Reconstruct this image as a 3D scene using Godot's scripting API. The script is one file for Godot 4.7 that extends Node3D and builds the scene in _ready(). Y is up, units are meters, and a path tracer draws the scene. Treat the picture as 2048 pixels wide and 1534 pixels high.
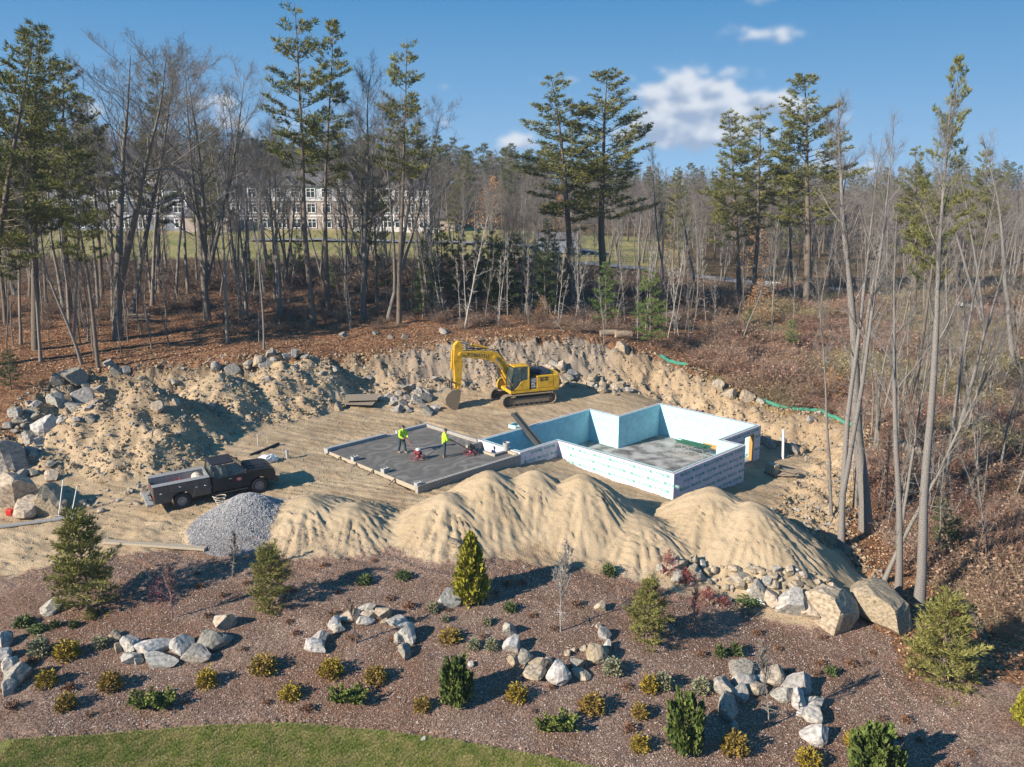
extends Node3D
# A building site at the edge of a wood, seen from a drone sixteen metres above the garage slab.
# x runs right, -z away from the drone, y up; y = 0 is the top of the garage slab.

var rng := RandomNumberGenerator.new()
var taken := {}
var M := {}

# ---------------------------------------------------------------- mesh builder
class MB:
	var v := PackedVector3Array()
	var n := PackedVector3Array()
	var c := PackedColorArray()
	var t := PackedVector2Array()
	var ix := PackedInt32Array()
	var col := Color.WHITE
	var xf := Transform3D.IDENTITY
	func add(p: Vector3, nn: Vector3, uv := Vector2.ZERO) -> int:
		v.append(xf * p); n.append((xf.basis * nn).normalized()); c.append(col); t.append(uv)
		return v.size() - 1
	func tri(a: Vector3, b: Vector3, d: Vector3) -> void:
		var nn := (d - a).cross(b - a).normalized()
		var k := add(a, nn, Vector2(0, 0)); add(b, nn, Vector2(1, 0)); add(d, nn, Vector2(1, 1))
		ix.append(k); ix.append(k + 1); ix.append(k + 2)
	func quad(a: Vector3, b: Vector3, d: Vector3, e: Vector3) -> void:
		var nn := (d - a).cross(b - a).normalized()
		if nn.length_squared() < 0.5: nn = (e - a).cross(d - a).normalized()
		var k := add(a, nn, Vector2(0, 0)); add(b, nn, Vector2(1, 0)); add(d, nn, Vector2(1, 1)); add(e, nn, Vector2(0, 1))
		for j in [0, 1, 2, 0, 2, 3]: ix.append(k + j)
	# a box with chamfered edges
	func box(at: Vector3, s: Vector3, ch := 0.0) -> void:
		var h := s * 0.5
		var b := minf(ch, minf(h.x, minf(h.y, h.z)) * 0.9)
		if b <= 0.0:
			for ax in 3:
				for sg in [-1.0, 1.0]:
					var u := (ax + 1) % 3; var w := (ax + 2) % 3
					var q := []
					for k in [[-1, -1], [1, -1], [1, 1], [-1, 1]]:
						var p := Vector3.ZERO
						p[ax] = h[ax] * sg; p[u] = h[u] * k[0]; p[w] = h[w] * k[1]
						q.append(at + p)
					if sg > 0: quad(q[3], q[2], q[1], q[0])
					else: quad(q[0], q[1], q[2], q[3])
			return
		for ax in 3:
			var u := (ax + 1) % 3; var w := (ax + 2) % 3
			for sg in [-1.0, 1.0]:
				var q := []
				for k in [[-1, -1], [1, -1], [1, 1], [-1, 1]]:
					var p := Vector3.ZERO
					p[ax] = h[ax] * sg; p[u] = (h[u] - b) * k[0]; p[w] = (h[w] - b) * k[1]
					q.append(at + p)
				if sg > 0: quad(q[3], q[2], q[1], q[0])
				else: quad(q[0], q[1], q[2], q[3])
			for su in [-1.0, 1.0]:
				for sw in [-1.0, 1.0]:
					var q := []
					for k in [[1, 0, -1], [1, 0, 1], [0, 1, 1], [0, 1, -1]]:
						var p := Vector3.ZERO
						p[ax] = (h[ax] - b) * k[2]
						p[u] = (h[u] - (0.0 if k[0] else b)) * su
						p[w] = (h[w] - (0.0 if k[1] else b)) * sw
						q.append(at + p)
					if su * sw > 0: quad(q[0], q[1], q[2], q[3])
					else: quad(q[3], q[2], q[1], q[0])
		for sx in [-1.0, 1.0]:
			for sy in [-1.0, 1.0]:
				for sz in [-1.0, 1.0]:
					var a := at + Vector3(h.x * sx, (h.y - b) * sy, (h.z - b) * sz)
					var d := at + Vector3((h.x - b) * sx, h.y * sy, (h.z - b) * sz)
					var e := at + Vector3((h.x - b) * sx, (h.y - b) * sy, h.z * sz)
					if sx * sy * sz > 0: tri(a, e, d)
					else: tri(a, d, e)
	# a box between two points
	func bar(a: Vector3, b: Vector3, w: float, h: float, ch := 0.0, up := Vector3.UP) -> void:
		var d := b - a
		var y := d.normalized()
		if absf(y.dot(up)) > 0.98: up = Vector3.RIGHT if absf(y.x) < 0.9 else Vector3.FORWARD
		var x := y.cross(up).normalized()
		var z := x.cross(y)
		var old := xf
		xf = old * Transform3D(Basis(x, y, z), (a + b) * 0.5)
		box(Vector3.ZERO, Vector3(w, d.length(), h), ch)
		xf = old
	func tube(pts: Array, rad: Array, sides := 8, cap := true, u_scale := 1.0) -> void:
		var m := pts.size()
		var ref := Vector3.UP
		var first := v.size()
		var along := 0.0
		var x := Vector3.ZERO
		for i in m:
			var d: Vector3 = (pts[mini(i + 1, m - 1)] - pts[maxi(i - 1, 0)]).normalized()
			if i == 0:
				if absf(d.y) > 0.9: ref = Vector3.RIGHT
				x = (ref - d * ref.dot(d)).normalized()
			else:
				x = (x - d * x.dot(d)).normalized()
				along += pts[i].distance_to(pts[i - 1])
			var z := d.cross(x)
			for k in sides:
				var a := TAU * k / sides
				var r := x * cos(a) + z * sin(a)
				add(pts[i] + r * float(rad[i]), r, Vector2(float(k) / sides * u_scale, along))
		for i in m - 1:
			for k in sides:
				var a := first + i * sides + k
				var b := first + i * sides + (k + 1) % sides
				ix.append_array(PackedInt32Array([a, b, b + sides, a, b + sides, a + sides]))
		if cap:
			for e in [0, m - 1]:
				if float(rad[e]) < 0.004: continue
				var d: Vector3 = (pts[0] - pts[1]).normalized() if e == 0 else (pts[m - 1] - pts[m - 2]).normalized()
				var base: int = first + e * sides
				var k0 := v.size()
				for k in sides:
					v.append(v[base + k]); n.append((xf.basis * d).normalized()); c.append(col); t.append(Vector2.ZERO)
				for k in range(1, sides - 1):
					if e == 0: ix.append_array(PackedInt32Array([k0, k0 + k + 1, k0 + k]))
					else: ix.append_array(PackedInt32Array([k0, k0 + k, k0 + k + 1]))
	func cyl(a: Vector3, b: Vector3, r: float, sides := 12, r2 := -1.0) -> void:
		tube([a, b], [r, r if r2 < 0.0 else r2], sides)
	# profile points (radius, height) turned round the y axis
	func lathe(pr: Array, sides := 16, at := Vector3.ZERO) -> void:
		for i in pr.size() - 1:
			var p: Vector2 = pr[i]; var q: Vector2 = pr[i + 1]
			var nn := Vector2(q.y - p.y, p.x - q.x).normalized()
			var k0 := v.size()
			for k in sides + 1:
				var a := TAU * k / sides
				var r := Vector3(cos(a), 0, sin(a))
				var nv := r * nn.x + Vector3.UP * nn.y
				add(at + r * p.x + Vector3.UP * p.y, nv, Vector2(float(k) / sides, p.y))
				add(at + r * q.x + Vector3.UP * q.y, nv, Vector2(float(k) / sides, q.y))
			for k in sides:
				var a := k0 + k * 2
				ix.append_array(PackedInt32Array([a, a + 1, a + 3, a, a + 3, a + 2]))
	# an outline in the xy plane drawn out along z from z0 to z1, its rim rounded by ch
	func prism(poly: PackedVector2Array, z0: float, z1: float, ch := 0.0) -> void:
		var pl := poly
		if not Geometry2D.is_polygon_clockwise(pl): pl = pl.duplicate(); pl.reverse()
		var inner := pl
		if ch > 0.0:
			var off := Geometry2D.offset_polygon(pl, -ch, Geometry2D.JOIN_MITER)
			if off.size() == 1 and off[0].size() == pl.size():
				var o: PackedVector2Array = off[0]
				if not Geometry2D.is_polygon_clockwise(o): o.reverse()
				var best := 0
				for k in o.size():
					if o[k].distance_to(pl[0]) < o[best].distance_to(pl[0]): best = k
				inner = PackedVector2Array()
				for k in o.size(): inner.append(o[(best + k) % o.size()])
			else: ch = 0.0
		var tr := Geometry2D.triangulate_polygon(inner)
		for s in 2:
			var z := z0 if s == 0 else z1
			var nn := Vector3(0, 0, -1 if s == 0 else 1)
			var k0 := v.size()
			for p in inner: add(Vector3(p.x, p.y, z), nn, p)
			for k in range(0, tr.size(), 3):
				ix.append_array(PackedInt32Array([k0 + tr[k], k0 + tr[k + 1], k0 + tr[k + 2]]))
		var m := pl.size()
		for k in m:
			var a := pl[k]; var b := pl[(k + 1) % m]; var ia := inner[k]; var ib := inner[(k + 1) % m]
			var zs := signf(z1 - z0) * ch
			quad(Vector3(a.x, a.y, z0 + zs), Vector3(b.x, b.y, z0 + zs), Vector3(b.x, b.y, z1 - zs), Vector3(a.x, a.y, z1 - zs))
			if ch > 0.0:
				quad(Vector3(ia.x, ia.y, z0), Vector3(ib.x, ib.y, z0), Vector3(b.x, b.y, z0 + zs), Vector3(a.x, a.y, z0 + zs))
				quad(Vector3(a.x, a.y, z1 - zs), Vector3(b.x, b.y, z1 - zs), Vector3(ib.x, ib.y, z1), Vector3(ia.x, ia.y, z1))
	func done() -> ArrayMesh:
		for k in range(0, ix.size(), 3):    # every face is wound the way its normals point
			var i := ix[k]; var j := ix[k + 1]; var l := ix[k + 2]
			if (v[l] - v[i]).cross(v[j] - v[i]).dot(n[i] + n[j] + n[l]) < 0.0:
				ix[k + 1] = l; ix[k + 2] = j
		var a := []
		a.resize(Mesh.ARRAY_MAX)
		a[Mesh.ARRAY_VERTEX] = v; a[Mesh.ARRAY_NORMAL] = n; a[Mesh.ARRAY_COLOR] = c; a[Mesh.ARRAY_TEX_UV] = t; a[Mesh.ARRAY_INDEX] = ix
		var m := ArrayMesh.new()
		m.add_surface_from_arrays(Mesh.PRIMITIVE_TRIANGLES, a)
		return m

# ---------------------------------------------------------------- naming
func numbered(called: String) -> String:
	var k: int = taken.get(called, 0)
	taken[called] = k + 1
	return called if k == 0 else "%s_%03d" % [called, k]

func tag(o: Node3D, label: String, category: String, group := "") -> Node3D:
	o.set_meta("label", label); o.set_meta("category", category)
	if group != "": o.set_meta("group", group)
	return o

func thing(called: String, label: String, category: String, at := Vector3.ZERO, turn := 0.0, group := "") -> Node3D:
	var o := Node3D.new()
	o.name = numbered(called)
	add_child(o)
	o.position = at; o.rotation.y = turn
	return tag(o, label, category, group)

func obj(called: String, m, mat: Material, parent: Node = self) -> MeshInstance3D:
	var o := MeshInstance3D.new()
	o.mesh = m.done() if m is MB else m
	o.material_override = mat
	o.name = numbered(called) if parent == self else called
	parent.add_child(o, true)
	return o

func structure(called: String, m, mat: Material) -> MeshInstance3D:
	var o := obj(called, m, mat)
	o.set_meta("kind", "structure")
	return o

func stuff(called: String, mesh: Mesh, mat: Material, places: Array, colors: Array, label: String, category: String, parent: Node = self) -> MultiMeshInstance3D:
	var mm := MultiMesh.new()
	mm.transform_format = MultiMesh.TRANSFORM_3D
	mm.use_colors = colors.size() > 0
	mm.mesh = mesh
	mm.instance_count = places.size()
	for i in places.size():
		mm.set_instance_transform(i, places[i])
		if colors.size(): mm.set_instance_color(i, colors[i])
	var o := MultiMeshInstance3D.new()
	o.multimesh = mm
	o.material_override = mat
	o.name = numbered(called) if parent == self else called
	parent.add_child(o, true)
	o.set_meta("kind", "stuff")
	if parent == self: tag(o, label, category)
	return o

# ---------------------------------------------------------------- materials
func noise_tex(freq: float, octaves: int, ramp: Array, kind := FastNoiseLite.TYPE_SIMPLEX_SMOOTH, size := 1024, sd := 1, jitter := 1.0) -> NoiseTexture2D:
	var f := FastNoiseLite.new()
	f.noise_type = kind
	f.seed = sd
	f.frequency = freq
	f.fractal_octaves = octaves
	f.fractal_type = FastNoiseLite.FRACTAL_FBM if octaves > 1 else FastNoiseLite.FRACTAL_NONE
	if kind == FastNoiseLite.TYPE_CELLULAR:
		f.cellular_return_type = FastNoiseLite.RETURN_CELL_VALUE
		f.cellular_jitter = jitter
	var t := NoiseTexture2D.new()
	t.width = size; t.height = size
	t.seamless = true
	t.noise = f
	if ramp.size():
		var g := Gradient.new()
		var offs := PackedFloat32Array(); var cols := PackedColorArray()
		for r in ramp: offs.append(r[0]); cols.append(r[1])
		g.offsets = offs; g.colors = cols
		t.color_ramp = g
	return t

func grey(a: float) -> Color: return Color(a, a, a)

func lin(r: float, g: float, b: float) -> Color: return Color(r, g, b).linear_to_srgb()

func mat(color: Color, rough := 0.8, metal := 0.0, spec := 0.5) -> StandardMaterial3D:
	var m := StandardMaterial3D.new()
	m.albedo_color = color
	m.roughness = rough
	m.metallic = metal
	m.metallic_specular = spec
	return m

func grained(m: StandardMaterial3D, tex: Texture2D, metres: float, bump: Texture2D = null, cm := 0.0, world := true) -> StandardMaterial3D:
	m.albedo_texture = tex
	m.uv1_triplanar = true
	m.uv1_world_triplanar = world
	m.uv1_scale = Vector3.ONE / metres
	if bump:
		m.heightmap_enabled = true
		m.heightmap_texture = bump
		m.heightmap_scale = cm
	return m

func tinted(m: StandardMaterial3D) -> StandardMaterial3D:
	m.vertex_color_use_as_albedo = true
	return m

# ================================================================ scene
func _ready() -> void:
	rng.seed = 20181
	set_view()
	set_sky_and_sun()
	make_materials()
	prepare_ground()
	build_ground()
	build_foundation()
	build_slab_things()
	build_excavator()
	build_truck()
	build_workers()
	build_site_things()
	build_boulders()
	build_garden()
	build_woods()
	build_backdrop()
	build_scatter()

func set_view() -> void:
	var cam := Camera3D.new()
	cam.name = "camera"
	cam.position = Vector3(0, 16, 0)
	cam.rotation_degrees = Vector3(-13.3, 0, 0)
	cam.fov = 49.7
	cam.near = 0.1
	cam.far = 1500.0
	add_child(cam)
	cam.current = true

func set_sky_and_sun() -> void:
	var e := Environment.new()
	e.background_mode = Environment.BG_SKY
	e.tonemap_mode = Environment.TONE_MAPPER_LINEAR
	e.tonemap_exposure = 2.35
	e.sdfgi_enabled = true
	e.ssao_enabled = true
	e.ssil_enabled = true
	e.fog_enabled = true
	e.fog_density = 0.00028
	e.fog_light_color = Color(0.72, 0.8, 0.9)
	var sm := PanoramaSkyMaterial.new()
	sm.panorama = sky_picture()
	var s := Sky.new()
	s.sky_material = sm
	e.sky = s
	var w := WorldEnvironment.new()
	w.name = "world"
	w.environment = e
	add_child(w)
	var sun := DirectionalLight3D.new()
	sun.name = "sun"
	sun.light_color = Color(1.0, 0.945, 0.87)
	sun.light_energy = 1.32
	sun.light_angular_distance = 0.5
	sun.shadow_enabled = true
	add_child(sun)
	sun.look_at_from_position(Vector3.ZERO, Vector3(0.757, -0.4446, -0.4783))

# clear air with fair-weather clouds: [azimuth, elevation, half width, half height (degrees), strength]
func sky_picture() -> ImageTexture:
	var w := 2048; var h := 1024
	var f := FastNoiseLite.new()
	f.seed = 7; f.frequency = 1.0; f.fractal_octaves = 5; f.noise_type = FastNoiseLite.TYPE_SIMPLEX_SMOOTH
	var data := PackedFloat32Array()
	data.resize(w * h * 3)
	for y in h:
		var el := (0.5 - (y + 0.5) / h) * 180.0
		var k := clampf(el / 15.0, 0.0, 1.0)
		var sky := Vector3(0.150, 0.255, 0.375).lerp(Vector3(0.0135, 0.100, 0.228), pow(k, 0.72))
		if el <= 0.0: sky = Vector3(0.12, 0.13, 0.13)
		var near := []
		if el > -2.0:
			for b in CLOUDS:
				if absf(el - b[1]) < b[3] * 2.2: near.append(b)
		for x in w:
			var az := wrapf((x + 0.5) / w * 360.0, -180.0, 180.0)    # the picture's edge lies straight ahead
			var c := sky
			if el > 0.0:
				var dens := 0.0
				var lift := 0.0
				for b in near:
					var dx: float = (az - b[0]) / b[2]
					if absf(dx) > 2.2: continue
					var dy: float = (el - b[1]) / b[3]
					var g := exp(-(dx * dx + dy * dy) * 1.1) * float(b[4])
					dens += g
					lift += g * dy
				if dens > 0.02:
					var nz := f.get_noise_2d(az * 0.34, el * 0.6)
					var n2 := f.get_noise_2d(az * 0.34 + 0.2, el * 0.6 + 0.35)
					var a := clampf((dens * 1.3 + nz * 1.05 - 0.36) * 1.15, 0.0, 1.0) * clampf(dens * 4.0, 0.0, 1.0)
					a = a * a * (3.0 - 2.0 * a) * 0.88
					var top := clampf(0.5 + 0.75 * lift / maxf(dens, 0.05) + (nz - n2) * 1.2, 0.0, 1.0)
					var cc := Vector3(0.15, 0.19, 0.26).lerp(Vector3(0.34, 0.355, 0.38), top)
					c = sky.lerp(cc, a)
			var o := (y * w + x) * 3
			data[o] = c.x; data[o + 1] = c.y; data[o + 2] = c.z
	var im := Image.create_from_data(w, h, false, Image.FORMAT_RGBF, data.to_byte_array())
	return ImageTexture.create_from_image(im)

func make_materials() -> void:
	var simplex := FastNoiseLite.TYPE_SIMPLEX_SMOOTH
	var cell := FastNoiseLite.TYPE_CELLULAR
	M.fine = noise_tex(0.06, 5, [[0.0, grey(0.5)], [0.4, grey(0.82)], [0.7, grey(0.96)], [1.0, grey(1.0)]], simplex, 1024, 5)
	M.fine_h = noise_tex(0.055, 4, [], simplex, 1024, 5)
	M.speck = noise_tex(0.11, 1, [[0.0, grey(0.40)], [0.3, grey(0.66)], [0.75, grey(0.84)], [0.9, grey(1.0)], [1.0, grey(1.0)]], cell, 1024, 8)
	M.speck_h = noise_tex(0.11, 1, [], cell, 1024, 8)
	M.leafy = noise_tex(0.07, 1, [[0.0, Color(0.45, 0.38, 0.36)], [0.35, Color(0.72, 0.66, 0.62)], [0.7, Color(0.9, 0.86, 0.8)], [1.0, Color(1.0, 1.0, 1.0)]], cell, 1024, 12)
	M.leafy_h = noise_tex(0.07, 1, [], cell, 1024, 12)
	M.soft = noise_tex(0.012, 5, [[0.0, grey(0.62)], [0.5, grey(0.84)], [1.0, grey(1.0)]], simplex, 1024, 21)
	M.soft_h = noise_tex(0.012, 5, [], simplex, 1024, 21)
	M.bark = noise_tex(0.03, 4, [[0.0, grey(0.55)], [0.45, grey(0.85)], [0.7, grey(1.0)], [1.0, grey(1.0)]], simplex, 512, 33)
	M.ground = []
	# [texture, bump, size of the texture in metres, relief in centimetres]
	for g in [[M.fine, M.fine_h, 2.2, 2.5], [M.speck, M.speck_h, 4.5, 2.0], [M.fine, M.fine_h, 5.0, 3.0], [M.fine, M.fine_h, 3.5, 1.0], [M.speck, M.speck_h, 3.0, 3.0], [M.leafy, M.leafy_h, 7.0, 4.0], [M.leafy, M.leafy_h, 7.0, 5.0], [M.fine, M.fine_h, 7.0, 3.0], [M.leafy, M.leafy_h, 9.0, 3.0]]:
		var m := tinted(mat(Color.WHITE, 0.95, 0.0, 0.2))
		M.ground.append(grained(m, g[0], g[2], g[1], g[3]))
	M.bark_grey = grained(tinted(mat(Color.WHITE, 0.9, 0.0, 0.2)), M.bark, 0.9, null, 0.0, false)
	M.twig = tinted(mat(Color.WHITE, 0.85, 0.0, 0.2))
	M.needle = tinted(mat(Color.WHITE, 0.6, 0.0, 0.3))
	M.needle.backlight_enabled = true
	M.needle.backlight = lin(0.05, 0.06, 0.015)
	M.leaf = tinted(mat(Color.WHITE, 0.7, 0.0, 0.3))
	M.stone = grained(tinted(mat(Color.WHITE, 0.9, 0.0, 0.25)), M.soft, 1.6, M.fine_h, 1.5, false)
	M.plain = tinted(mat(Color.WHITE, 0.6))
	M.foam_in = grained(mat(lin(0.42, 0.70, 0.77), 0.75, 0.0, 0.3), noise_tex(0.01, 3, [[0.0, grey(0.86)], [1.0, grey(1.0)]], simplex, 512, 41), 3.0)
	M.foam_out = grained(mat(lin(0.70, 0.70, 0.74), 0.75, 0.0, 0.3), noise_tex(0.012, 4, [[0.0, Color(0.80, 0.80, 0.84)], [0.5, Color(0.93, 0.92, 0.95)], [1.0, Color(1, 0.97, 0.97)]], simplex, 512, 42), 3.0)
	M.concrete = grained(mat(lin(0.42, 0.40, 0.37), 0.9, 0.0, 0.25), M.soft, 2.0, M.fine_h, 0.6)
	M.floor = grained(mat(lin(0.42, 0.41, 0.39), 0.85, 0.0, 0.3), noise_tex(0.006, 5, [[0.0, grey(0.45)], [0.45, grey(0.78)], [0.6, grey(0.9)], [1.0, grey(1.0)]], simplex, 1024, 44), 9.0, M.fine_h, 0.4)
	M.wood = grained(mat(lin(0.42, 0.32, 0.20), 0.85, 0.0, 0.25), M.soft, 0.8, null, 0.0, false)
	M.wood_old = grained(mat(lin(0.33, 0.28, 0.225), 0.9, 0.0, 0.2), M.soft, 0.8, null, 0.0, false)
	M.wood_pale = grained(mat(lin(0.52, 0.45, 0.35), 0.85, 0.0, 0.25), M.soft, 0.8, null, 0.0, false)
	M.wood_gold = grained(mat(lin(0.55, 0.33, 0.11), 0.8, 0.0, 0.25), M.soft, 0.8, null, 0.0, false)
	M.green_ink = mat(lin(0.01, 0.29, 0.25), 0.7)
	M.pink_ink = mat(lin(0.55, 0.45, 0.5), 0.8)
	M.white = mat(lin(0.72, 0.72, 0.71), 0.6)
	M.block = grained(mat(lin(0.46, 0.48, 0.50), 0.9), M.soft, 1.0)
	M.steel = mat(lin(0.35, 0.35, 0.36), 0.45, 0.7)
	M.rust_steel = grained(mat(lin(0.13, 0.11, 0.10), 0.7, 0.3), M.soft, 1.2, null, 0.0, false)
	M.rubber = mat(lin(0.028, 0.028, 0.03), 0.85)
	M.black = mat(lin(0.02, 0.02, 0.022), 0.45)
	M.yellow = grained(mat(lin(0.62, 0.36, 0.02), 0.45, 0.0, 0.5), noise_tex(0.01, 4, [[0.0, grey(0.70)], [0.4, grey(0.95)], [1.0, grey(1.0)]], simplex, 512, 51), 2.5, null, 0.0, false)
	M.muddy = grained(mat(lin(0.27, 0.215, 0.15), 0.9, 0.1), M.fine, 1.4, M.fine_h, 1.0, false)
	M.glass = mat(Color(0.30, 0.40, 0.40, 0.28), 0.05)
	M.glass.transparency = BaseMaterial3D.TRANSPARENCY_ALPHA
	M.dark_glass = mat(lin(0.02, 0.035, 0.04), 0.06, 0.0, 0.8)
	M.net = tinted(grained(mat(Color.WHITE, 0.9), M.fine, 0.7))
	M.cedar_bark = mat(lin(0.16, 0.12, 0.09), 0.9)
	M.red = mat(lin(0.50, 0.03, 0.02), 0.4)
	M.navy = mat(lin(0.022, 0.032, 0.05), 0.4)
	M.navy_ink = mat(lin(0.02, 0.025, 0.05), 0.6)
	M.chrome = mat(lin(0.6, 0.6, 0.62), 0.25, 0.9)
	M.rim = mat(lin(0.30, 0.30, 0.31), 0.4, 0.6)
	M.locker = grained(mat(lin(0.10, 0.094, 0.088), 0.55, 0.0, 0.5), M.soft, 1.5, null, 0.0, false)
	M.rail_grey = grained(mat(lin(0.42, 0.43, 0.435), 0.6, 0.2), M.soft, 1.2, null, 0.0, false)
	M.truck_black = grained(mat(lin(0.03, 0.03, 0.034), 0.32, 0.0, 0.5), M.soft, 2.0, null, 0.0, false)
	M.seat_grey = mat(lin(0.1, 0.1, 0.1), 0.9)
	M.emblem_red = mat(lin(0.42, 0.05, 0.05), 0.5)
	M.lamp_glass = mat(lin(0.6, 0.6, 0.62), 0.15, 0.2)
	M.poly_tan = mat(lin(0.5, 0.43, 0.36), 0.5)
	M.green_paint = mat(lin(0.012, 0.10, 0.06), 0.6)
	M.skin = mat(lin(0.42, 0.24, 0.17), 0.6)
	M.hi_vis = mat(lin(0.42, 0.72, 0.03), 0.85)
	M.jeans = grained(mat(lin(0.035, 0.065, 0.09), 0.95), M.fine, 0.5, null, 0.0, false)
	M.boot = mat(lin(0.22, 0.17, 0.13), 0.85)
	M.cap = mat(lin(0.04, 0.035, 0.03), 0.9)
	M.trowel_red = mat(lin(0.20, 0.035, 0.04), 0.45)
	M.rocky = noise_tex(0.014, 5, [[0.0, grey(0.50)], [0.35, grey(0.74)], [0.6, grey(0.9)], [1.0, grey(1.0)]], simplex, 1024, 61)
	M.walls = [mat(lin(0.36, 0.30, 0.26), 0.9), mat(lin(0.52, 0.53, 0.56), 0.9), mat(lin(0.19, 0.22, 0.28), 0.9)]
	M.trim = mat(lin(0.72, 0.72, 0.72), 0.8)
	M.shingle = mat(lin(0.11, 0.105, 0.11), 0.95)
	M.asphalt = grained(mat(lin(0.30, 0.30, 0.31), 0.9), M.soft, 4.0)
	M.galvanised = mat(lin(0.45, 0.47, 0.5), 0.5, 0.5)

# ================================================================ ground
var base_n := PackedFloat32Array()      # height of the ground without heaps, every half metre near the site
var base_d := PackedFloat32Array()      # distance inside (+) or outside (-) the edge of the dig
const SAND_HEAPS := 9                  # the first of the heaps; the next one is gravel
const BX0 := -52.0
const BZ0 := -76.0
const BNX := 209
const BNZ := 133
var far_n := PackedFloat32Array()       # the same, every eight metres, for the land around
const FX0 := -320.0
const FZ0 := -480.0
const FNX := 81
const FNZ := 62
var nz := FastNoiseLite.new()
var nz2 := FastNoiseLite.new()

func spline(pts: PackedFloat32Array, lin3: Array, x: float, z: float) -> float:
	x *= 0.02; z *= 0.02
	var s: float = lin3[0] + lin3[1] * x + lin3[2] * z
	for i in range(0, pts.size(), 3):
		var dx := x - pts[i]
		var dz := z - pts[i + 1]
		var d2 := dx * dx + dz * dz + 1e-9
		s += 0.5 * d2 * log(d2) * pts[i + 2]
	return s

func dig_distance(x: float, z: float) -> float:
	var best := 1e12
	var inside := false
	var m := DIG.size()
	for i in m:
		var a: Vector2 = DIG[i]
		var b: Vector2 = DIG[(i + 1) % m]
		var e := b - a
		var t := clampf(((x - a.x) * e.x + (z - a.y) * e.y) / e.length_squared(), 0.0, 1.0)
		var dx := x - a.x - t * e.x
		var dz := z - a.y - t * e.y
		best = minf(best, dx * dx + dz * dz)
		if (a.y > z) != (b.y > z) and x < e.x * (z - a.y) / e.y + a.x: inside = not inside
	return sqrt(best) * (1.0 if inside else -1.0)

func prepare_ground() -> void:
	nz.seed = 3; nz.frequency = 1.0; nz.fractal_octaves = 4; nz.noise_type = FastNoiseLite.TYPE_SIMPLEX_SMOOTH
	nz2.seed = 9; nz2.frequency = 1.0; nz2.fractal_octaves = 3; nz2.noise_type = FastNoiseLite.TYPE_SIMPLEX_SMOOTH
	nz2.fractal_type = FastNoiseLite.FRACTAL_RIDGED
	base_n.resize(BNX * BNZ); base_d.resize(BNX * BNZ)
	var np := PackedFloat32Array(NATURAL); var sp := PackedFloat32Array(SITE)
	for j in BNZ:
		for i in BNX:
			var x := BX0 + i * 0.5; var z := BZ0 + j * 0.5
			var d := dig_distance(x, z)
			var w := smoothstep(-0.3, 3.2, d)
			var h := 0.0
			if w < 1.0: h += spline(np, NATURAL3, x, z) * (1.0 - w)
			if w > 0.0: h += spline(sp, SITE3, x, z) * w
			base_n[j * BNX + i] = h
			base_d[j * BNX + i] = d
	far_n.resize(FNX * FNZ)
	for j in FNZ:
		for i in FNX:
			var x := FX0 + i * 8.0; var z := FZ0 + j * 8.0
			var far := smoothstep(-185.0, -260.0, z)
			var h := spline(np, NATURAL3, clampf(x, -150, 150), maxf(z, -200.0)) if far < 1.0 else 0.0
			far_n[j * FNX + i] = lerpf(h, 9.0 + 9.0 * exp(-pow((x + 150.0) / 110.0, 2.0)) + (-z - 185.0) * 0.02, far)

func grid(a: PackedFloat32Array, nx: int, nzz: int, fx: float, fz: float) -> float:
	var i := clampi(int(floor(fx)), 0, nx - 2); var j := clampi(int(floor(fz)), 0, nzz - 2)
	var u := clampf(fx - i, 0.0, 1.0); var w := clampf(fz - j, 0.0, 1.0)
	var k := j * nx + i
	return lerpf(lerpf(a[k], a[k + 1], u), lerpf(a[k + nx], a[k + nx + 1], u), w)

func near_site(x: float, z: float) -> float:    # 1 on the finely surveyed ground, 0 on the land around
	return smoothstep(-52.0, -42.0, x) * (1.0 - smoothstep(42.0, 52.0, x)) * smoothstep(-76.0, -71.0, z) * (1.0 - smoothstep(-16.0, -11.0, z))

func in_dig(x: float, z: float) -> float:
	if absf(x) > 50.0 or z < -75.0 or z > -11.0: return -10.0
	return grid(base_d, BNX, BNZ, (x - BX0) * 2.0, (z - BZ0) * 2.0)

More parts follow.
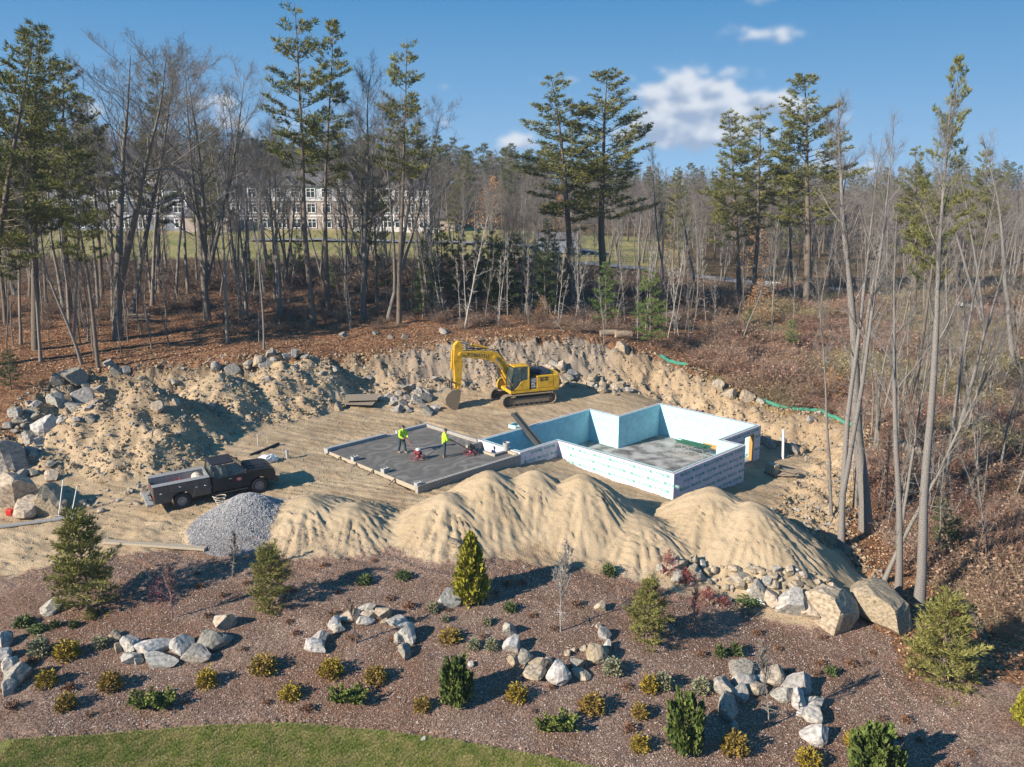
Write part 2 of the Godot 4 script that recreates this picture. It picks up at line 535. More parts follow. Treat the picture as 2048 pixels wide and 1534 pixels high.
# height of the ground; last_heap tells which heap the point lies on
var last_heap := -1
func ground(x: float, z: float) -> float:
	var k := near_site(x, z)
	var h := 0.0
	if k < 1.0: h += grid(far_n, FNX, FNZ, (x - FX0) / 8.0, (z - FZ0) / 8.0) * (1.0 - k)
	if k > 0.0: h += grid(base_n, BNX, BNZ, (x - BX0) * 2.0, (z - BZ0) * 2.0) * k
	last_heap = -1
	var d := -10.0
	if k > 0.0:
		d = in_dig(x, z)
		var own := 0.0
		for q in HEAPS.size():
			var b: Array = HEAPS[q]
			var dx: float = x - b[0]; var dz: float = z - b[2]
			if absf(dx) > 8.0 or absf(dz) > 8.0: continue
			var r := sqrt(dx * dx + dz * dz + 0.35)
			var rill := 0.0
			if q < SAND_HEAPS:
				var an := atan2(dz, dx)
				rill = (nz2.get_noise_2d(an * (5.6 + q * 0.15) + q * 7.0, r * 0.25) - 0.1) * 0.17 * smoothstep(0.7, 1.6, r) * (1.0 - smoothstep(3.2, 5.0, r))
				r = r * (1.0 + 0.07 * nz.get_noise_2d(an * 1.3 + q * 11.0, 0.5)) - 0.12 * smoothstep(0.0, 1.0, 1.0 - r)
			elif q > SAND_HEAPS:
				r = r * (1.0 + 0.2 * nz.get_noise_2d(x * 0.3 + q, z * 0.3))
			var c: float = b[1] + 0.55 * b[3] - b[3] * r + rill
			if q < SAND_HEAPS: c = minf(c, b[1] - 0.04 + nz.get_noise_2d(x * 0.8, z * 0.8) * 0.08)
			var t := clampf(0.5 + 0.5 * (c - h) / 0.35, 0.0, 1.0)
			h = h + (c - h) * t + 0.35 * t * (1.0 - t)
			if t > 0.5: last_heap = q
	return h + roughness_at(x, z, d)

func roughness_at(x: float, z: float, d: float) -> float:
	if d < -3.0:
		return nz.get_noise_2d(x * 0.22, z * 0.22) * 0.16 + nz.get_noise_2d(x * 1.3 + 40.0, z * 1.3) * 0.05 if z < -42.0 or x > 15.0 else nz.get_noise_2d(x * 0.5, z * 0.5) * 0.05
	var bank := smoothstep(-1.0, 0.4, d) * (1.0 - smoothstep(3.0, 4.6, d))
	if z > -42.0 and x < 14.0: bank *= 0.25
	var heap := 0.6 if last_heap > SAND_HEAPS else 0.0
	if last_heap >= 0 and last_heap <= SAND_HEAPS: bank *= 0.2
	var rough := maxf(bank, heap)
	var s := nz.get_noise_2d(x * 0.55, z * 0.55) * (0.05 + 0.42 * rough) + nz.get_noise_2d(x * 1.6 + 80.0, z * 1.6) * 0.14 * rough
	s += (nz2.get_noise_2d(x * 0.42 + 9.0, z * 0.42) - 0.3) * 0.22 * rough
	s += nz.get_noise_2d(x * 3.2 + 5.0, z * 3.2) * (0.035 + 0.13 * rough) * (0.35 if last_heap >= 0 and last_heap < SAND_HEAPS else 1.0)
	if rough < 0.9 and z < -34.0:
		# wheel and track ruts across the yard
		var along := x * 0.94 + z * 0.34
		var across := z * 0.94 - x * 0.34
		s += nz2.get_noise_2d(across * 0.9, along * 0.09) * 0.07 * (1.0 - rough)
	return s

func on_ground(x: float, z: float, up := 0.0) -> Vector3:
	return Vector3(x, ground(x, z) + up, z)

func ground_normal(x: float, z: float, e := 0.3) -> Vector3:
	return Vector3(ground(x - e, z) - ground(x + e, z), 2.0 * e, ground(x, z - e) - ground(x, z + e)).normalized()

func lawn_edge(x: float) -> float:    # z of the spaded edge between mulch and lawn
	var m := LAWN.size()
	if x <= LAWN[0].x: return LAWN[0].y
	for i in m - 1:
		if x < LAWN[i + 1].x:
			var t: float = (x - LAWN[i].x) / (LAWN[i + 1].x - LAWN[i].x)
			var a: Vector2 = LAWN[maxi(i - 1, 0)]; var b: Vector2 = LAWN[i]; var c: Vector2 = LAWN[i + 1]; var e: Vector2 = LAWN[mini(i + 2, m - 1)]
			return b.cubic_interpolate(c, a, e, t).y
	return LAWN[m - 1].y

func in_basement(x: float, z: float) -> bool:
	var p := x * E1.x + z * E1.y
	var q := x * E2.x + z * E2.y
	return Geometry2D.is_point_in_polygon(Vector2(p, q), PackedVector2Array(BASEMENT))

func on_slab(x: float, z: float) -> bool:
	var p := x * E1.x + z * E1.y
	var q := x * E2.x + z * E2.y
	return p > 26.4 and p < 34.3 and q > -43.3 and q < -34.2

enum {LAWN_ZONE, MULCH, DIRT, SAND, GRAVEL, LITTER, BRUSH, FIELD, WOODLAND}
func zone_of(x: float, z: float, h: float, heap: int, d: float) -> int:
	if z > lawn_edge(x) - 0.02 and z > -30.0: return LAWN_ZONE
	if heap == SAND_HEAPS: return GRAVEL
	if heap >= 0 and heap < SAND_HEAPS: return SAND
	var wob := nz.get_noise_2d(x * 0.6 + 17.0, z * 0.6) * 0.9
	if d + wob * 0.7 > (0.2 if z < -45.0 else 0.0): return DIRT
	if z > -39.0 + maxf(0.0, x - 14.0) * 0.0 and x < 16.5 + (z + 32.0) * -0.15 + wob and z > -42.0: return MULCH
	if z > -30.5 + wob and x < 26.0 and x > -40: return MULCH
	var edge := 15.0 + (z + 66.0) * -0.45
	if z > -46.0 and x > 0.0: return LITTER
	if x > edge + wob * 2.0 and z > -135.0: return BRUSH
	if z < -97.0 + wob * 3.0 and z > -172.0 and x < 18.0 + (z + 100.0) * -0.25: return FIELD
	if z < -97.0: return WOODLAND
	return LITTER

func zone_color(zn: int, x: float, z: float) -> Vector3:
	var a := nz.get_noise_2d(x * 0.35, z * 0.35)
	var b := nz.get_noise_2d(x * 1.7 + 31.0, z * 1.7)
	var c := nz.get_noise_2d(x * 0.09 + 71.0, z * 0.09)
	match zn:
		LAWN_ZONE: return Vector3(0.22, 0.245, 0.065).lerp(Vector3(0.36, 0.32, 0.13), clampf(0.4 + a * 0.8 + b * 0.5, 0, 1))
		MULCH: return Vector3(0.29, 0.185, 0.137).lerp(Vector3(0.415, 0.30, 0.238), clampf(0.45 + a * 0.9 + b * 0.4, 0, 1)).lerp(Vector3(0.29, 0.16, 0.10), clampf(c * 1.2 + b * 0.5, 0, 0.6))
		DIRT:
			var d := Vector3(0.41, 0.305, 0.195).lerp(Vector3(0.56, 0.435, 0.29), clampf(0.5 + a * 0.8 + b * 0.6, 0, 1)).lerp(Vector3(0.33, 0.245, 0.16), clampf(c * 1.4, 0, 0.6))
			# dark topsoil under the rim of the cut, grey ledge behind the excavator
			var rim := in_dig(x, z)
			if z < -55.0:
				d = d.lerp(Vector3(0.20, 0.145, 0.10), clampf((1.3 - rim) * 0.8 + a * 1.2 + b, 0.0, 0.85))
				d = d.lerp(Vector3(0.33, 0.275, 0.225), clampf((3.6 - rim) * 0.6 + b, 0.0, 0.8) * smoothstep(-12.0, -7.0, x) * (1.0 - smoothstep(7.0, 10.0, x)))
			return d
		SAND: return Vector3(0.45, 0.35, 0.23).lerp(Vector3(0.53, 0.42, 0.285), clampf(0.5 + a + b * 0.3, 0, 1))
		GRAVEL: return Vector3(0.34, 0.34, 0.35)
		LITTER: return Vector3(0.25, 0.145, 0.09).lerp(Vector3(0.37, 0.235, 0.15), clampf(0.45 + a * 0.8 + b * 0.9, 0, 1)).lerp(Vector3(0.15, 0.105, 0.07), clampf(c * 1.3, 0, 0.6))
		BRUSH: return Vector3(0.24, 0.155, 0.095).lerp(Vector3(0.34, 0.285, 0.145), clampf(0.4 + a * 1.0 + c * 1.6 + smoothstep(26.0, 40.0, x) * 0.3, 0, 1))
		FIELD: return Vector3(0.42, 0.35, 0.155).lerp(Vector3(0.26, 0.26, 0.095), clampf(0.4 + c * 1.5 + a * 0.6, 0, 1))
		_: return Vector3(0.17, 0.12, 0.075).lerp(Vector3(0.20, 0.165, 0.09), clampf(0.5 + a, 0, 1))

func lines(spans: Array) -> PackedFloat32Array:    # spans of [from, to, step]
	var r := PackedFloat32Array()
	for s in spans:
		var m := int(round((s[1] - s[0]) / s[2]))
		for k in m: r.append(lerpf(s[0], s[1], float(k) / m))
	r.append(spans[spans.size() - 1][1])
	return r

func build_ground() -> void:
	var xs := lines([[-300, -120, 12], [-120, -52, 4], [-52, -34, 0.6], [-34, -13, 0.2], [-13, 18, 0.125], [18, 33, 0.2], [33, 52, 0.6], [52, 120, 4], [120, 300, 12]])
	var zs := lines([[-460, -200, 10], [-200, -110, 3], [-110, -76, 0.8], [-76, -69, 0.4], [-69, -45, 0.2], [-45, -35, 0.125], [-35, -22, 0.17], [-22, -8, 1.0]])
	var nx := xs.size(); var nzz := zs.size()
	var P := PackedVector3Array(); P.resize(nx * nzz)
	var heap := PackedInt32Array(); heap.resize(nx * nzz)
	var zone := PackedInt32Array(); zone.resize(nx * nzz)
	# rows nearest the lawn's edge are drawn onto it
	for i in nx:
		var ze := lawn_edge(xs[i])
		var row := -1
		for j in nzz:
			if zs[j] > -34.0 and (row < 0 or absf(zs[j] - ze) < absf(zs[row] - ze)): row = j
		for j in nzz:
			var x := xs[i]; var z := zs[j]
			if j == row and ze < -22.0: z = ze
			var h := ground(x, z)
			if j == row - 1 and ze < -22.0: h -= 0.10    # the spaded edge is cut below the turf
			var k := j * nx + i
			heap[k] = last_heap
			if z > -63.0 and z < -42.0 and x > -13.0 and x < 19.0:
				if in_basement(x, z): h = -3.0
				elif on_slab(x, z): h = -0.4
				else:
					var p := x * E1.x + z * E1.y
					var q := x * E2.x + z * E2.y
					if p > 25.5 and p < 35.0 and q > -44.3 and q < -33.6: h = minf(h, -0.06)
			P[k] = Vector3(x, h, z)
			zone[k] = zone_of(x, z, h, last_heap, in_dig(x, z))
	var N := PackedVector3Array(); N.resize(nx * nzz)
	var C := PackedColorArray(); C.resize(nx * nzz)
	for j in nzz:
		for i in nx:
			var k := j * nx + i
			var dx := P[k + (1 if i < nx - 1 else 0)] - P[k - (1 if i > 0 else 0)]
			var dz := P[k + (nx if j < nzz - 1 else 0)] - P[k - (nx if j > 0 else 0)]
			N[k] = dz.cross(dx).normalized()
			var c := zone_color(zone[k], P[k].x, P[k].z)
			C[k] = Color(c.x, c.y, c.z)
	var names := ["lawn", "mulch_bed", "dirt_ground", "sand_heap", "gravel_heap", "forest_floor", "brushland_ground", "field", "woodland_ground"]
	for zn in names.size():
		var remap := PackedInt32Array(); remap.resize(nx * nzz); remap.fill(-1)
		var mb := MB.new()
		for j in nzz - 1:
			for i in nx - 1:
				var k := j * nx + i
				var own := zone[k]
				# the lawn's border follows its edge exactly
				if (own == LAWN_ZONE) != (zone[k + nx] == LAWN_ZONE): own = zone[k] if zone[k] != LAWN_ZONE else zone[k + nx]
				if own != zn: continue
				for q in [k, k + 1, k + nx + 1, k, k + nx + 1, k + nx]:
					if remap[q] < 0:
						remap[q] = mb.v.size()
						mb.v.append(P[q]); mb.n.append(N[q]); mb.t.append(Vector2(P[q].x, P[q].z))
						mb.c.append(C[q])
					mb.ix.append(remap[q])
		if mb.v.size() == 0: continue
		structure(names[zn], mb, M.ground[zn])

# ================================================================ the foundation
const WALL_TOP := 0.2
const WALL_FOOT := -2.55
const FLOOR_Y := -2.15

func turned(p: float, y: float, q: float) -> Vector3:    # from the foundation's axes to the world
	return Vector3(p * E1.x + q * E2.x, y, p * E1.y + q * E2.y)

# a block whose plan has four corners
func plan_block(mb: MB, a: Vector2, b: Vector2, c: Vector2, d: Vector2, y0: float, y1: float) -> void:
	var lo := []; var hi := []
	for k in [a, b, c, d]: lo.append(Vector3(k.x, y0, k.y)); hi.append(Vector3(k.x, y1, k.y))
	var mid: Vector3 = (lo[0] + hi[2]) * 0.5
	var faces := [[hi[0], hi[1], hi[2], hi[3]], [lo[0], lo[1], lo[2], lo[3]]]
	for k in 4: faces.append([lo[k], lo[(k + 1) % 4], hi[(k + 1) % 4], hi[k]])
	for f in faces:
		var nn: Vector3 = (f[2] - f[0]).cross(f[1] - f[0])
		if nn.dot((f[0] + f[2]) * 0.5 - mid) < 0.0: f.reverse()
		mb.quad(f[0], f[1], f[2], f[3])

var word_cache := {}
func word_mesh(text: String, height: float, serif := false) -> MB:    # flat letters in the xy plane, centred, facing +z
	var key := text + str(height)
	if word_cache.has(key): return word_cache[key]
	var tm := TextMesh.new()
	var f := SystemFont.new()
	f.font_names = PackedStringArray(["Droid Serif" if serif else "Droid Sans"])
	f.font_weight = 700
	tm.font = f
	tm.text = text
	tm.font_size = 32
	tm.pixel_size = height / 23.0
	tm.depth = 0.003
	tm.curve_step = 3.0
	var mb := MB.new()
	for s in tm.get_surface_count() if tm.get_surface_count() < 1 else 1:
		var a := tm.surface_get_arrays(s)
		mb.v = a[Mesh.ARRAY_VERTEX]; mb.n = a[Mesh.ARRAY_NORMAL]
		if a[Mesh.ARRAY_INDEX] != null: mb.ix = a[Mesh.ARRAY_INDEX]
		else: mb.ix = PackedInt32Array(range(mb.v.size()))
	word_cache[key] = mb
	return mb

func print_word(mb: MB, word: MB, t: Transform3D) -> void:
	var k0 := mb.v.size()
	for i in word.v.size():
		mb.v.append(t * word.v[i]); mb.n.append((t.basis * word.n[i]).normalized()); mb.c.append(Color.WHITE); mb.t.append(Vector2.ZERO)
	for k in word.ix: mb.ix.append(k0 + k)

func build_foundation() -> void:
	var f := thing("house_foundation", "pale blue foam-block basement walls in a stepped outline beside the grey slab", "foundation", Vector3.ZERO, 0.77754)
	var out: Array = [Vector2(34.3, -38), Vector2(45.4, -38), Vector2(45.4, -35.3), Vector2(50.35, -35.3), Vector2(50.35, -26.85), Vector2(45.55, -26.85), Vector2(45.55, -25.25), Vector2(37.75, -25.25), Vector2(37.75, -34.15), Vector2(34.3, -34.15)]
	var m := out.size()
	var ins := func(k: int, t: float) -> Vector2:
		k = (k + m) % m
		var d0: Vector2 = (out[k] - out[(k + m - 1) % m]).normalized()
		var d1: Vector2 = (out[(k + 1) % m] - out[k]).normalized()
		return out[k] + (Vector2(-d0.y, d0.x) + Vector2(-d1.y, d1.x)) * t
	var name_print := word_mesh("Nudura", 0.2)
	for k in m:
		var d: Vector2 = (out[(k + 1) % m] - out[k]).normalized()
		var length: float = out[k].distance_to(out[(k + 1) % m])
		var inward := Vector2(-d.y, d.x)
		# gaps: [from, to, foot, head] along the wall; the doorway stands in the wall that faces the walk-out yard
		var spans := [[0.0, length, WALL_FOOT, WALL_TOP]]
		if k == 4: spans = [[0.0, 0.85, WALL_FOOT, WALL_TOP], [0.85, 2.15, -0.22, WALL_TOP], [2.15, length, WALL_FOOT, WALL_TOP]]
		var core := MB.new()
		var at := func(s: float, t: float) -> Vector2:    # point along the wall at a depth t, mitred at the corners
			if s <= 0.001: return ins.call(k, t)
			if s >= length - 0.001: return ins.call(k + 1, t)
			return out[k] + d * s + inward * t
		for sp in spans:
			plan_block(core, at.call(sp[0], 0.068), at.call(sp[1], 0.068), at.call(sp[1], 0.232), at.call(sp[0], 0.232), sp[2], sp[3] - 0.012)
		var w := obj("wall", core, M.concrete, f)
		for side in 2:
			var t0 := 0.0 if side == 0 else 0.235
			var t1 := 0.065 if side == 0 else 0.3
			var foam: Material = M.foam_out if side == 0 else M.foam_in
			for row in 6:
				var y0 := WALL_FOOT + row * 0.4583
				var y1 := y0 + 0.4583
				for sp in spans:
					if y1 <= sp[2] + 0.05: continue
					var s: float = sp[0]
					var first := true
					while s < sp[1] - 0.01:
						var step := 1.22 if first and row % 2 == 0 else 2.44
						first = false
						var e := minf(s + step, sp[1])
						if sp[1] - e < 0.3: e = sp[1]
						var g0 := 0.0 if s <= 0.001 else 0.004
						var g1 := 0.0 if e >= length - 0.001 else 0.004
						var pm := MB.new()
						plan_block(pm, at.call(s + g0, t0), at.call(e - g1, t0), at.call(e - g1, t1), at.call(s + g0, t1), maxf(y0, sp[2]) + 0.0012, y1 - 0.0012)
						obj("panel", pm, foam, w)
						s = e
		# the maker's word on the outer skin, every other course upside down
		if k in [4, 6, 7, 8]:
			var ink := MB.new(); var pink := MB.new()
			var right := Vector3(d.x, 0, d.y)
			var n := Vector3(-inward.x, 0, -inward.y)
			if Vector3.UP.cross(n).dot(right) < 0.0: right = -right
			for row in 6:
				var s := 0.25 + 0.47 * (row % 2)
				var count := 0
				while s < length - 0.35:
					if not (k == 4 and s > 0.4 and s < 2.6 and row < 5):
						var p: Vector2 = out[k] + d * s
						var y := WALL_FOOT + (row + 0.5) * 0.4583
						var flip := -1.0 if (row + count / 3) % 2 == 1 else 1.0
						var here := Vector3(p.x, y, p.y) + n * 0.002
						var b := Basis(right * flip, Vector3.UP * flip, n)
						print_word(ink, name_print, Transform3D(b, here + right * 0.06 * flip))
						for q in [[-0.30, 0.02, 0.9], [-0.36, -0.02, -0.7]]:
							ink.xf = Transform3D(b * Basis(Vector3(0, 0, 1), q[2]), here + right * (q[0] + 0.02) * flip + Vector3.UP * q[1] * flip)
							ink.box(Vector3.ZERO, Vector3(0.035, 0.12, 0.004))
						pink.xf = Transform3D(b, here)
						for q in 3: pink.box(Vector3(0.5, 0.07 - q * 0.06, 0), Vector3(0.30 - 0.05 * q, 0.018, 0.003))
					count += 1
					s += 1.2
			obj("printed_lettering", ink, M.green_ink, w)
			obj("small_print", pink, M.pink_ink, w)
	# timber frame of the doorway
	var buck := MB.new()
	for p in [49.46, 48.24]: buck.box(Vector3(p, -1.22, -27.0), Vector3(0.05, 2.0, 0.33))
	buck.box(Vector3(48.85, -0.245, -27.0), Vector3(1.28, 0.05, 0.33))
	obj("door_frame", buck, M.wood_gold, f)
	var fl := MB.new()
	var pl := PackedVector2Array()
	for k in m: pl.append(ins.call(k, 0.02))
	fl.xf = Transform3D(Basis(Vector3(1, 0, 0), PI / 2), Vector3.ZERO)
	var fl2 := PackedVector2Array()
	for q in pl: fl2.append(Vector2(q.x, q.y))
	fl.prism(fl2, 2.15, 2.3)
	var o := obj("basement_floor", fl, M.floor, f)
	o.set_meta("label", "grey concrete basement floor with brown leaves")
	build_garage(f)

func slab_picture() -> ImageTexture:    # freshly troweled concrete: damp bands left by the turning blades
	var w := 512
	var im := Image.create(w, w, false, Image.FORMAT_RGB8)
	var f := FastNoiseLite.new()
	f.seed = 5; f.frequency = 1.0; f.fractal_octaves = 3
	for y in w:
		for x in w:
			var p := x / 64.0; var q := y / 55.6
			var wob := f.get_noise_2d(p * 0.35, q * 0.35)
			var band := sin((q + 0.25 * p + wob * 1.5) * 6.3 + 1.2 * sin(p * 0.8))
			var r := Vector2(p - 5.4, q - 2.4).length()
			if r < 1.9: band = lerpf(sin(r * 9.0 + wob * 4.0), band, smoothstep(1.2, 1.9, r))
			var s := Vector2(p - 3.0, q - 1.6).length()
			if s < 1.5: band = lerpf(sin(s * 11.0 + wob * 5.0), band, smoothstep(0.9, 1.5, s))
			var v := 0.40 + 0.055 * band * clampf(0.6 + wob, 0.2, 1.0) + 0.05 * wob + 0.03 * f.get_noise_2d(p * 9.0, q * 9.0)
			im.set_pixel(x, y, Color(v * 1.02, v, v * 0.97))
	return ImageTexture.create_from_image(im)

func build_garage(f: Node3D) -> void:
	# slab with the notch where the stair goes down
	var pl := PackedVector2Array([Vector2(26.45, -43.15), Vector2(34.2, -43.15), Vector2(34.2, -37.6), Vector2(33.2, -37.6), Vector2(33.2, -35.2), Vector2(34.2, -35.2), Vector2(34.2, -34.3), Vector2(26.45, -34.3)])
	var mb := MB.new()
	mb.xf = Transform3D(Basis(Vector3(1, 0, 0), PI / 2), Vector3.ZERO)
	mb.prism(pl, 0.0, 0.25)
	for i in mb.t.size(): mb.t[i] = Vector2((mb.v[i].x - 26.45) / 7.75, (mb.v[i].z + 43.15) / 8.85)
	var sm := mat(Color.WHITE, 0.62, 0.0, 0.35)
	sm.albedo_texture = slab_picture()
	var s := obj("garage_slab", mb, sm, f)
	s.set_meta("label", "dark grey freshly troweled garage slab with swirl marks")
	# low kerb walls on three sides; the fourth is held by a form board
	var add := func(called: String, a: Vector2, b: Vector2, y0: float, y1: float, m: Material) -> void:
		var k := MB.new()
		k.box(Vector3((a.x + b.x) / 2, (y0 + y1) / 2, (a.y + b.y) / 2), Vector3(absf(b.x - a.x), y1 - y0, absf(b.y - a.y)), 0.012)
		obj(called, k, m, f)
	add.call("kerb_wall", Vector2(26.25, -43.4), Vector2(30.9, -43.15), -0.5, 0.2, M.block)
	add.call("kerb_wall", Vector2(30.9, -43.38), Vector2(31.75, -43.16), -0.5, 0.02, M.block)
	add.call("kerb_wall", Vector2(31.75, -43.4), Vector2(34.45, -43.15), -0.5, 0.2, M.block)
	add.call("kerb_wall", Vector2(34.2, -43.15), Vector2(34.45, -38.0), -0.5, 0.2, M.concrete)
	add.call("kerb_wall", Vector2(26.3, -34.3), Vector2(34.3, -34.05), -0.7, 0.12, M.concrete)
	add.call("form_board", Vector2(26.38, -43.15), Vector2(26.44, -34.3), -0.25, 0.01, M.wood_pale)
	add.call("stair_curb", Vector2(33.05, -37.75), Vector2(34.25, -37.56), -0.3, 0.16, M.concrete)
	add.call("stair_curb", Vector2(33.05, -37.56), Vector2(33.24, -35.3), -0.3, 0.14, M.wood_pale)
	add.call("stair_curb", Vector2(33.05, -35.3), Vector2(34.3, -35.08), -0.3, 0.16, M.concrete)
	add.call("stair_curb", Vector2(34.12, -35.08), Vector2(34.3, -34.3), -0.3, 0.16, M.wood_pale)
	for k in [[-41.7, 0.5], [-40.0, 0.45], [-38.3, 0.5], [-36.2, 0.45]]:
		var st := MB.new()
		st.bar(Vector3(26.34, -0.35, k[0]), Vector3(26.34, 0.05, k[0]), 0.04, 0.04)
		st.bar(Vector3(26.34, 0.0, k[0]), Vector3(25.85, -0.22, k[0] + 0.05), 0.04, 0.06)
		obj("form_stake", st, M.wood_old, f)

func cinder_block(p: float, q: float, turn: float, label: String, s := Vector3(0.42, 0.26, 0.30), y := 0.0) -> void:
	var t := thing("concrete_block", label, "block", turned(p, y, q), 0.777 + turn, "loose blocks along the slab's edge")
	var b := MB.new()
	var wl := 0.035
	for z in [-1.0, 1.0]: b.box(Vector3(0, s.y / 2, z * (s.z - wl) / 2), Vector3(s.x, s.y, wl), 0.006)
	for x in [-1.0, 0.0, 1.0]: b.box(Vector3(x * (s.x - wl) / 2, s.y / 2 - 0.001, 0), Vector3(wl, s.y - 0.002, s.z - wl * 2), 0.004)
	obj("shell", b, M.block, t)

func bucket(at: Vector3, label: String, m: Material, s := 1.0, tilt := 0.0) -> Node3D:
	var t := thing("bucket", label, "bucket", at)
	t.rotation.z = tilt
	var b := MB.new()
	b.lathe([Vector2(0.0, 0.0), Vector2(0.13, 0.0), Vector2(0.155, 0.36), Vector2(0.165, 0.36), Vector2(0.165, 0.375), Vector2(0.148, 0.375), Vector2(0.124, 0.012), Vector2(0.0, 0.012)], 18)
	obj("pail", b, m, t)
	var h := MB.new()
	var pts := []; var rr := []
	for k in 9:
		var a := PI * k / 8.0
		pts.append(Vector3(cos(a) * 0.16, 0.33 - sin(a) * 0.12 , sin(a) * 0.15)); rr.append(0.004)
	h.tube(pts, rr, 5)
	obj("handle", h, M.steel, t)
	t.scale = Vector3.ONE * s
	return t

func build_slab_things() -> void:
	cinder_block(26.62, -40.55, 0.0, "grey block on the slab's edge, nearest the slab's far left corner")
	cinder_block(26.62, -37.5, 0.1, "grey block on the slab's edge midway to the near corner")
	cinder_block(26.52, -34.3, 0.0, "grey block capping the slab's near corner above the sand", Vector3(0.36, 0.36, 0.30), -0.1)
	cinder_block(26.45, -43.2, 0.2, "pale block at the slab's far left corner", Vector3(0.40, 0.30, 0.28), -0.08)
	bucket(turned(34.15, 0.16, -35.2), "grey plastic bucket standing on the stair curb of the slab", M.block, 1.35)
	# planks leaning out of the basement
	for k in 2:
		var pl := MB.new()
		var d := k * 0.33
		pl.bar(turned(39.55 + d, -2.15, -36.35), turned(37.65 + d, 1.25, -38.3), 0.27, 0.05, 0.006, turned(0, 0, 1))
		tag(obj("leaning_plank", pl, M.wood_old), "weathered plank leaning out over the blue basement wall, %s of two" % ["left", "right"][k], "plank", "planks leaning on the basement wall")
	var off := MB.new()
	off.box(Vector3(0, 0.12, 0), Vector3(1.3, 0.24, 0.065), 0.005)
	off.box(Vector3(-0.6, 0.12, 0.3), Vector3(0.065, 0.24, 0.55), 0.005)
	off.box(Vector3(0.2, 0.03, 0.35), Vector3(0.9, 0.06, 0.4), 0.005)
	var oo := obj("foam_offcut", off, M.foam_in)
	oo.position = turned(38.4, 0.12, -38.75); oo.rotation.y = 0.9
	tag(oo, "pale foam wall offcuts lying outside the wall by the leaning planks", "offcut")
	# rack of green straps on the basement floor
	var r := thing("steel_rack", "low grey steel frame rack on the basement floor", "rack", turned(47.6, FLOOR_Y, -30.45), 0.777)
	var fr := MB.new()
	for x in [-0.45, 0.45]:
		for z in [-1.15, 0.0, 1.15]: fr.bar(Vector3(x, 0, z), Vector3(x, 0.72, z), 0.045, 0.045)
		for y in [0.06, 0.70]: fr.bar(Vector3(x, y, -1.17), Vector3(x, y, 1.17), 0.045, 0.045)
		fr.bar(Vector3(x, 0.06, -1.15), Vector3(x, 0.7, 0), 0.03, 0.03)
	for z in [-1.15, 0.0, 1.15]: fr.bar(Vector3(-0.45, 0.70, z), Vector3(0.45, 0.70, z), 0.045, 0.045)
	obj("frame", fr, M.steel, r)
	var gb := thing("strap_bundle", "bundle of dark green steel bars on top of the rack", "bars", turned(47.6, FLOOR_Y + 0.72, -30.45), 0.777)
	rng.seed = 5
	for k in 16:
		var b := MB.new()
		var x := rng.randf_range(-0.4, 0.4); var y := 0.03 + 0.06 * (k % 3); var z := rng.randf_range(-0.15, 0.15)
		b.bar(Vector3(x, y, -1.2 + z), Vector3(x + rng.randf_range(-0.12, 0.12), y + 0.02, 1.15 + z), 0.07, 0.035)
		obj("bar", b, M.green_paint if M.has("green_paint") else M.green_ink, gb)
	var bd := MB.new()
	bd.box(Vector3.ZERO, Vector3(0.045, 0.28, 3.1), 0.006)
	var bo := obj("wood_beam", bd, M.wood_gold)
	bo.position = turned(49.9, FLOOR_Y + 0.145, -29.5); bo.rotation = Vector3(0, 0.777, -0.1)
	tag(bo, "golden wooden plank on edge against the white basement wall", "plank")

# ================================================================ excavator
func poly2(a: Array) -> PackedVector2Array:
	var r := PackedVector2Array()
	for k in range(0, a.size(), 2): r.append(Vector2(a[k], a[k + 1]))
	return r

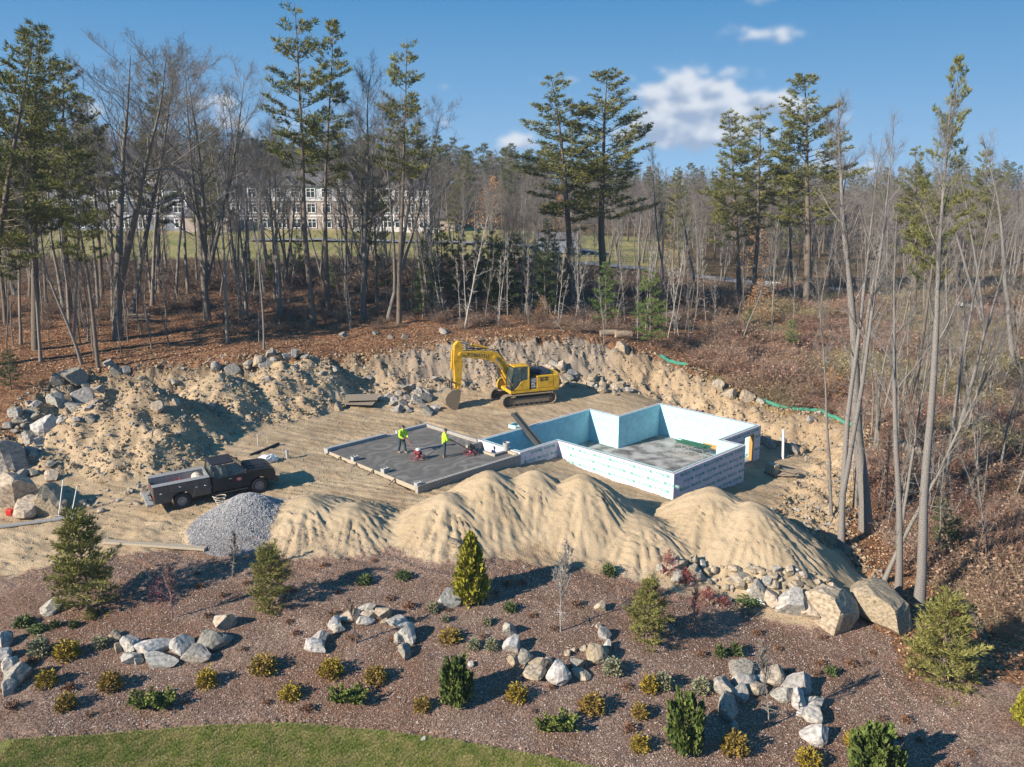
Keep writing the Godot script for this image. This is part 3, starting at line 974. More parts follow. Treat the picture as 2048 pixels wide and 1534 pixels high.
func build_excavator() -> void:
	var x0 := 0.77; var z0 := -60.75
	var e := thing("excavator", "yellow tracked excavator parked below the cut bank with bucket down", "excavator", Vector3(x0, 0.24, z0), -2.756)
	# undercarriage
	for s in [-1.0, 1.0]:
		var zc: float = 1.2 * s
		var fr := MB.new()
		fr.prism(poly2([-1.6, 0.22, 1.6, 0.22, 1.75, 0.45, 1.6, 0.62, -1.6, 0.68, -1.75, 0.45]), zc - 0.16, zc + 0.16, 0.02)
		var tr := obj("track_frame", fr, M.muddy, e)
		var sh := MB.new()
		var L := 1.72; var R := 0.40
		var total := 4.0 * L + TAU * R
		var count := 52
		for k in count:
			var d := total * k / count
			var p: Vector2; var a: float
			if d < 2.0 * L: p = Vector2(-L + d, R); a = 0.0
			elif d < 2.0 * L + PI * R: a = -(d - 2.0 * L) / R; p = Vector2(L + sin(-a) * R, cos(a) * R)
			elif d < 4.0 * L + PI * R: p = Vector2(L - (d - 2.0 * L - PI * R), -R); a = PI
			else: a = -PI - (d - 4.0 * L - PI * R) / R; p = Vector2(-L - sin(-a - PI) * R, cos(a) * R)
			sh.xf = Transform3D(Basis(Vector3(0, 0, 1), a), Vector3(p.x, p.y + 0.47, zc))
			sh.box(Vector3(0, 0.02, 0), Vector3(0.165, 0.035, 0.6), 0.006)
			sh.box(Vector3(0.05, 0.055, 0), Vector3(0.02, 0.04, 0.6))
			sh.box(Vector3(0, -0.02, 0), Vector3(0.14, 0.05, 0.2))
		obj("track_shoes", sh, M.muddy, tr).set_meta("kind", "stuff")
		for k in 7:
			var ro := MB.new()
			var x := -1.2 + 0.4 * k
			ro.cyl(Vector3(x, 0.2, zc - 0.2), Vector3(x, 0.2, zc + 0.2), 0.1, 12)
			obj("roller", ro, M.rust_steel, tr)
		for k in [-1.0, 1.0]:
			var sp := MB.new()
			sp.cyl(Vector3(k * L, 0.47, zc - 0.14), Vector3(k * L, 0.47, zc + 0.14), 0.34, 18)
			sp.cyl(Vector3(k * L, 0.47, zc - 0.2), Vector3(k * L, 0.47, zc + 0.2), 0.14, 12)
			obj("idler" if k > 0 else "sprocket", sp, M.rust_steel, tr)
	var cb := MB.new()
	cb.box(Vector3(0, 0.62, 0), Vector3(1.7, 0.35, 1.9), 0.05)
	cb.cyl(Vector3(0, 0.7, 0), Vector3(0, 1.02, 0), 0.62, 24)
	obj("car_body", cb, M.rust_steel, e)
	# house
	var pf := MB.new()
	pf.box(Vector3(-0.45, 1.12, 0), Vector3(3.9, 0.24, 2.66), 0.03)
	obj("platform", pf, M.yellow, e)
	var cw := MB.new()
	var arc := PackedVector2Array()
	for k in 13:
		var a := lerpf(-1.0, 1.0, k / 12.0)
		arc.append(Vector2(-2.78 + 0.35 * a * a, a * 1.33))
	arc.append(Vector2(-2.0, 1.33)); arc.append(Vector2(-2.0, -1.33))
	cw.xf = Transform3D(Basis(Vector3(1, 0, 0), PI / 2), Vector3.ZERO)
	cw.prism(arc, -2.2, -1.06, 0.05)
	obj("counterweight", cw, M.yellow, e)
	var sd := MB.new()
	sd.box(Vector3(-1.3, 1.73, -1.03), Vector3(1.38, 0.96, 0.6), 0.04)
	var side := obj("side_cover", sd, M.yellow, e)
	var lv := MB.new()
	for a in [-1.02, -1.38]:
		for b in [1.86, 2.02]: lv.box(Vector3(a, b, -1.332), Vector3(0.28, 0.11, 0.012))
	obj("vent", lv, M.black, side)
	var dc := MB.new()
	dc.box(Vector3(-0.35, 1.70, -1.0), Vector3(0.5, 0.92, 0.62), 0.03)
	obj("decal_panel", dc, M.black, e)
	var st := MB.new()
	for k in 3: st.box(Vector3(-0.35, 2.0 - 0.09 * k, -1.313), Vector3(0.46, 0.03, 0.01))
	print_word(st, word_mesh("PC", 0.2), Transform3D(Basis(Vector3.UP, PI), Vector3(-0.35, 1.62, -1.316)))
	print_word(st, word_mesh("210", 0.14), Transform3D(Basis(Vector3.UP, PI), Vector3(-0.35, 1.42, -1.316)))
	obj("model_marking", st, M.white, e)
	var rs := MB.new()
	rs.box(Vector3(-1.0, 1.7, 1.0), Vector3(1.9, 0.9, 0.66), 0.04)
	rs.box(Vector3(0.5, 1.6, 1.0), Vector3(0.95, 0.72, 0.62), 0.05)
	obj("tank_box", rs, M.yellow, e)
	var tb := MB.new()
	tb.xf = Transform3D(Basis.IDENTITY, Vector3(1.25, 1.0, 0.98))
	tb.prism(poly2([-0.28, 0, 0.35, 0, 0.35, 0.35, 0.2, 0.62, -0.05, 0.72, -0.28, 0.72]), -0.3, 0.3, 0.05)
	obj("tool_box", tb, M.yellow, e)
	var hd := MB.new()
	hd.box(Vector3(-1.15, 2.33, 0.05), Vector3(1.75, 0.30, 1.5), 0.1)
	hd.box(Vector3(-0.75, 2.50, -0.35), Vector3(0.8, 0.22, 0.7), 0.08)
	hd.box(Vector3(-1.35, 2.30, -0.95), Vector3(1.0, 0.16, 0.45), 0.05)
	var hood := obj("engine_hood", hd, M.navy, e)
	var ex := MB.new()
	ex.tube([Vector3(-1.5, 2.4, 0.5), Vector3(-1.5, 2.85, 0.5), Vector3(-1.6, 2.95, 0.5)], [0.06, 0.06, 0.06], 10)
	obj("exhaust", ex, M.black, hood)
	# cab
	var cabp := poly2([0.02, 1.24, 1.42, 1.24, 1.5, 1.75, 1.22, 2.92, 1.0, 3.02, 0.1, 3.02, 0.02, 2.9])
	var pillars := MB.new()
	for z in [-1.3, -0.38]:
		for k in [[0.05, 1.24, 0.05, 2.98], [1.40, 1.24, 1.47, 1.8], [1.47, 1.8, 1.2, 2.94], [0.62, 1.24, 0.62, 2.98], [0.05, 1.3, 1.42, 1.3]]:
			pillars.bar(Vector3(k[0], k[1], z), Vector3(k[2], k[3], z), 0.07, 0.07, 0.015)
	for k in [[1.44, 1.3], [1.2, 2.94], [0.05, 2.95]]: pillars.bar(Vector3(k[0], k[1], -1.3), Vector3(k[0], k[1], -0.38), 0.07, 0.07, 0.015)
	var cab := obj("cab_frame", pillars, M.black, e)
	var lowd := MB.new()
	lowd.prism(poly2([0.05, 1.26, 1.3, 1.26, 0.9, 1.5, 0.62, 1.9, 0.05, 2.0]), -1.345, -1.3, 0.008)
	lowd.box(Vector3(0.03, 2.1, -1.32), Vector3(0.12, 1.75, 0.06), 0.01)
	obj("door_panel", lowd, M.yellow, cab)
	var roof := MB.new()
	roof.box(Vector3(0.62, 3.02, -0.84), Vector3(1.2, 0.09, 0.98), 0.03)
	obj("cab_roof", roof, M.yellow, cab)
	var gl := MB.new()
	gl.prism(cabp, -1.30, -1.292)
	gl.prism(cabp, -0.388, -0.38)
	gl.quad(Vector3(1.46, 1.75, -1.29), Vector3(1.46, 1.75, -0.39), Vector3(1.2, 2.92, -0.39), Vector3(1.2, 2.92, -1.29))
	gl.quad(Vector3(1.41, 1.28, -1.29), Vector3(1.41, 1.28, -0.39), Vector3(1.46, 1.72, -0.39), Vector3(1.46, 1.72, -1.29))
	obj("window", gl, M.glass, cab)
	var seat := MB.new()
	seat.box(Vector3(0.45, 1.7, -0.84), Vector3(0.5, 0.16, 0.5), 0.04)
	seat.box(Vector3(0.25, 2.15, -0.84), Vector3(0.14, 0.8, 0.48), 0.05)
	seat.box(Vector3(0.9, 1.75, -0.84), Vector3(0.1, 0.7, 0.6), 0.03)
	seat.box(Vector3(0.7, 1.3, -0.84), Vector3(1.3, 0.06, 0.88))
	seat.box(Vector3(0.1, 2.1, -0.84), Vector3(0.05, 1.7, 0.9))
	obj("seat", seat, M.black, cab)
	var rl := MB.new()
	for z in [-1.36, 1.3]:
		rl.tube([Vector3(1.3, 1.24, z), Vector3(1.32, 1.75, z), Vector3(1.0, 1.85, z)], [0.015, 0.015, 0.015], 6)
	rl.tube([Vector3(1.15, 1.9, 1.3), Vector3(1.45, 2.35, 1.35), Vector3(1.5, 2.75, 1.35)], [0.015, 0.015, 0.015], 6)
	obj("hand_rail", rl, M.black, e)
	# boom, arm, bucket and rams
	var bm := MB.new()
	bm.prism(poly2([0.42, 1.5, 0.8, 1.38, 1.35, 2.2, 2.0, 3.05, 2.35, 3.3, 3.3, 3.55, 4.85, 3.82, 5.02, 3.98, 4.95, 4.18, 4.7, 4.22, 3.4, 4.16, 2.4, 4.06, 1.9, 3.86, 1.3, 3.1, 0.45, 1.85]), -0.12, 0.42, 0.02)
	bm.cyl(Vector3(2.25, 3.62, -0.2), Vector3(2.25, 3.62, 0.5), 0.12, 14)
	bm.cyl(Vector3(4.92, 4.0, -0.2), Vector3(4.92, 4.0, 0.5), 0.13, 14)
	var boom := obj("boom", bm, M.yellow, e)
	var nm := MB.new()
	print_word(nm, word_mesh("KOMATSU", 0.26), Transform3D(Basis(Vector3(-0.985, -0.17, 0), Vector3(-0.17, 0.985, 0), Vector3(0, 0, -1)), Vector3(3.55, 3.84, -0.124)))
	obj("boom_lettering", nm, M.navy_ink, boom)
	var ar := MB.new()
	ar.prism(poly2([4.80, 4.96, 5.08, 4.98, 5.32, 4.72, 5.42, 3.7, 5.30, 1.5, 5.05, 1.42, 4.86, 1.7, 4.72, 3.5, 4.76, 3.9, 4.66, 4.6]), -0.06, 0.36, 0.02)
	ar.cyl(Vector3(5.1, 1.5, -0.16), Vector3(5.1, 1.5, 0.46), 0.09, 12)
	obj("arm", ar, M.yellow, e)
	var ram := func(a: Vector3, b: Vector3, r: float) -> void:
		var m1 := MB.new()
		m1.cyl(a, a.lerp(b, 0.6), r, 12)
		m1.cyl(a.lerp(b, 0.57), a.lerp(b, 0.61), r * 1.15, 12)
		var o := obj("hydraulic_ram", m1, M.yellow, e)
		var m2 := MB.new()
		m2.cyl(a.lerp(b, 0.6), b, r * 0.55, 10)
		obj("ram_rod", m2, M.chrome, o)
	ram.call(Vector3(0.95, 1.15, -0.28), Vector3(2.2, 3.55, -0.2), 0.085)
	ram.call(Vector3(0.95, 1.15, 0.58), Vector3(2.2, 3.55, 0.5), 0.085)
	ram.call(Vector3(2.7, 4.3, 0.15), Vector3(4.85, 4.86, 0.15), 0.09)
	ram.call(Vector3(5.42, 4.35, 0.15), Vector3(5.58, 2.05, 0.15), 0.075)
	var hs := MB.new()
	for z in [-0.02, 0.12, 0.26]:
		hs.tube([Vector3(0.7, 2.2, z), Vector3(1.9, 4.0, z), Vector3(2.7, 4.24, z), Vector3(4.2, 4.36, z), Vector3(4.75, 4.7, z), Vector3(5.35, 4.5, z)], [0.022, 0.022, 0.022, 0.022, 0.022, 0.022], 6)
	obj("hose", hs, M.black, boom)
	var lk := MB.new()
	for z in [-0.1, 0.4]:
		lk.bar(Vector3(5.28, 1.9, z), Vector3(5.62, 2.05, z), 0.05, 0.12, 0.01)
		lk.bar(Vector3(5.62, 2.05, z), Vector3(5.6, 1.35, z), 0.05, 0.12, 0.01)
	obj("bucket_link", lk, M.rust_steel, e)
	var outer := [Vector2(5.0, 1.38), Vector2(5.3, 1.5), Vector2(5.68, 1.45), Vector2(6.0, 1.22), Vector2(6.18, 0.88), Vector2(6.14, 0.52), Vector2(5.92, 0.22), Vector2(5.62, 0.04), Vector2(5.3, -0.06)]
	var bk := MB.new()
	for k in outer.size() - 1:
		var a: Vector2 = outer[k]; var b: Vector2 = outer[k + 1]
		bk.bar(Vector3(a.x, a.y, 0.15), Vector3(b.x, b.y, 0.15), 1.15, 0.035, 0.0, Vector3(0, 0, 1).cross(Vector3(b.x - a.x, b.y - a.y, 0)).normalized())
	var pl := PackedVector2Array(outer)
	pl.append(Vector2(5.1, 0.65))
	bk.prism(pl, -0.44, -0.41)
	bk.prism(pl, 0.71, 0.74)
	for k in 5:
		bk.bar(Vector3(5.36, -0.03, -0.36 + k * 0.255), Vector3(5.08, -0.12, -0.36 + k * 0.255), 0.09, 0.06, 0.015)
	obj("bucket", bk, M.muddy, e)

# ================================================================ work truck
func wheel(parent: Node3D, at: Vector3, side: float, r := 0.42, w := 0.27) -> void:
	var t := MB.new()
	t.xf = Transform3D(Basis(Vector3(1, 0, 0), PI / 2 * side), at)
	t.lathe([Vector2(r * 0.58, -w / 2), Vector2(r * 0.86, -w / 2), Vector2(r * 0.97, -w * 0.42), Vector2(r, -w * 0.3), Vector2(r, w * 0.3), Vector2(r * 0.97, w * 0.42), Vector2(r * 0.86, w / 2), Vector2(r * 0.58, w / 2)], 28)
	for k in 40:
		var a := TAU * k / 40
		t.box(Vector3(cos(a) * r, (w * 0.2) * (1 if k % 2 else -1), sin(a) * r), Vector3(0.03, w * 0.32, 0.03))
	var o := obj("wheel", t, M.rubber, parent)
	var m := MB.new()
	m.xf = t.xf
	m.lathe([Vector2(0.0, w * 0.40), Vector2(r * 0.22, w * 0.40), Vector2(r * 0.25, w * 0.28), Vector2(r * 0.42, w * 0.16), Vector2(r * 0.54, w * 0.18), Vector2(r * 0.6, w * 0.5), Vector2(r * 0.6, -w * 0.5)], 24)
	for k in 8:
		var a := TAU * k / 8
		m.cyl(Vector3(cos(a) * r * 0.16, w * 0.38, sin(a) * r * 0.16), Vector3(cos(a) * r * 0.16, w * 0.44, sin(a) * r * 0.16), 0.016, 6)
	obj("rim", m, M.rim, o)

func build_truck() -> void:
	var a := Vector3(-17.78, 0, -41.74); var f := Vector3(0.865, 0, -0.5)
	var ya := ground(a.x + 0.42, a.z + 0.73); var yb := ground(a.x + f.x * 4 + 0.42, a.z + f.z * 4 + 0.73)
	ya = clampf(ya, -0.55, -0.38); yb = clampf(yb, -0.48, -0.30)
	var t := thing("work_truck", "black pickup with a grey steel service body parked beside the gravel heap", "truck", Vector3(a.x, ya, a.z), 0.5236)
	t.rotation.z = atan2(yb - ya, 4.0)
	for x in [0.0, 4.0]:
		for s in [-1.0, 1.0]: wheel(t, Vector3(x, 0.42, s * 0.86), s)
	var fr := MB.new()
	for z in [-0.42, 0.42]: fr.box(Vector3(1.6, 0.55, z), Vector3(6.2, 0.16, 0.09))
	fr.box(Vector3(0, 0.42, 0), Vector3(0.14, 0.14, 1.6)); fr.box(Vector3(4.0, 0.42, 0), Vector3(0.14, 0.14, 1.6))
	obj("chassis", fr, M.black, t)
	# service body: two locker walls with a floor between
	for s in [-1.0, 1.0]:
		var b := MB.new()
		var lo := [-1.35, 0.50, -0.55, 0.50]
		var pts := [-1.35, 0.52]
		pts.append_array([-0.56, 0.52])
		for k in 9:
			var an := PI - PI * k / 8.0
			pts.append_array([cos(an) * 0.53, 0.50 + sin(an) * 0.47])
		pts.append_array([0.56, 0.52, 1.48, 0.52, 1.48, 1.45, -1.35, 1.45])
		b.prism(poly2(pts), s * 0.60, s * 1.02, 0.012)
		var body := obj("service_body", b, M.locker, t)
		for q in [[-1.32, -0.62, 0.56, 1.38], [-0.58, 0.55, 1.02, 1.38], [0.60, 0.98, 0.56, 1.38], [1.0, 1.45, 0.56, 1.38]]:
			var d := MB.new()
			d.box(Vector3((q[0] + q[1]) / 2, (q[2] + q[3]) / 2, s * 1.027), Vector3(q[1] - q[0], q[3] - q[2], 0.02), 0.006)
			var dr := obj("locker_door", d, M.locker, body)
			var hd := MB.new()
			hd.box(Vector3((q[0] + q[1]) / 2, q[2] + (q[3] - q[2]) * 0.6, s * 1.045), Vector3(0.1, 0.06, 0.025), 0.008)
			obj("latch", hd, M.chrome, dr)
	var rail := MB.new()
	for s in [-1.0, 1.0]: rail.box(Vector3(0.065, 1.462, s * 0.81), Vector3(2.85, 0.024, 0.44), 0.008)
	for s in [-1.0, 1.0]: rail.box(Vector3(0.065, 1.12, s * 0.593), Vector3(2.7, 0.62, 0.012))
	rail.box(Vector3(1.44, 1.1, 0), Vector3(0.05, 0.74, 1.2)); rail.box(Vector3(1.43, 1.462, 0), Vector3(0.12, 0.03, 1.2), 0.006)
	rail.box(Vector3(0.05, 0.80, 0), Vector3(2.75, 0.05, 1.22))
	obj("bed_floor", rail, M.rail_grey, t)
	var tg := MB.new()
	tg.box(Vector3(-1.33, 1.03, 0), Vector3(0.06, 0.5, 1.19), 0.01)
	obj("tailgate", tg, M.locker, t)
	var bp := MB.new()
	bp.box(Vector3(-1.55, 0.52, 0), Vector3(0.36, 0.14, 2.02), 0.02)
	bp.box(Vector3(-1.62, 0.60, 0), Vector3(0.2, 0.02, 0.6))
	obj("rear_bumper", bp, M.rail_grey, t)
	for s in [-1.0, 1.0]:
		var tl := MB.new()
		tl.box(Vector3(-1.362, 0.9, s * 0.86), Vector3(0.02, 0.22, 0.12), 0.006)
		obj("tail_light", tl, M.red, t)
	# cab
	var cabp := poly2([1.56, 0.55, 3.5, 0.55, 3.52, 0.95, 3.62, 1.32, 3.5, 1.36, 2.92, 1.94, 2.7, 2.0, 1.75, 2.0, 1.62, 1.94, 1.56, 1.4])
	var cb := MB.new()
	cb.prism(poly2([1.56, 0.5, 3.52, 0.5, 3.62, 1.34, 1.56, 1.34]), -0.98, 0.98, 0.05)
	var cab := obj("cab", cb, M.truck_black, t)
	var rf := MB.new()
	rf.box(Vector3(2.25, 1.97, 0), Vector3(1.25, 0.09, 1.5), 0.045)
	for s in [-1.0, 1.0]:
		rf.bar(Vector3(3.5, 1.34, s * 0.9), Vector3(2.84, 1.95, s * 0.74), 0.09, 0.06, 0.01)
		rf.bar(Vector3(1.60, 1.34, s * 0.92), Vector3(1.68, 1.95, s * 0.75), 0.10, 0.10, 0.01)
		rf.bar(Vector3(2.42, 1.34, s * 0.93), Vector3(2.40, 1.95, s * 0.755), 0.06, 0.07, 0.01)
		for k in 3: rf.box(Vector3(2.0 + 0.3 * k, 2.02, s * 0.62), Vector3(0.05, 0.03, 0.06), 0.01)
	obj("cab_roof", rf, M.truck_black, cab)
	var gl := MB.new()
	for s in [-1.0, 1.0]:
		gl.quad(Vector3(1.7, 1.34, s * 0.925), Vector3(3.45, 1.34, s * 0.91), Vector3(2.86, 1.92, s * 0.75), Vector3(1.72, 1.92, s * 0.75))
	gl.quad(Vector3(3.52, 1.34, -0.88), Vector3(3.52, 1.34, 0.88), Vector3(2.88, 1.93, 0.72), Vector3(2.88, 1.93, -0.72))
	gl.quad(Vector3(1.585, 1.36, -0.86), Vector3(1.585, 1.36, 0.86), Vector3(1.665, 1.92, 0.72), Vector3(1.665, 1.92, -0.72))
	obj("window", gl, M.glass, cab)
	var seats := MB.new()
	for z in [-0.45, 0.45]:
		seats.box(Vector3(2.2, 1.35, z), Vector3(0.14, 0.6, 0.5), 0.05); seats.box(Vector3(1.75, 1.3, z), Vector3(0.14, 0.5, 0.6), 0.05)
	seats.box(Vector3(3.3, 1.36, 0), Vector3(0.3, 0.06, 1.7), 0.02)
	obj("seat", seats, M.seat_grey, cab)
	for s in [-1.0, 1.0]:
		var dl := MB.new()
		for x in [1.72, 2.42, 3.44]: dl.box(Vector3(x, 0.95, s * 0.982), Vector3(0.012, 0.7, 0.006))
		dl.box(Vector3(2.58, 0.62, s * 0.982), Vector3(1.72, 0.012, 0.006))
		var dr := obj("door", dl, M.black, cab)
		var hn := MB.new()
		hn.box(Vector3(2.55, 1.14, s * 0.995), Vector3(0.16, 0.035, 0.02), 0.008)
		obj("handle", hn, M.chrome, dr)
		var mi := MB.new()
		mi.bar(Vector3(3.3, 1.32, s * 0.95), Vector3(3.32, 1.38, s * 1.12), 0.04, 0.04)
		mi.box(Vector3(3.34, 1.45, s * 1.16), Vector3(0.09, 0.26, 0.17), 0.02)
		obj("mirror", mi, M.black, cab)
		var em := MB.new()
		var el := PackedVector2Array()
		for k in 16: el.append(Vector2(2.98 + 0.16 * cos(TAU * k / 16), 1.02 + 0.11 * sin(TAU * k / 16)))
		em.prism(el, s * 0.982, s * 0.986)
		obj("door_emblem", em, M.emblem_red, cab)
		var ew := MB.new()
		for k in 4: ew.bar(Vector3(2.88 + 0.03 * k, 1.06 - 0.035 * k, s * 0.988), Vector3(3.04 + 0.02 * k, 1.08 - 0.03 * k, s * 0.988), 0.016, 0.004)
		obj("emblem_stripes", ew, M.white, cab)
		var sb := MB.new()
		sb.cyl(Vector3(1.6, 0.42, s * 1.0), Vector3(3.4, 0.42, s * 1.0), 0.045, 10)
		obj("side_step", sb, M.black, t)
	# nose
	var ns := MB.new()
	var pts := [3.5, 0.58, 3.44, 0.62]
	for k in 9:
		var an := PI - PI * k / 8.0
		pts.append_array([4.0 + cos(an) * 0.52, 0.48 + sin(an) * 0.47])
	pts.append_array([4.56, 0.55, 4.9, 0.58, 4.93, 1.0, 4.86, 1.22, 4.6, 1.32, 3.62, 1.38, 3.5, 1.3])
	for s in [-1.0, 1.0]: ns.prism(poly2(pts), s * 0.72, s * 0.99, 0.03)
	var nose := obj("fender", ns, M.truck_black, t)
	var hd := MB.new()
	hd.xf = Transform3D(Basis.IDENTITY, Vector3(0, 0.0, 0))
	hd.prism(poly2([3.48, 0.9, 4.84, 0.9, 4.88, 1.18, 4.7, 1.33, 4.3, 1.40, 3.56, 1.43]), -0.72, 0.72, 0.03)
	hd.prism(poly2([3.6, 1.40, 4.75, 1.33, 4.6, 1.39, 3.6, 1.47]), -0.35, 0.35, 0.01)
	obj("hood", hd, M.truck_black, t)
	var gr := MB.new()
	gr.box(Vector3(4.9, 0.95, 0), Vector3(0.06, 0.42, 1.2), 0.02)
	for k in 3: gr.box(Vector3(4.935, 0.82 + 0.13 * k, 0), Vector3(0.03, 0.05, 1.15), 0.01)
	obj("grille", gr, M.black, nose)
	for s in [-1.0, 1.0]:
		var hl := MB.new()
		hl.box(Vector3(4.9, 1.0, s * 0.8), Vector3(0.07, 0.3, 0.26), 0.03)
		obj("headlight", hl, M.lamp_glass, t)
	var fb := MB.new()
	fb.box(Vector3(4.95, 0.58, 0), Vector3(0.2, 0.26, 2.0), 0.05)
	obj("front_bumper", fb, M.black, t)
	# load
	var at := t.transform
	var tank := MB.new()
	tank.cyl(Vector3(0, 0.28, -0.5), Vector3(0, 0.28, 0.5), 0.27, 18)
	tank.box(Vector3(0, 0.56, 0), Vector3(0.2, 0.06, 0.2), 0.02)
	var tk := obj("water_tank", tank, M.poly_tan)
	tk.transform = at * Transform3D(Basis.IDENTITY, Vector3(1.02, 0.84, 0))
	tag(tk, "pale plastic tank lying across the truck bed behind the cab", "tank")
	for k in 2:
		var g := thing("fuel_can", "red fuel can in the truck bed, %s the cab" % ["nearest", "farther from"][k], "can", at * Vector3(0.35 - 0.42 * k, 0.83, 0.15 - 0.2 * k), 0.5 + 0.4 * k)
		var gb := MB.new()
		gb.box(Vector3(0, 0.2, 0), Vector3(0.36, 0.4, 0.26), 0.04)
		obj("body", gb, M.red, g)
		var gh := MB.new()
		gh.tube([Vector3(-0.12, 0.4, 0), Vector3(-0.1, 0.47, 0), Vector3(0.08, 0.47, 0), Vector3(0.1, 0.4, 0)], [0.015, 0.015, 0.015, 0.015], 6)
		gh.cyl(Vector3(0.14, 0.38, 0), Vector3(0.2, 0.55, 0), 0.02, 8)
		obj("handle", gh, M.red, g)
	var mixd := thing("mortar_pan", "dusty brown tool box in the rear half of the truck bed", "tool box", at * Vector3(-0.7, 0.83, -0.1), 0.52)
	var mp := MB.new()
	mp.box(Vector3(0, 0.12, 0), Vector3(0.7, 0.24, 0.6), 0.02)
	obj("case", mp, M.muddy, mixd)
	var ml := MB.new()
	ml.box(Vector3(0, 0.26, 0), Vector3(0.74, 0.05, 0.64), 0.015)
	obj("lid", ml, M.muddy, mixd)

# ================================================================ people
# a body is a field of tapered capsules joined by a smooth minimum and meshed as surface nets
class Field:
	var lo: Vector3
	var cell: float
	var nx: int
	var ny: int
	var nz: int
	var val := PackedFloat32Array()
	func _init(a: Vector3, b: Vector3, c: float) -> void:
		lo = a; cell = c
		nx = int((b.x - a.x) / c) + 2; ny = int((b.y - a.y) / c) + 2; nz = int((b.z - a.z) / c) + 2
		val.resize(nx * ny * nz); val.fill(1.0)
	func bone(a: Vector3, b: Vector3, ra: float, rb: float, k := 0.03, squash := Vector3.ONE) -> void:
		var r := maxf(ra, rb) * maxf(squash.x, maxf(squash.y, squash.z)) + k + cell * 2.0
		var p0 := ((a.min(b) - Vector3.ONE * r - lo) / cell).floor()
		var p1 := ((a.max(b) + Vector3.ONE * r - lo) / cell).ceil()
		var ab := b - a
		var l2 := maxf(ab.length_squared(), 1e-9)
		for z in range(maxi(0, int(p0.z)), mini(nz, int(p1.z) + 1)):
			for y in range(maxi(0, int(p0.y)), mini(ny, int(p1.y) + 1)):
				for x in range(maxi(0, int(p0.x)), mini(nx, int(p1.x) + 1)):
					var p := lo + Vector3(x, y, z) * cell
					var t := clampf((p - a).dot(ab) / l2, 0.0, 1.0)
					var d := ((p - a - ab * t) / squash).length() - lerpf(ra, rb, t)
					var i := (z * ny + y) * nx + x
					var o := val[i]
					var h := clampf(0.5 + 0.5 * (o - d) / k, 0.0, 1.0)
					val[i] = lerpf(o, d, h) - k * h * (1.0 - h)
	func net(mb: MB) -> void:
		var at := {}
		var off := [0, 1, nx, nx + 1, nx * ny, nx * ny + 1, nx * ny + nx, nx * ny + nx + 1]
		for z in nz - 1:
			for y in ny - 1:
				for x in nx - 1:
					var i := (z * ny + y) * nx + x
					var neg := 0
					for o in off:
						if val[i + o] < 0.0: neg += 1
					if neg == 0 or neg == 8: continue
					var sum := Vector3.ZERO
					var cnt := 0
					for e in [[0, 1], [2, 3], [4, 5], [6, 7], [0, 2], [1, 3], [4, 6], [5, 7], [0, 4], [1, 5], [2, 6], [3, 7]]:
						var va := val[i + off[e[0]]]; var vb := val[i + off[e[1]]]
						if (va < 0.0) == (vb < 0.0): continue
						var t := va / (va - vb)
						var pa := Vector3(e[0] & 1, (e[0] >> 1) & 1, e[0] >> 2); var pb := Vector3(e[1] & 1, (e[1] >> 1) & 1, e[1] >> 2)
						sum += pa.lerp(pb, t); cnt += 1
					var g := Vector3(val[i + 1] - val[i], val[i + nx] - val[i], val[i + nx * ny] - val[i])
					at[i] = mb.add(lo + (Vector3(x, y, z) + sum / cnt) * cell, g.normalized())
		for i in at.keys():
			var inside := val[i] < 0.0
			for ax in 3:
				var o: int = [1, nx, nx * ny][ax]
				if (val[i + o] < 0.0) == inside: continue
				var u: int = [nx, nx * ny, 1][ax]; var w: int = [nx * ny, 1, nx][ax]
				if not (at.has(i - u) and at.has(i - w) and at.has(i - u - w)): continue
				var q := [at[i], at[i - u], at[i - u - w], at[i - w]]
				if inside: q.reverse()
				for k in [0, 1, 2, 0, 2, 3]: mb.ix.append(q[k])

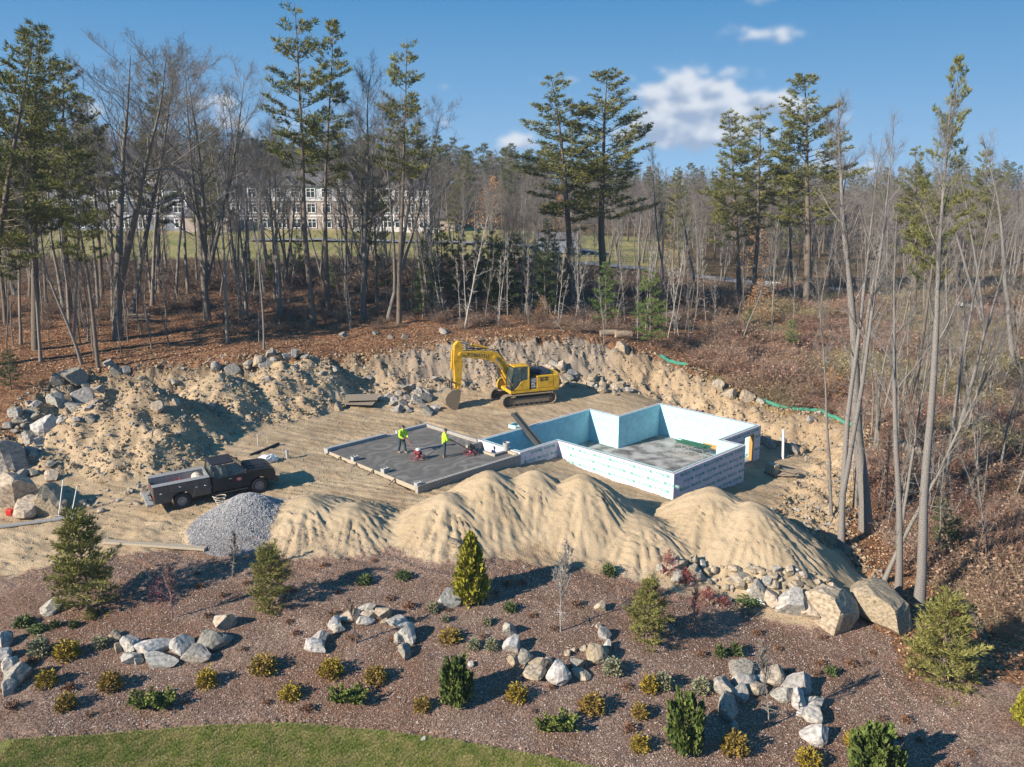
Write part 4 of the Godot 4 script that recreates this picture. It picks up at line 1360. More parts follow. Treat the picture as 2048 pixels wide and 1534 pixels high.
func make_worker(at: Vector3, turn: float, label: String, lean: float, stride: float) -> void:
	var t := thing("person", label, "person", at, turn)
	var hip := [Vector3(0.0, 0.95, -0.1), Vector3(0.0, 0.95, 0.1)]
	var knee := [Vector3(0.05 + stride * 0.5, 0.51, -0.13), Vector3(0.02 - stride * 0.4, 0.51, 0.13)]
	var ank := [Vector3(stride, 0.09, -0.15), Vector3(-stride, 0.09, 0.15)]
	var pel := Vector3(0, 1.0, 0)
	var chest := Vector3(lean * 0.6, 1.33, 0); var nk := Vector3(lean, 1.50, 0); var hd := Vector3(lean * 1.25 + 0.02, 1.665, 0)
	var sh := [Vector3(lean * 0.85, 1.44, -0.185), Vector3(lean * 0.85, 1.44, 0.185)]
	var el := [Vector3(lean + 0.06, 1.17, -0.29), Vector3(lean + 0.06, 1.17, 0.29)]
	var wr := [Vector3(0.37, 1.06, -0.19), Vector3(0.37, 1.06, 0.19)]
	var ha := [Vector3(0.44, 1.045, -0.175), Vector3(0.44, 1.045, 0.175)]
	var body := MB.new()
	var f := Field.new(Vector3(-0.5, -0.02, -0.45), Vector3(0.6, 1.62, 0.45), 0.016)
	f.bone(pel, chest, 0.135, 0.15, 0.05, Vector3(0.8, 1, 1.1)); f.bone(chest, nk, 0.13, 0.065, 0.04); f.bone(nk, hd, 0.058, 0.058, 0.02)
	for s in 2:
		f.bone(hip[s], knee[s], 0.085, 0.058, 0.04); f.bone(knee[s], ank[s], 0.055, 0.04, 0.02); f.bone(ank[s], ank[s] + Vector3(0.14, -0.055, 0), 0.04, 0.032, 0.02)
		f.bone(chest + Vector3(0, 0.1, 0), sh[s], 0.07, 0.062, 0.04); f.bone(sh[s], el[s], 0.052, 0.042, 0.02); f.bone(el[s], wr[s], 0.04, 0.028, 0.015); f.bone(wr[s], ha[s], 0.027, 0.03, 0.012)
	f.net(body)
	# head with nose, brow, ears and chin; hands with four fingers and a thumb closed round the bar
	var h := Field.new(hd - Vector3(0.16, 0.18, 0.14), hd + Vector3(0.16, 0.17, 0.14), 0.008)
	h.bone(hd + Vector3(-0.02, 0.03, 0), hd + Vector3(0.02, 0.035, 0), 0.088, 0.082, 0.02, Vector3(1.08, 1.12, 0.92)); h.bone(hd + Vector3(0.03, -0.05, 0), hd + Vector3(0.05, -0.08, 0), 0.06, 0.04, 0.02)
	h.bone(hd + Vector3(0.088, 0.005, 0), hd + Vector3(0.106, -0.03, 0), 0.009, 0.015, 0.008); h.bone(hd + Vector3(0.08, 0.025, -0.04), hd + Vector3(0.08, 0.025, 0.04), 0.014, 0.014, 0.01)
	for s in [-1.0, 1.0]: h.bone(hd + Vector3(-0.005, 0.02, 0.082 * s), hd + Vector3(-0.005, -0.025, 0.08 * s), 0.018, 0.013, 0.008, Vector3(1, 1, 0.5))
	h.bone(hd + Vector3(0.085, -0.06, -0.02), hd + Vector3(0.085, -0.06, 0.02), 0.009, 0.009, 0.006)
	h.net(body)
	for s in 2:
		var hf := Field.new(ha[s] - Vector3(0.08, 0.1, 0.09), ha[s] + Vector3(0.14, 0.09, 0.09), 0.006)
		var sg := -1.0 if s == 0 else 1.0
		hf.bone(wr[s] + Vector3(0.03, 0, 0), ha[s] + Vector3(0.02, 0.005, 0), 0.024, 0.03, 0.012, Vector3(1, 0.7, 1.2))
		for k in 4:
			var z := (k - 1.5) * 0.021
			var ln: float = [0.036, 0.042, 0.04, 0.032][k]
			var a: Vector3 = ha[s] + Vector3(0.03, 0.01, z); var b := a + Vector3(ln, 0.004, 0); var c := b + Vector3(0.008, -ln * 0.8, 0)
			hf.bone(a, b, 0.010, 0.009, 0.004); hf.bone(b, c, 0.009, 0.008, 0.004); hf.bone(c, c + Vector3(-0.024, -0.006, 0), 0.008, 0.0075, 0.004)
		var th: Vector3 = ha[s] + Vector3(-0.005, -0.005, -0.034 * sg)
		hf.bone(th, th + Vector3(0.03, -0.028, -0.004 * sg), 0.011, 0.010, 0.005); hf.bone(th + Vector3(0.03, -0.028, -0.004 * sg), th + Vector3(0.055, -0.036, 0.012 * sg), 0.010, 0.008, 0.004)
		hf.net(body)
	obj("body", body, M.skin, t)
	var jk := MB.new()
	var j := Field.new(Vector3(-0.4, 0.8, -0.45), Vector3(0.6, 1.68, 0.45), 0.016)
	j.bone(pel + Vector3(0, -0.04, 0), chest, 0.165, 0.175, 0.05, Vector3(0.86, 1, 1.1)); j.bone(chest, nk + Vector3(0, -0.02, 0), 0.16, 0.085, 0.05)
	j.bone(nk + Vector3(-0.07, 0.0, -0.06), nk + Vector3(-0.07, 0.0, 0.06), 0.055, 0.055, 0.04)
	for s in 2:
		j.bone(chest + Vector3(0, 0.09, 0), sh[s], 0.1, 0.085, 0.05); j.bone(sh[s], el[s], 0.078, 0.066, 0.03); j.bone(el[s], wr[s] + Vector3(-0.02, 0, 0), 0.064, 0.045, 0.02)
	j.net(jk)
	obj("jacket", jk, M.hi_vis, t)
	var tr := MB.new()
	var q := Field.new(Vector3(-0.5, 0.05, -0.4), Vector3(0.5, 1.12, 0.4), 0.016)
	for s in 2:
		q.bone(pel, hip[s] + Vector3(0, -0.04, 0), 0.135, 0.105, 0.04); q.bone(hip[s], knee[s], 0.105, 0.078, 0.03); q.bone(knee[s], ank[s] + Vector3(0, 0.06, 0), 0.076, 0.072, 0.02)
	q.net(tr)
	obj("trousers", tr, M.jeans, t)
	for s in 2:
		var b := MB.new()
		var w := Field.new(ank[s] - Vector3(0.15, 0.12, 0.1), ank[s] + Vector3(0.25, 0.16, 0.1), 0.012)
		w.bone(ank[s] + Vector3(-0.01, 0.1, 0), ank[s] + Vector3(-0.02, -0.03, 0), 0.062, 0.056, 0.02); w.bone(ank[s] + Vector3(-0.02, -0.035, 0), ank[s] + Vector3(0.15, -0.045, 0), 0.05, 0.044, 0.03)
		w.net(b)
		obj("boot", b, M.boot, t)
	var cp := MB.new()
	cp.xf = Transform3D(Basis(Vector3(0, 0, 1), -0.12), hd + Vector3(0, 0.045, 0))
	cp.lathe([Vector2(0.108, 0.0), Vector2(0.107, 0.035), Vector2(0.09, 0.075), Vector2(0.055, 0.1), Vector2(0.0, 0.108)], 18)
	cp.prism(poly2([0.06, 0.0, 0.21, -0.012, 0.21, -0.004, 0.06, 0.012]), -0.075, 0.075, 0.002)
	obj("cap", cp, M.cap, t)

func power_trowel(at: Vector3, turn: float, label: String, engine: Material, top: Material) -> void:
	var t := thing("power_trowel", label, "power trowel", at, turn)
	var ring := MB.new()
	for y in [0.06, 0.17]:
		var pts := []; var rr := []
		for k in 33: pts.append(Vector3(cos(TAU * k / 32) * 0.46, y, sin(TAU * k / 32) * 0.46)); rr.append(0.014)
		ring.tube(pts, rr, 6, false)
	for k in 8:
		var d := Vector3(cos(TAU * k / 8), 0, sin(TAU * k / 8))
		ring.bar(d * 0.46 + Vector3.UP * 0.06, d * 0.46 + Vector3.UP * 0.17, 0.02, 0.02)
		ring.tube([d * 0.46 + Vector3.UP * 0.17, d * 0.2 + Vector3.UP * 0.3, d * 0.1 + Vector3.UP * 0.32], [0.012, 0.012, 0.012], 6)
	obj("guard_ring", ring, M.trowel_red, t)
	for k in 4:
		var b := MB.new()
		b.xf = Transform3D(Basis(Vector3.UP, TAU * k / 4 + 0.3), Vector3.ZERO)
		b.box(Vector3(0.26, 0.02, 0.03), Vector3(0.36, 0.008, 0.15), 0.003)
		b.bar(Vector3(0.05, 0.12, 0), Vector3(0.4, 0.05, 0.02), 0.03, 0.03)
		obj("blade", b, M.steel, t)
	var g := MB.new()
	g.lathe([Vector2(0.0, 0.1), Vector2(0.13, 0.1), Vector2(0.15, 0.2), Vector2(0.1, 0.3), Vector2(0.0, 0.3)], 14)
	obj("gearbox", g, M.trowel_red, t)
	var e := MB.new()
	e.box(Vector3(0.0, 0.42, 0), Vector3(0.34, 0.24, 0.32), 0.04)
	e.cyl(Vector3(0.14, 0.42, 0), Vector3(0.24, 0.42, 0), 0.12, 14)
	e.box(Vector3(-0.05, 0.4, 0.2), Vector3(0.2, 0.14, 0.12), 0.03)
	var en := obj("engine", e, engine, t)
	var tk := MB.new()
	tk.box(Vector3(0.0, 0.60, 0.0), Vector3(0.28, 0.13, 0.24), 0.05)
	tk.cyl(Vector3(0, 0.64, 0), Vector3(0, 0.70, 0), 0.035, 10)
	obj("fuel_tank", tk, top, en)
	var h := MB.new()
	h.tube([Vector3(-0.1, 0.32, 0), Vector3(-0.35, 0.45, 0), Vector3(-1.12, 1.0, 0), Vector3(-1.28, 1.04, 0)], [0.026, 0.026, 0.026, 0.024], 8)
	h.tube([Vector3(-1.28, 1.04, -0.3), Vector3(-1.22, 1.04, -0.15), Vector3(-1.22, 1.04, 0.15), Vector3(-1.28, 1.04, 0.3)], [0.017, 0.017, 0.017, 0.017], 8)
	obj("handle", h, M.trowel_red, t)

func build_workers() -> void:
	# each stands at the end of his machine's handle
	for k in 2:
		var w: Vector3 = [Vector3(-6.76, 0, -48.96), Vector3(-4.03, 0, -48.17)][k]
		var m: Vector3 = [Vector3(-5.68, 0, -47.78), Vector3(-2.53, 0, -48.68)][k]
		var d := (m - w).normalized()
		var turn := atan2(-d.z, d.x)
		make_worker(m - d * 1.69, turn, ["worker in lime hooded jacket and jeans behind the red power trowel, left", "worker in lime hooded jacket, back turned, steering the black-engined power trowel"][k], [0.13, 0.06][k], [0.16, 0.05][k])
		power_trowel(m, turn, ["red walk-behind power trowel with pale tank on the wet slab", "walk-behind power trowel with black engine beside the stair curb"][k], M.trowel_red if k == 0 else M.black, M.white if k == 0 else M.black)

# ================================================================ things lying about the site
func plank(called: String, a: Vector2, b: Vector2, w: float, t: float, m: Material, label: String, category := "plank", up := 0.02) -> void:
	var pa := on_ground(a.x, a.y, up); var pb := on_ground(b.x, b.y, up)
	var mb := MB.new()
	mb.bar(pa, pb, w, t, minf(t, w) * 0.1)
	tag(obj(called, mb, m), label, category)

func build_site_things() -> void:
	rng.seed = 55
	plank("long_plank", Vector2(-19.8, -37.3), Vector2(-14.5, -36.4), 0.32, 0.12, M.wood_pale, "long grey plank lying at the top of the mulch bed below the gravel", "plank", 0.1)
	plank("steel_channel", Vector2(-27.5, -39.2), Vector2(-23.0, -40.35), 0.26, 0.1, M.rail_grey, "long grey screed beam on the ground below the left boulders", "beam", 0.06)
	plank("thin_board", Vector2(-8.9, -44.95), Vector2(-7.55, -44.75), 0.07, 0.03, M.wood_pale, "thin pale stick on the ground left of the slab's near corner", "stick", 0.04)
	plank("thin_board", Vector2(-14.0, -61.3), Vector2(-12.1, -62.4), 0.12, 0.04, M.wood_pale, "thin pale board on the bank left of the excavator", "board", 0.12)
	bucket(on_ground(-22.6, -40.0), "white bucket at the right end of the screed beam", M.white, 1.15)
	# plywood sheets on rubble
	for k in 2:
		var mb := MB.new()
		mb.box(Vector3.ZERO, Vector3(2.44, 0.02, 1.22), 0.003)
		var o := obj("plywood_sheet", mb, M.wood_old)
		o.position = on_ground(-11.3 + 0.15 * k, -59.2 - 0.35 * k, 0.32 + 0.2 * k)
		o.rotation = Vector3(0.10 + 0.06 * k, -0.16 + 0.2 * k, 0.02)
		tag(o, "weathered plywood sheet on rubble left of the bucket, %s of two" % ["lower", "upper"][k], "plywood", "plywood sheets on the rubble")
	# poles leaning on the golden boulder
	for k in 2:
		var t := thing("leaning_pole", "white-handled tool pole leaning on the golden boulder, %s of two" % ["left", "right"][k], "pole", on_ground(-23.7 + 0.55 * k, -40.5 - 0.25 * k))
		var mb := MB.new()
		mb.tube([Vector3(0, 0, 0), Vector3(0.18, 1.85 - 0.45 * k, -0.55)], [0.025, 0.022], 8)
		obj("shaft", mb, M.white, t)
		var hd := MB.new()
		hd.box(Vector3(0, 0.05, 0.02), Vector3(0.35, 0.1, 0.04), 0.01)
		obj("blade", hd, M.steel, t)
	var gc := thing("fuel_can", "red fuel can on the ground at the left edge by the boulders", "can", on_ground(-26.4, -40.8))
	var gb := MB.new()
	gb.box(Vector3(0, 0.17, 0), Vector3(0.36, 0.34, 0.26), 0.05)
	obj("body", gb, M.red, gc)
	var gh := MB.new()
	gh.tube([Vector3(-0.12, 0.34, 0), Vector3(-0.1, 0.42, 0), Vector3(0.08, 0.42, 0), Vector3(0.1, 0.34, 0)], [0.015, 0.015, 0.015, 0.015], 6)
	gh.cyl(Vector3(0.14, 0.32, 0), Vector3(0.2, 0.48, 0), 0.02, 8)
	obj("handle", gh, M.red, gc)
	# crumpled sacks
	for k in 2:
		var mb := MB.new()
		var sph := SphereMesh.new()
		sph.radial_segments = 18; sph.rings = 10; sph.radius = 0.5; sph.height = 1.0
		var a := sph.get_mesh_arrays()
		var v: PackedVector3Array = a[Mesh.ARRAY_VERTEX]
		for i in v.size(): v[i] *= 1.0 + 0.45 * nz2.get_noise_3d(v[i].x * 1.6 + k * 4.0, v[i].y * 1.6, v[i].z * 1.6)
		var ix: PackedInt32Array = a[Mesh.ARRAY_INDEX]
		for i in range(0, ix.size(), 3):
			if (v[ix[i]] - v[ix[i + 1]]).cross(v[ix[i]] - v[ix[i + 2]]).length_squared() > 1e-9: mb.tri(v[ix[i]], v[ix[i + 1]], v[ix[i + 2]])
		var o := obj("plastic_sack", mb, M.white)
		o.basis = Basis(Vector3.UP, 0.6 + k) * Basis.from_scale(Vector3(1.1 - 0.35 * k, 0.5 - 0.3 * k, 0.55))
		o.position = on_ground(-14.7 - 1.1 * k, -47.45 + 0.2 * k, 0.18 - 0.1 * k)
		tag(o, ["crumpled white plastic sack in front of the truck's nose", "flat white lid of plastic lying beside the truck's hood"][k], "sack")
	# capped standpipe and its stake
	var sp := thing("standpipe", "grey capped pipe standing in the yard beside a stake, left of the slab", "pipe", on_ground(-13.7, -48.1))
	var s1 := MB.new()
	s1.cyl(Vector3(0, -0.1, 0), Vector3(0, 0.5, 0), 0.09, 14); s1.cyl(Vector3(0, 0.46, 0), Vector3(0, 0.56, 0), 0.11, 14)
	obj("pipe", s1, M.galvanised, sp)
	var s2 := MB.new()
	s2.bar(Vector3(-0.22, -0.1, 0.05), Vector3(-0.24, 0.75, 0.05), 0.05, 0.05)
	obj("stake", s2, M.wood_pale, sp)
	# trench with a dark pipe, and a thin white marker frame
	var tp := MB.new()
	tp.tube([on_ground(-16.1, -48.5, 0.06), on_ground(-15.5, -49.6, 0.05), on_ground(-14.9, -50.6, 0.06)], [0.09, 0.09, 0.09], 10)
	tag(obj("drain_pipe", tp, M.rubber), "dark drain pipe lying in the shade at the foot of the mound", "pipe")
	var mf := MB.new()
	var f0 := on_ground(-16.2, -50.4); var f1 := on_ground(-15.75, -51.0)
	mf.tube([f0, f0 + Vector3(0.02, 0.75, 0), f1 + Vector3(0, 0.75, 0), f1], [0.015, 0.015, 0.015, 0.015], 6)
	tag(obj("marker_frame", mf, M.white), "thin white wire frame standing in the shade below the mound", "frame")
	# strap coil under the truck
	var hose := MB.new()
	var pts := []; var rr := []
	for k in 40:
		var a := k * 0.55
		pts.append(on_ground(-15.35, -40.95) + Vector3(cos(a) * (0.12 + 0.006 * k), 0.05 + 0.014 * k, sin(a) * (0.15 + 0.006 * k))); rr.append(0.022)
	hose.tube(pts, rr, 6)
	tag(obj("hose_coil", hose, M.poly_tan), "pale striped hose coiled on the ground beside the truck", "hose")
	# white riser pipe beside the doorway
	var rp := thing("riser_pipe", "tall white plastic pipe standing right of the basement doorway", "pipe", on_ground(18.8, -54.7, -0.2))
	var r1 := MB.new()
	r1.tube([Vector3.ZERO, Vector3(-0.12, 2.25, 0)], [0.085, 0.085], 14)
	obj("pipe", r1, M.white, rp)
	var r2 := MB.new()
	r2.cyl(Vector3(-0.115, 2.1, 0), Vector3(-0.125, 2.27, 0), 0.10, 14)
	obj("coupling", r2, M.white, rp)
	# pallet of block and scrap lumber
	var pa := thing("pallet", "weathered wooden pallet on the walk-out yard below the white pipe", "pallet", on_ground(17.3, -51.6), 0.5)
	for k in 3:
		var st := MB.new()
		st.box(Vector3(0, 0.06, (k - 1) * 0.48), Vector3(1.1, 0.09, 0.05)); obj("stringer", st, M.wood_old, pa)
	for k in 7:
		var sl := MB.new()
		sl.box(Vector3((k - 3) * 0.165, 0.115, 0), Vector3(0.11, 0.02, 1.05), 0.002); obj("slat", sl, M.wood_pale, pa)
	for k in 3:
		var bk := MB.new()
		bk.box(Vector3(-0.28 + 0.02 * k, 0.23 + 0.2 * k, -0.05), Vector3(0.42, 0.19, 0.8), 0.01)
		var o := obj("form_block", bk, M.wood_pale)
		o.transform = pa.transform
		tag(o, "pale slab in the stack on the pallet, %s of three" % ["lowest", "middle", "topmost"][k], "slab", "slabs stacked on the pallet")
	for k in 12:
		var lb := MB.new()
		var c := on_ground(17.95 + rng.randfn(0, 0.28), -51.05 + rng.randfn(0, 0.25), 0.05 + 0.035 * k)
		var an := 0.4 + rng.randfn(0, 0.4)
		var d := Vector3(cos(an), rng.randfn(0, 0.06), sin(an)) * rng.randf_range(0.5, 0.85)
		lb.bar(c - d, c + d, 0.12, 0.04, 0.004)
		tag(obj("scrap_board", lb, M.wood_old), "scrap board in the lumber pile beside the pallet, %s from the bottom" % ordinal(k), "board", "scrap lumber by the pallet")
	# white pipes among the rocks
	for k in 3:
		var wp := MB.new()
		var a := on_ground(10.85 + 0.09 * k, -34.95 + 0.02 * k, 0.14 + 0.02 * k); var b := on_ground(11.3 + 0.09 * k, -34.3 + 0.02 * k, 0.12)
		wp.tube([a, b], [0.045, 0.045], 10)
		tag(obj("white_pipe", wp, M.white), "short white pipe on the rubble slope, %s of three" % ["left", "middle", "right"][k], "pipe", "bundle of white pipes")
	# green erosion sock along the rim
	var lines_ := [[Vector2(12.2, -67.0), Vector2(12.9, -66.7), Vector2(13.6, -66.3), Vector2(14.3, -66.0)], [Vector2(18.6, -62.7), Vector2(19.5, -61.9), Vector2(20.4, -61.0), Vector2(21.6, -60.5), Vector2(22.6, -60.4), Vector2(23.3, -60.2), Vector2(23.5, -59.0), Vector2(23.5, -57.9), Vector2(23.9, -56.9), Vector2(24.5, -55.7)]]
	for k in 2:
		var c := Curve3D.new()
		for p in lines_[k]: c.add_point(on_ground(p.x, p.y, 0.12))
		var sp2 := []; var sr := []
		var L := c.get_baked_length()
		var m := int(L / 0.12)
		for q in m + 1:
			sp2.append(c.sample_baked(L * q / m) + Vector3(nz.get_noise_1d(q * 0.3), nz.get_noise_1d(q * 0.3 + 50.0) * 0.5, 0) * 0.12)
			sr.append((0.15 + 0.03 * nz.get_noise_1d(q * 0.9 + 9.0)) * (0.4 if q == 0 or q == m else 1.0))
		var so := MB.new()
		so.col = Color(0.06, 0.30, 0.20)
		so.tube(sp2, sr, 9)
		tag(obj("erosion_sock", so, M.net), ["short green mesh sock at the bank top right of the logs", "long green mesh sock winding along the rim right of the basement"][k], "erosion sock")
	# logs and stumps
	for k in 2:
		var lg := thing("log", ["pale log lying at the bank top right of the excavator, left of two", "thick pale log with a cut face at the bank top, right of two"][k], "log", on_ground(8.3 + 1.3 * k, -70.6 - 0.1 * k, 0.22 + 0.05 * k), 0.25)
		var b := MB.new()
		b.col = Color(0.42, 0.34, 0.25)
		b.tube([Vector3(-0.75, 0, 0), Vector3(0, 0.02, 0), Vector3(0.75, 0, 0)], [0.27 + 0.08 * k, 0.28 + 0.08 * k, 0.26 + 0.08 * k], 14)
		obj("stem", b, M.bark_grey, lg)
		var e := MB.new()
		e.cyl(Vector3(0.74, 0, 0), Vector3(0.765, 0, 0), 0.22 + 0.08 * k, 14)
		obj("cut_face", e, M.wood_pale, lg)
	var fs := thing("fallen_trunk", "dark fallen trunk behind the cedar at the right end of the bed", "log", on_ground(21.3, -35.6, 0.12))
	var fm := MB.new()
	fm.col = Color(0.12, 0.10, 0.085)
	var fe := on_ground(20.6, -32.2, 0.15) - fs.position
	fm.tube([Vector3(0, 0.2, 0), fe * 0.5 + Vector3(0.1, 0.06, 0), fe], [0.24, 0.2, 0.12], 10)
	obj("stem", fm, M.bark_grey, fs)
	var pg := MB.new()
	for q in 3: pg.bar(fe * (0.25 + 0.2 * q), fe * (0.25 + 0.2 * q) + Vector3(0.3 - 0.3 * q, 0.5, 0.2), 0.05, 0.05)
	obj("branch_stub", pg, M.wood_old, fs)
	# old picnic table in the wood
	var pt := thing("picnic_table", "old dark picnic table in the wood beside the thickest oak", "table", on_ground(-33.5, -73.5), 0.15)
	for k in 4:
		var b := MB.new()
		b.box(Vector3(0, 0.75, (k - 1.5) * 0.2), Vector3(2.2, 0.045, 0.18), 0.004); obj("top_board", b, M.wood_old, pt)
	for s in [-1.0, 1.0]:
		var b := MB.new()
		b.box(Vector3(0, 0.44, s * 0.75), Vector3(2.2, 0.045, 0.25), 0.004); obj("bench", b, M.wood_old, pt)
		var l := MB.new()
		for z in [-1.0, 1.0]: l.bar(Vector3(s * 0.8, 0, z * 0.6), Vector3(s * 0.8, 0.74, z * 0.2), 0.05, 0.1)
		l.bar(Vector3(s * 0.8, 0.40, -0.8), Vector3(s * 0.8, 0.40, 0.8), 0.05, 0.1)
		obj("leg_frame", l, M.wood_old, pt)

# ================================================================ trees
var tree_kinds := {}

func wander(a: Vector3, dir: Vector3, length: float, steps: int, bend: float, lift: float) -> Array:
	var pts := [a]
	var d := dir.normalized()
	for k in steps:
		d = (d + Vector3(rng.randfn(0, bend), rng.randfn(0, bend) + lift, rng.randfn(0, bend))).normalized()
		pts.append(pts[k] + d * (length / steps))
	return pts

func taper(a: float, b: float, m: int) -> Array:
	var r := []
	for k in m: r.append(lerpf(a, b, float(k) / (m - 1)))
	return r

func along(pts: Array, t: float) -> Vector3:
	var f := t * (pts.size() - 1)
	var i := mini(int(f), pts.size() - 2)
	return pts[i].lerp(pts[i + 1], f - i)

func twig(mb: MB, a: Vector3, b: Vector3, r: float) -> void:
	mb.tube([a, b], [r, r * 0.3], 3, false)

# leafless broadleaf: trunk, and a crown of limbs, branches and twigs
func bare_tree(sd: int, h: float, r0: float, fork: float, spread: float, limbs: int, subs: int, twigs: int, up: float, bark: Color, stems := 1, fine := 0.0075) -> Array:
	rng.seed = sd
	var trunk := MB.new(); var crown := MB.new()
	trunk.col = bark
	var leaders := []
	for s in stems:
		var d := Vector3(0, 1, 0)
		if stems > 1: d = Vector3(cos(TAU * s / stems + 0.4) * 0.17, 1, sin(TAU * s / stems + 0.4) * 0.17).normalized()
		var a := Vector3.ZERO
		var hh := h * rng.randf_range(0.88, 1.0)
		if stems > 1 and s > 0:
			a = along(leaders[0], 0.14)
			hh *= 0.86
		var p := wander(a, d, hh * 0.97, 12, 0.035, 0.015)
		if s == 0: p[0] = Vector3(0, -0.4, 0)
		leaders.append(p)
		var rr := []
		for k in p.size():
			var t := float(k) / (p.size() - 1)
			rr.append(maxf(r0 * (0.8 if s > 0 else 1.0) * pow(1.0 - t, 0.8) * (1.35 if k == 0 and s == 0 else 1.0), 0.02))
		trunk.tube(p, rr, 9)
		for k in 12:    # dead snags below the crown
			var dt := rng.randf_range(0.12, fork)
			var da := rng.randf() * TAU
			crown.col = bark * 0.8
			var dp := wander(along(p, dt), Vector3(cos(da), 0.15, sin(da)), h * rng.randf_range(0.03, 0.1), 3, 0.2, 0.0)
			crown.tube(dp, taper(fine * 2.2, fine * 0.8, 4), 3, false)
			for q in 3: twig(crown, along(dp, 0.4 + 0.2 * q), along(dp, 0.4 + 0.2 * q) + Vector3(rng.randfn(), rng.randfn(), rng.randfn()).normalized() * h * 0.025, fine)
		for k in limbs:
			var t := fork + (0.97 - fork) * pow((k + rng.randf()) / limbs, 0.85)
			var az := k * 2.4 + rng.randf_range(-0.5, 0.5)
			var el := up + rng.randf_range(-0.35, 0.4) + t * 0.3
			var len := h * spread * (1.15 - 0.85 * (t - fork) / (1.0 - fork)) * rng.randf_range(0.55, 1.1)
			var dir := Vector3(cos(az) * cos(el), sin(el), sin(az) * cos(el))
			var lp := wander(along(p, t), dir, len, 6, 0.075, 0.035)
			var lr := clampf(r0 * (1.0 - t) * 0.4, 0.018, 0.11)
			crown.col = bark * rng.randf_range(0.62, 0.9)
			crown.tube(lp, taper(lr, 0.012, 7), 5 if lr > 0.05 else 4, false)
			for j in subs:
				var u := 0.22 + 0.78 * (j + rng.randf()) / subs
				var b0 := along(lp, u)
				var fwd: Vector3 = (along(lp, minf(u + 0.1, 1.0)) - along(lp, maxf(u - 0.1, 0.0))).normalized()
				var side := fwd.cross(Vector3(rng.randfn(), rng.randfn(), rng.randfn())).normalized()
				var bl := len * rng.randf_range(0.22, 0.42) * (1.2 - u * 0.5)
				var bp := wander(b0, fwd * 0.8 + side * 0.75 + Vector3.UP * 0.15, bl, 3, 0.12, 0.06)
				crown.tube(bp, taper(maxf(lr * 0.42 * (1.1 - u), fine * 1.2), fine, 4), 3, false)
				for q in twigs:
					var w := 0.2 + 0.8 * (q + rng.randf()) / twigs
					var t0 := along(bp, w)
					var sd2 := (fwd * 0.6 + side * rng.randf_range(-0.6, 0.9) + Vector3(rng.randfn(), rng.randfn() + 0.5, rng.randfn()) * 0.6).normalized()
					var tl := rng.randf_range(0.3, 0.75) * h * 0.045
					twig(crown, t0, t0 + sd2 * tl, fine)
					if q % 2 == 0:
						var t1 := t0 + sd2 * tl * 0.5
						twig(crown, t1, t1 + (sd2 + Vector3(rng.randfn(), rng.randfn(), rng.randfn()) * 0.6).normalized() * tl * 0.6, fine * 0.8)
	return [trunk.done(), crown.done()]

func needle_tuft(mb: MB, at: Vector3, out: Vector3, size: float, c: Color) -> void:
	mb.col = c
	for k in 8:
		var d := (out + Vector3(rng.randfn(), rng.randfn() * 0.8 + 0.15, rng.randfn()) * 0.6).normalized()
		var s := d.cross(Vector3(rng.randfn(), rng.randfn(), rng.randfn())).normalized() * size * 0.075
		var e := at + d * size * rng.randf_range(0.7, 1.1)
		var nn := d.cross(s).normalized()
		if nn.y < 0.0: nn = -nn
		var i := mb.add(at + d * size * 0.3 - s, nn); mb.add(e, nn); mb.add(at + d * size * 0.1 + s, nn)
		mb.ix.append_array(PackedInt32Array([i, i + 1, i + 2]))

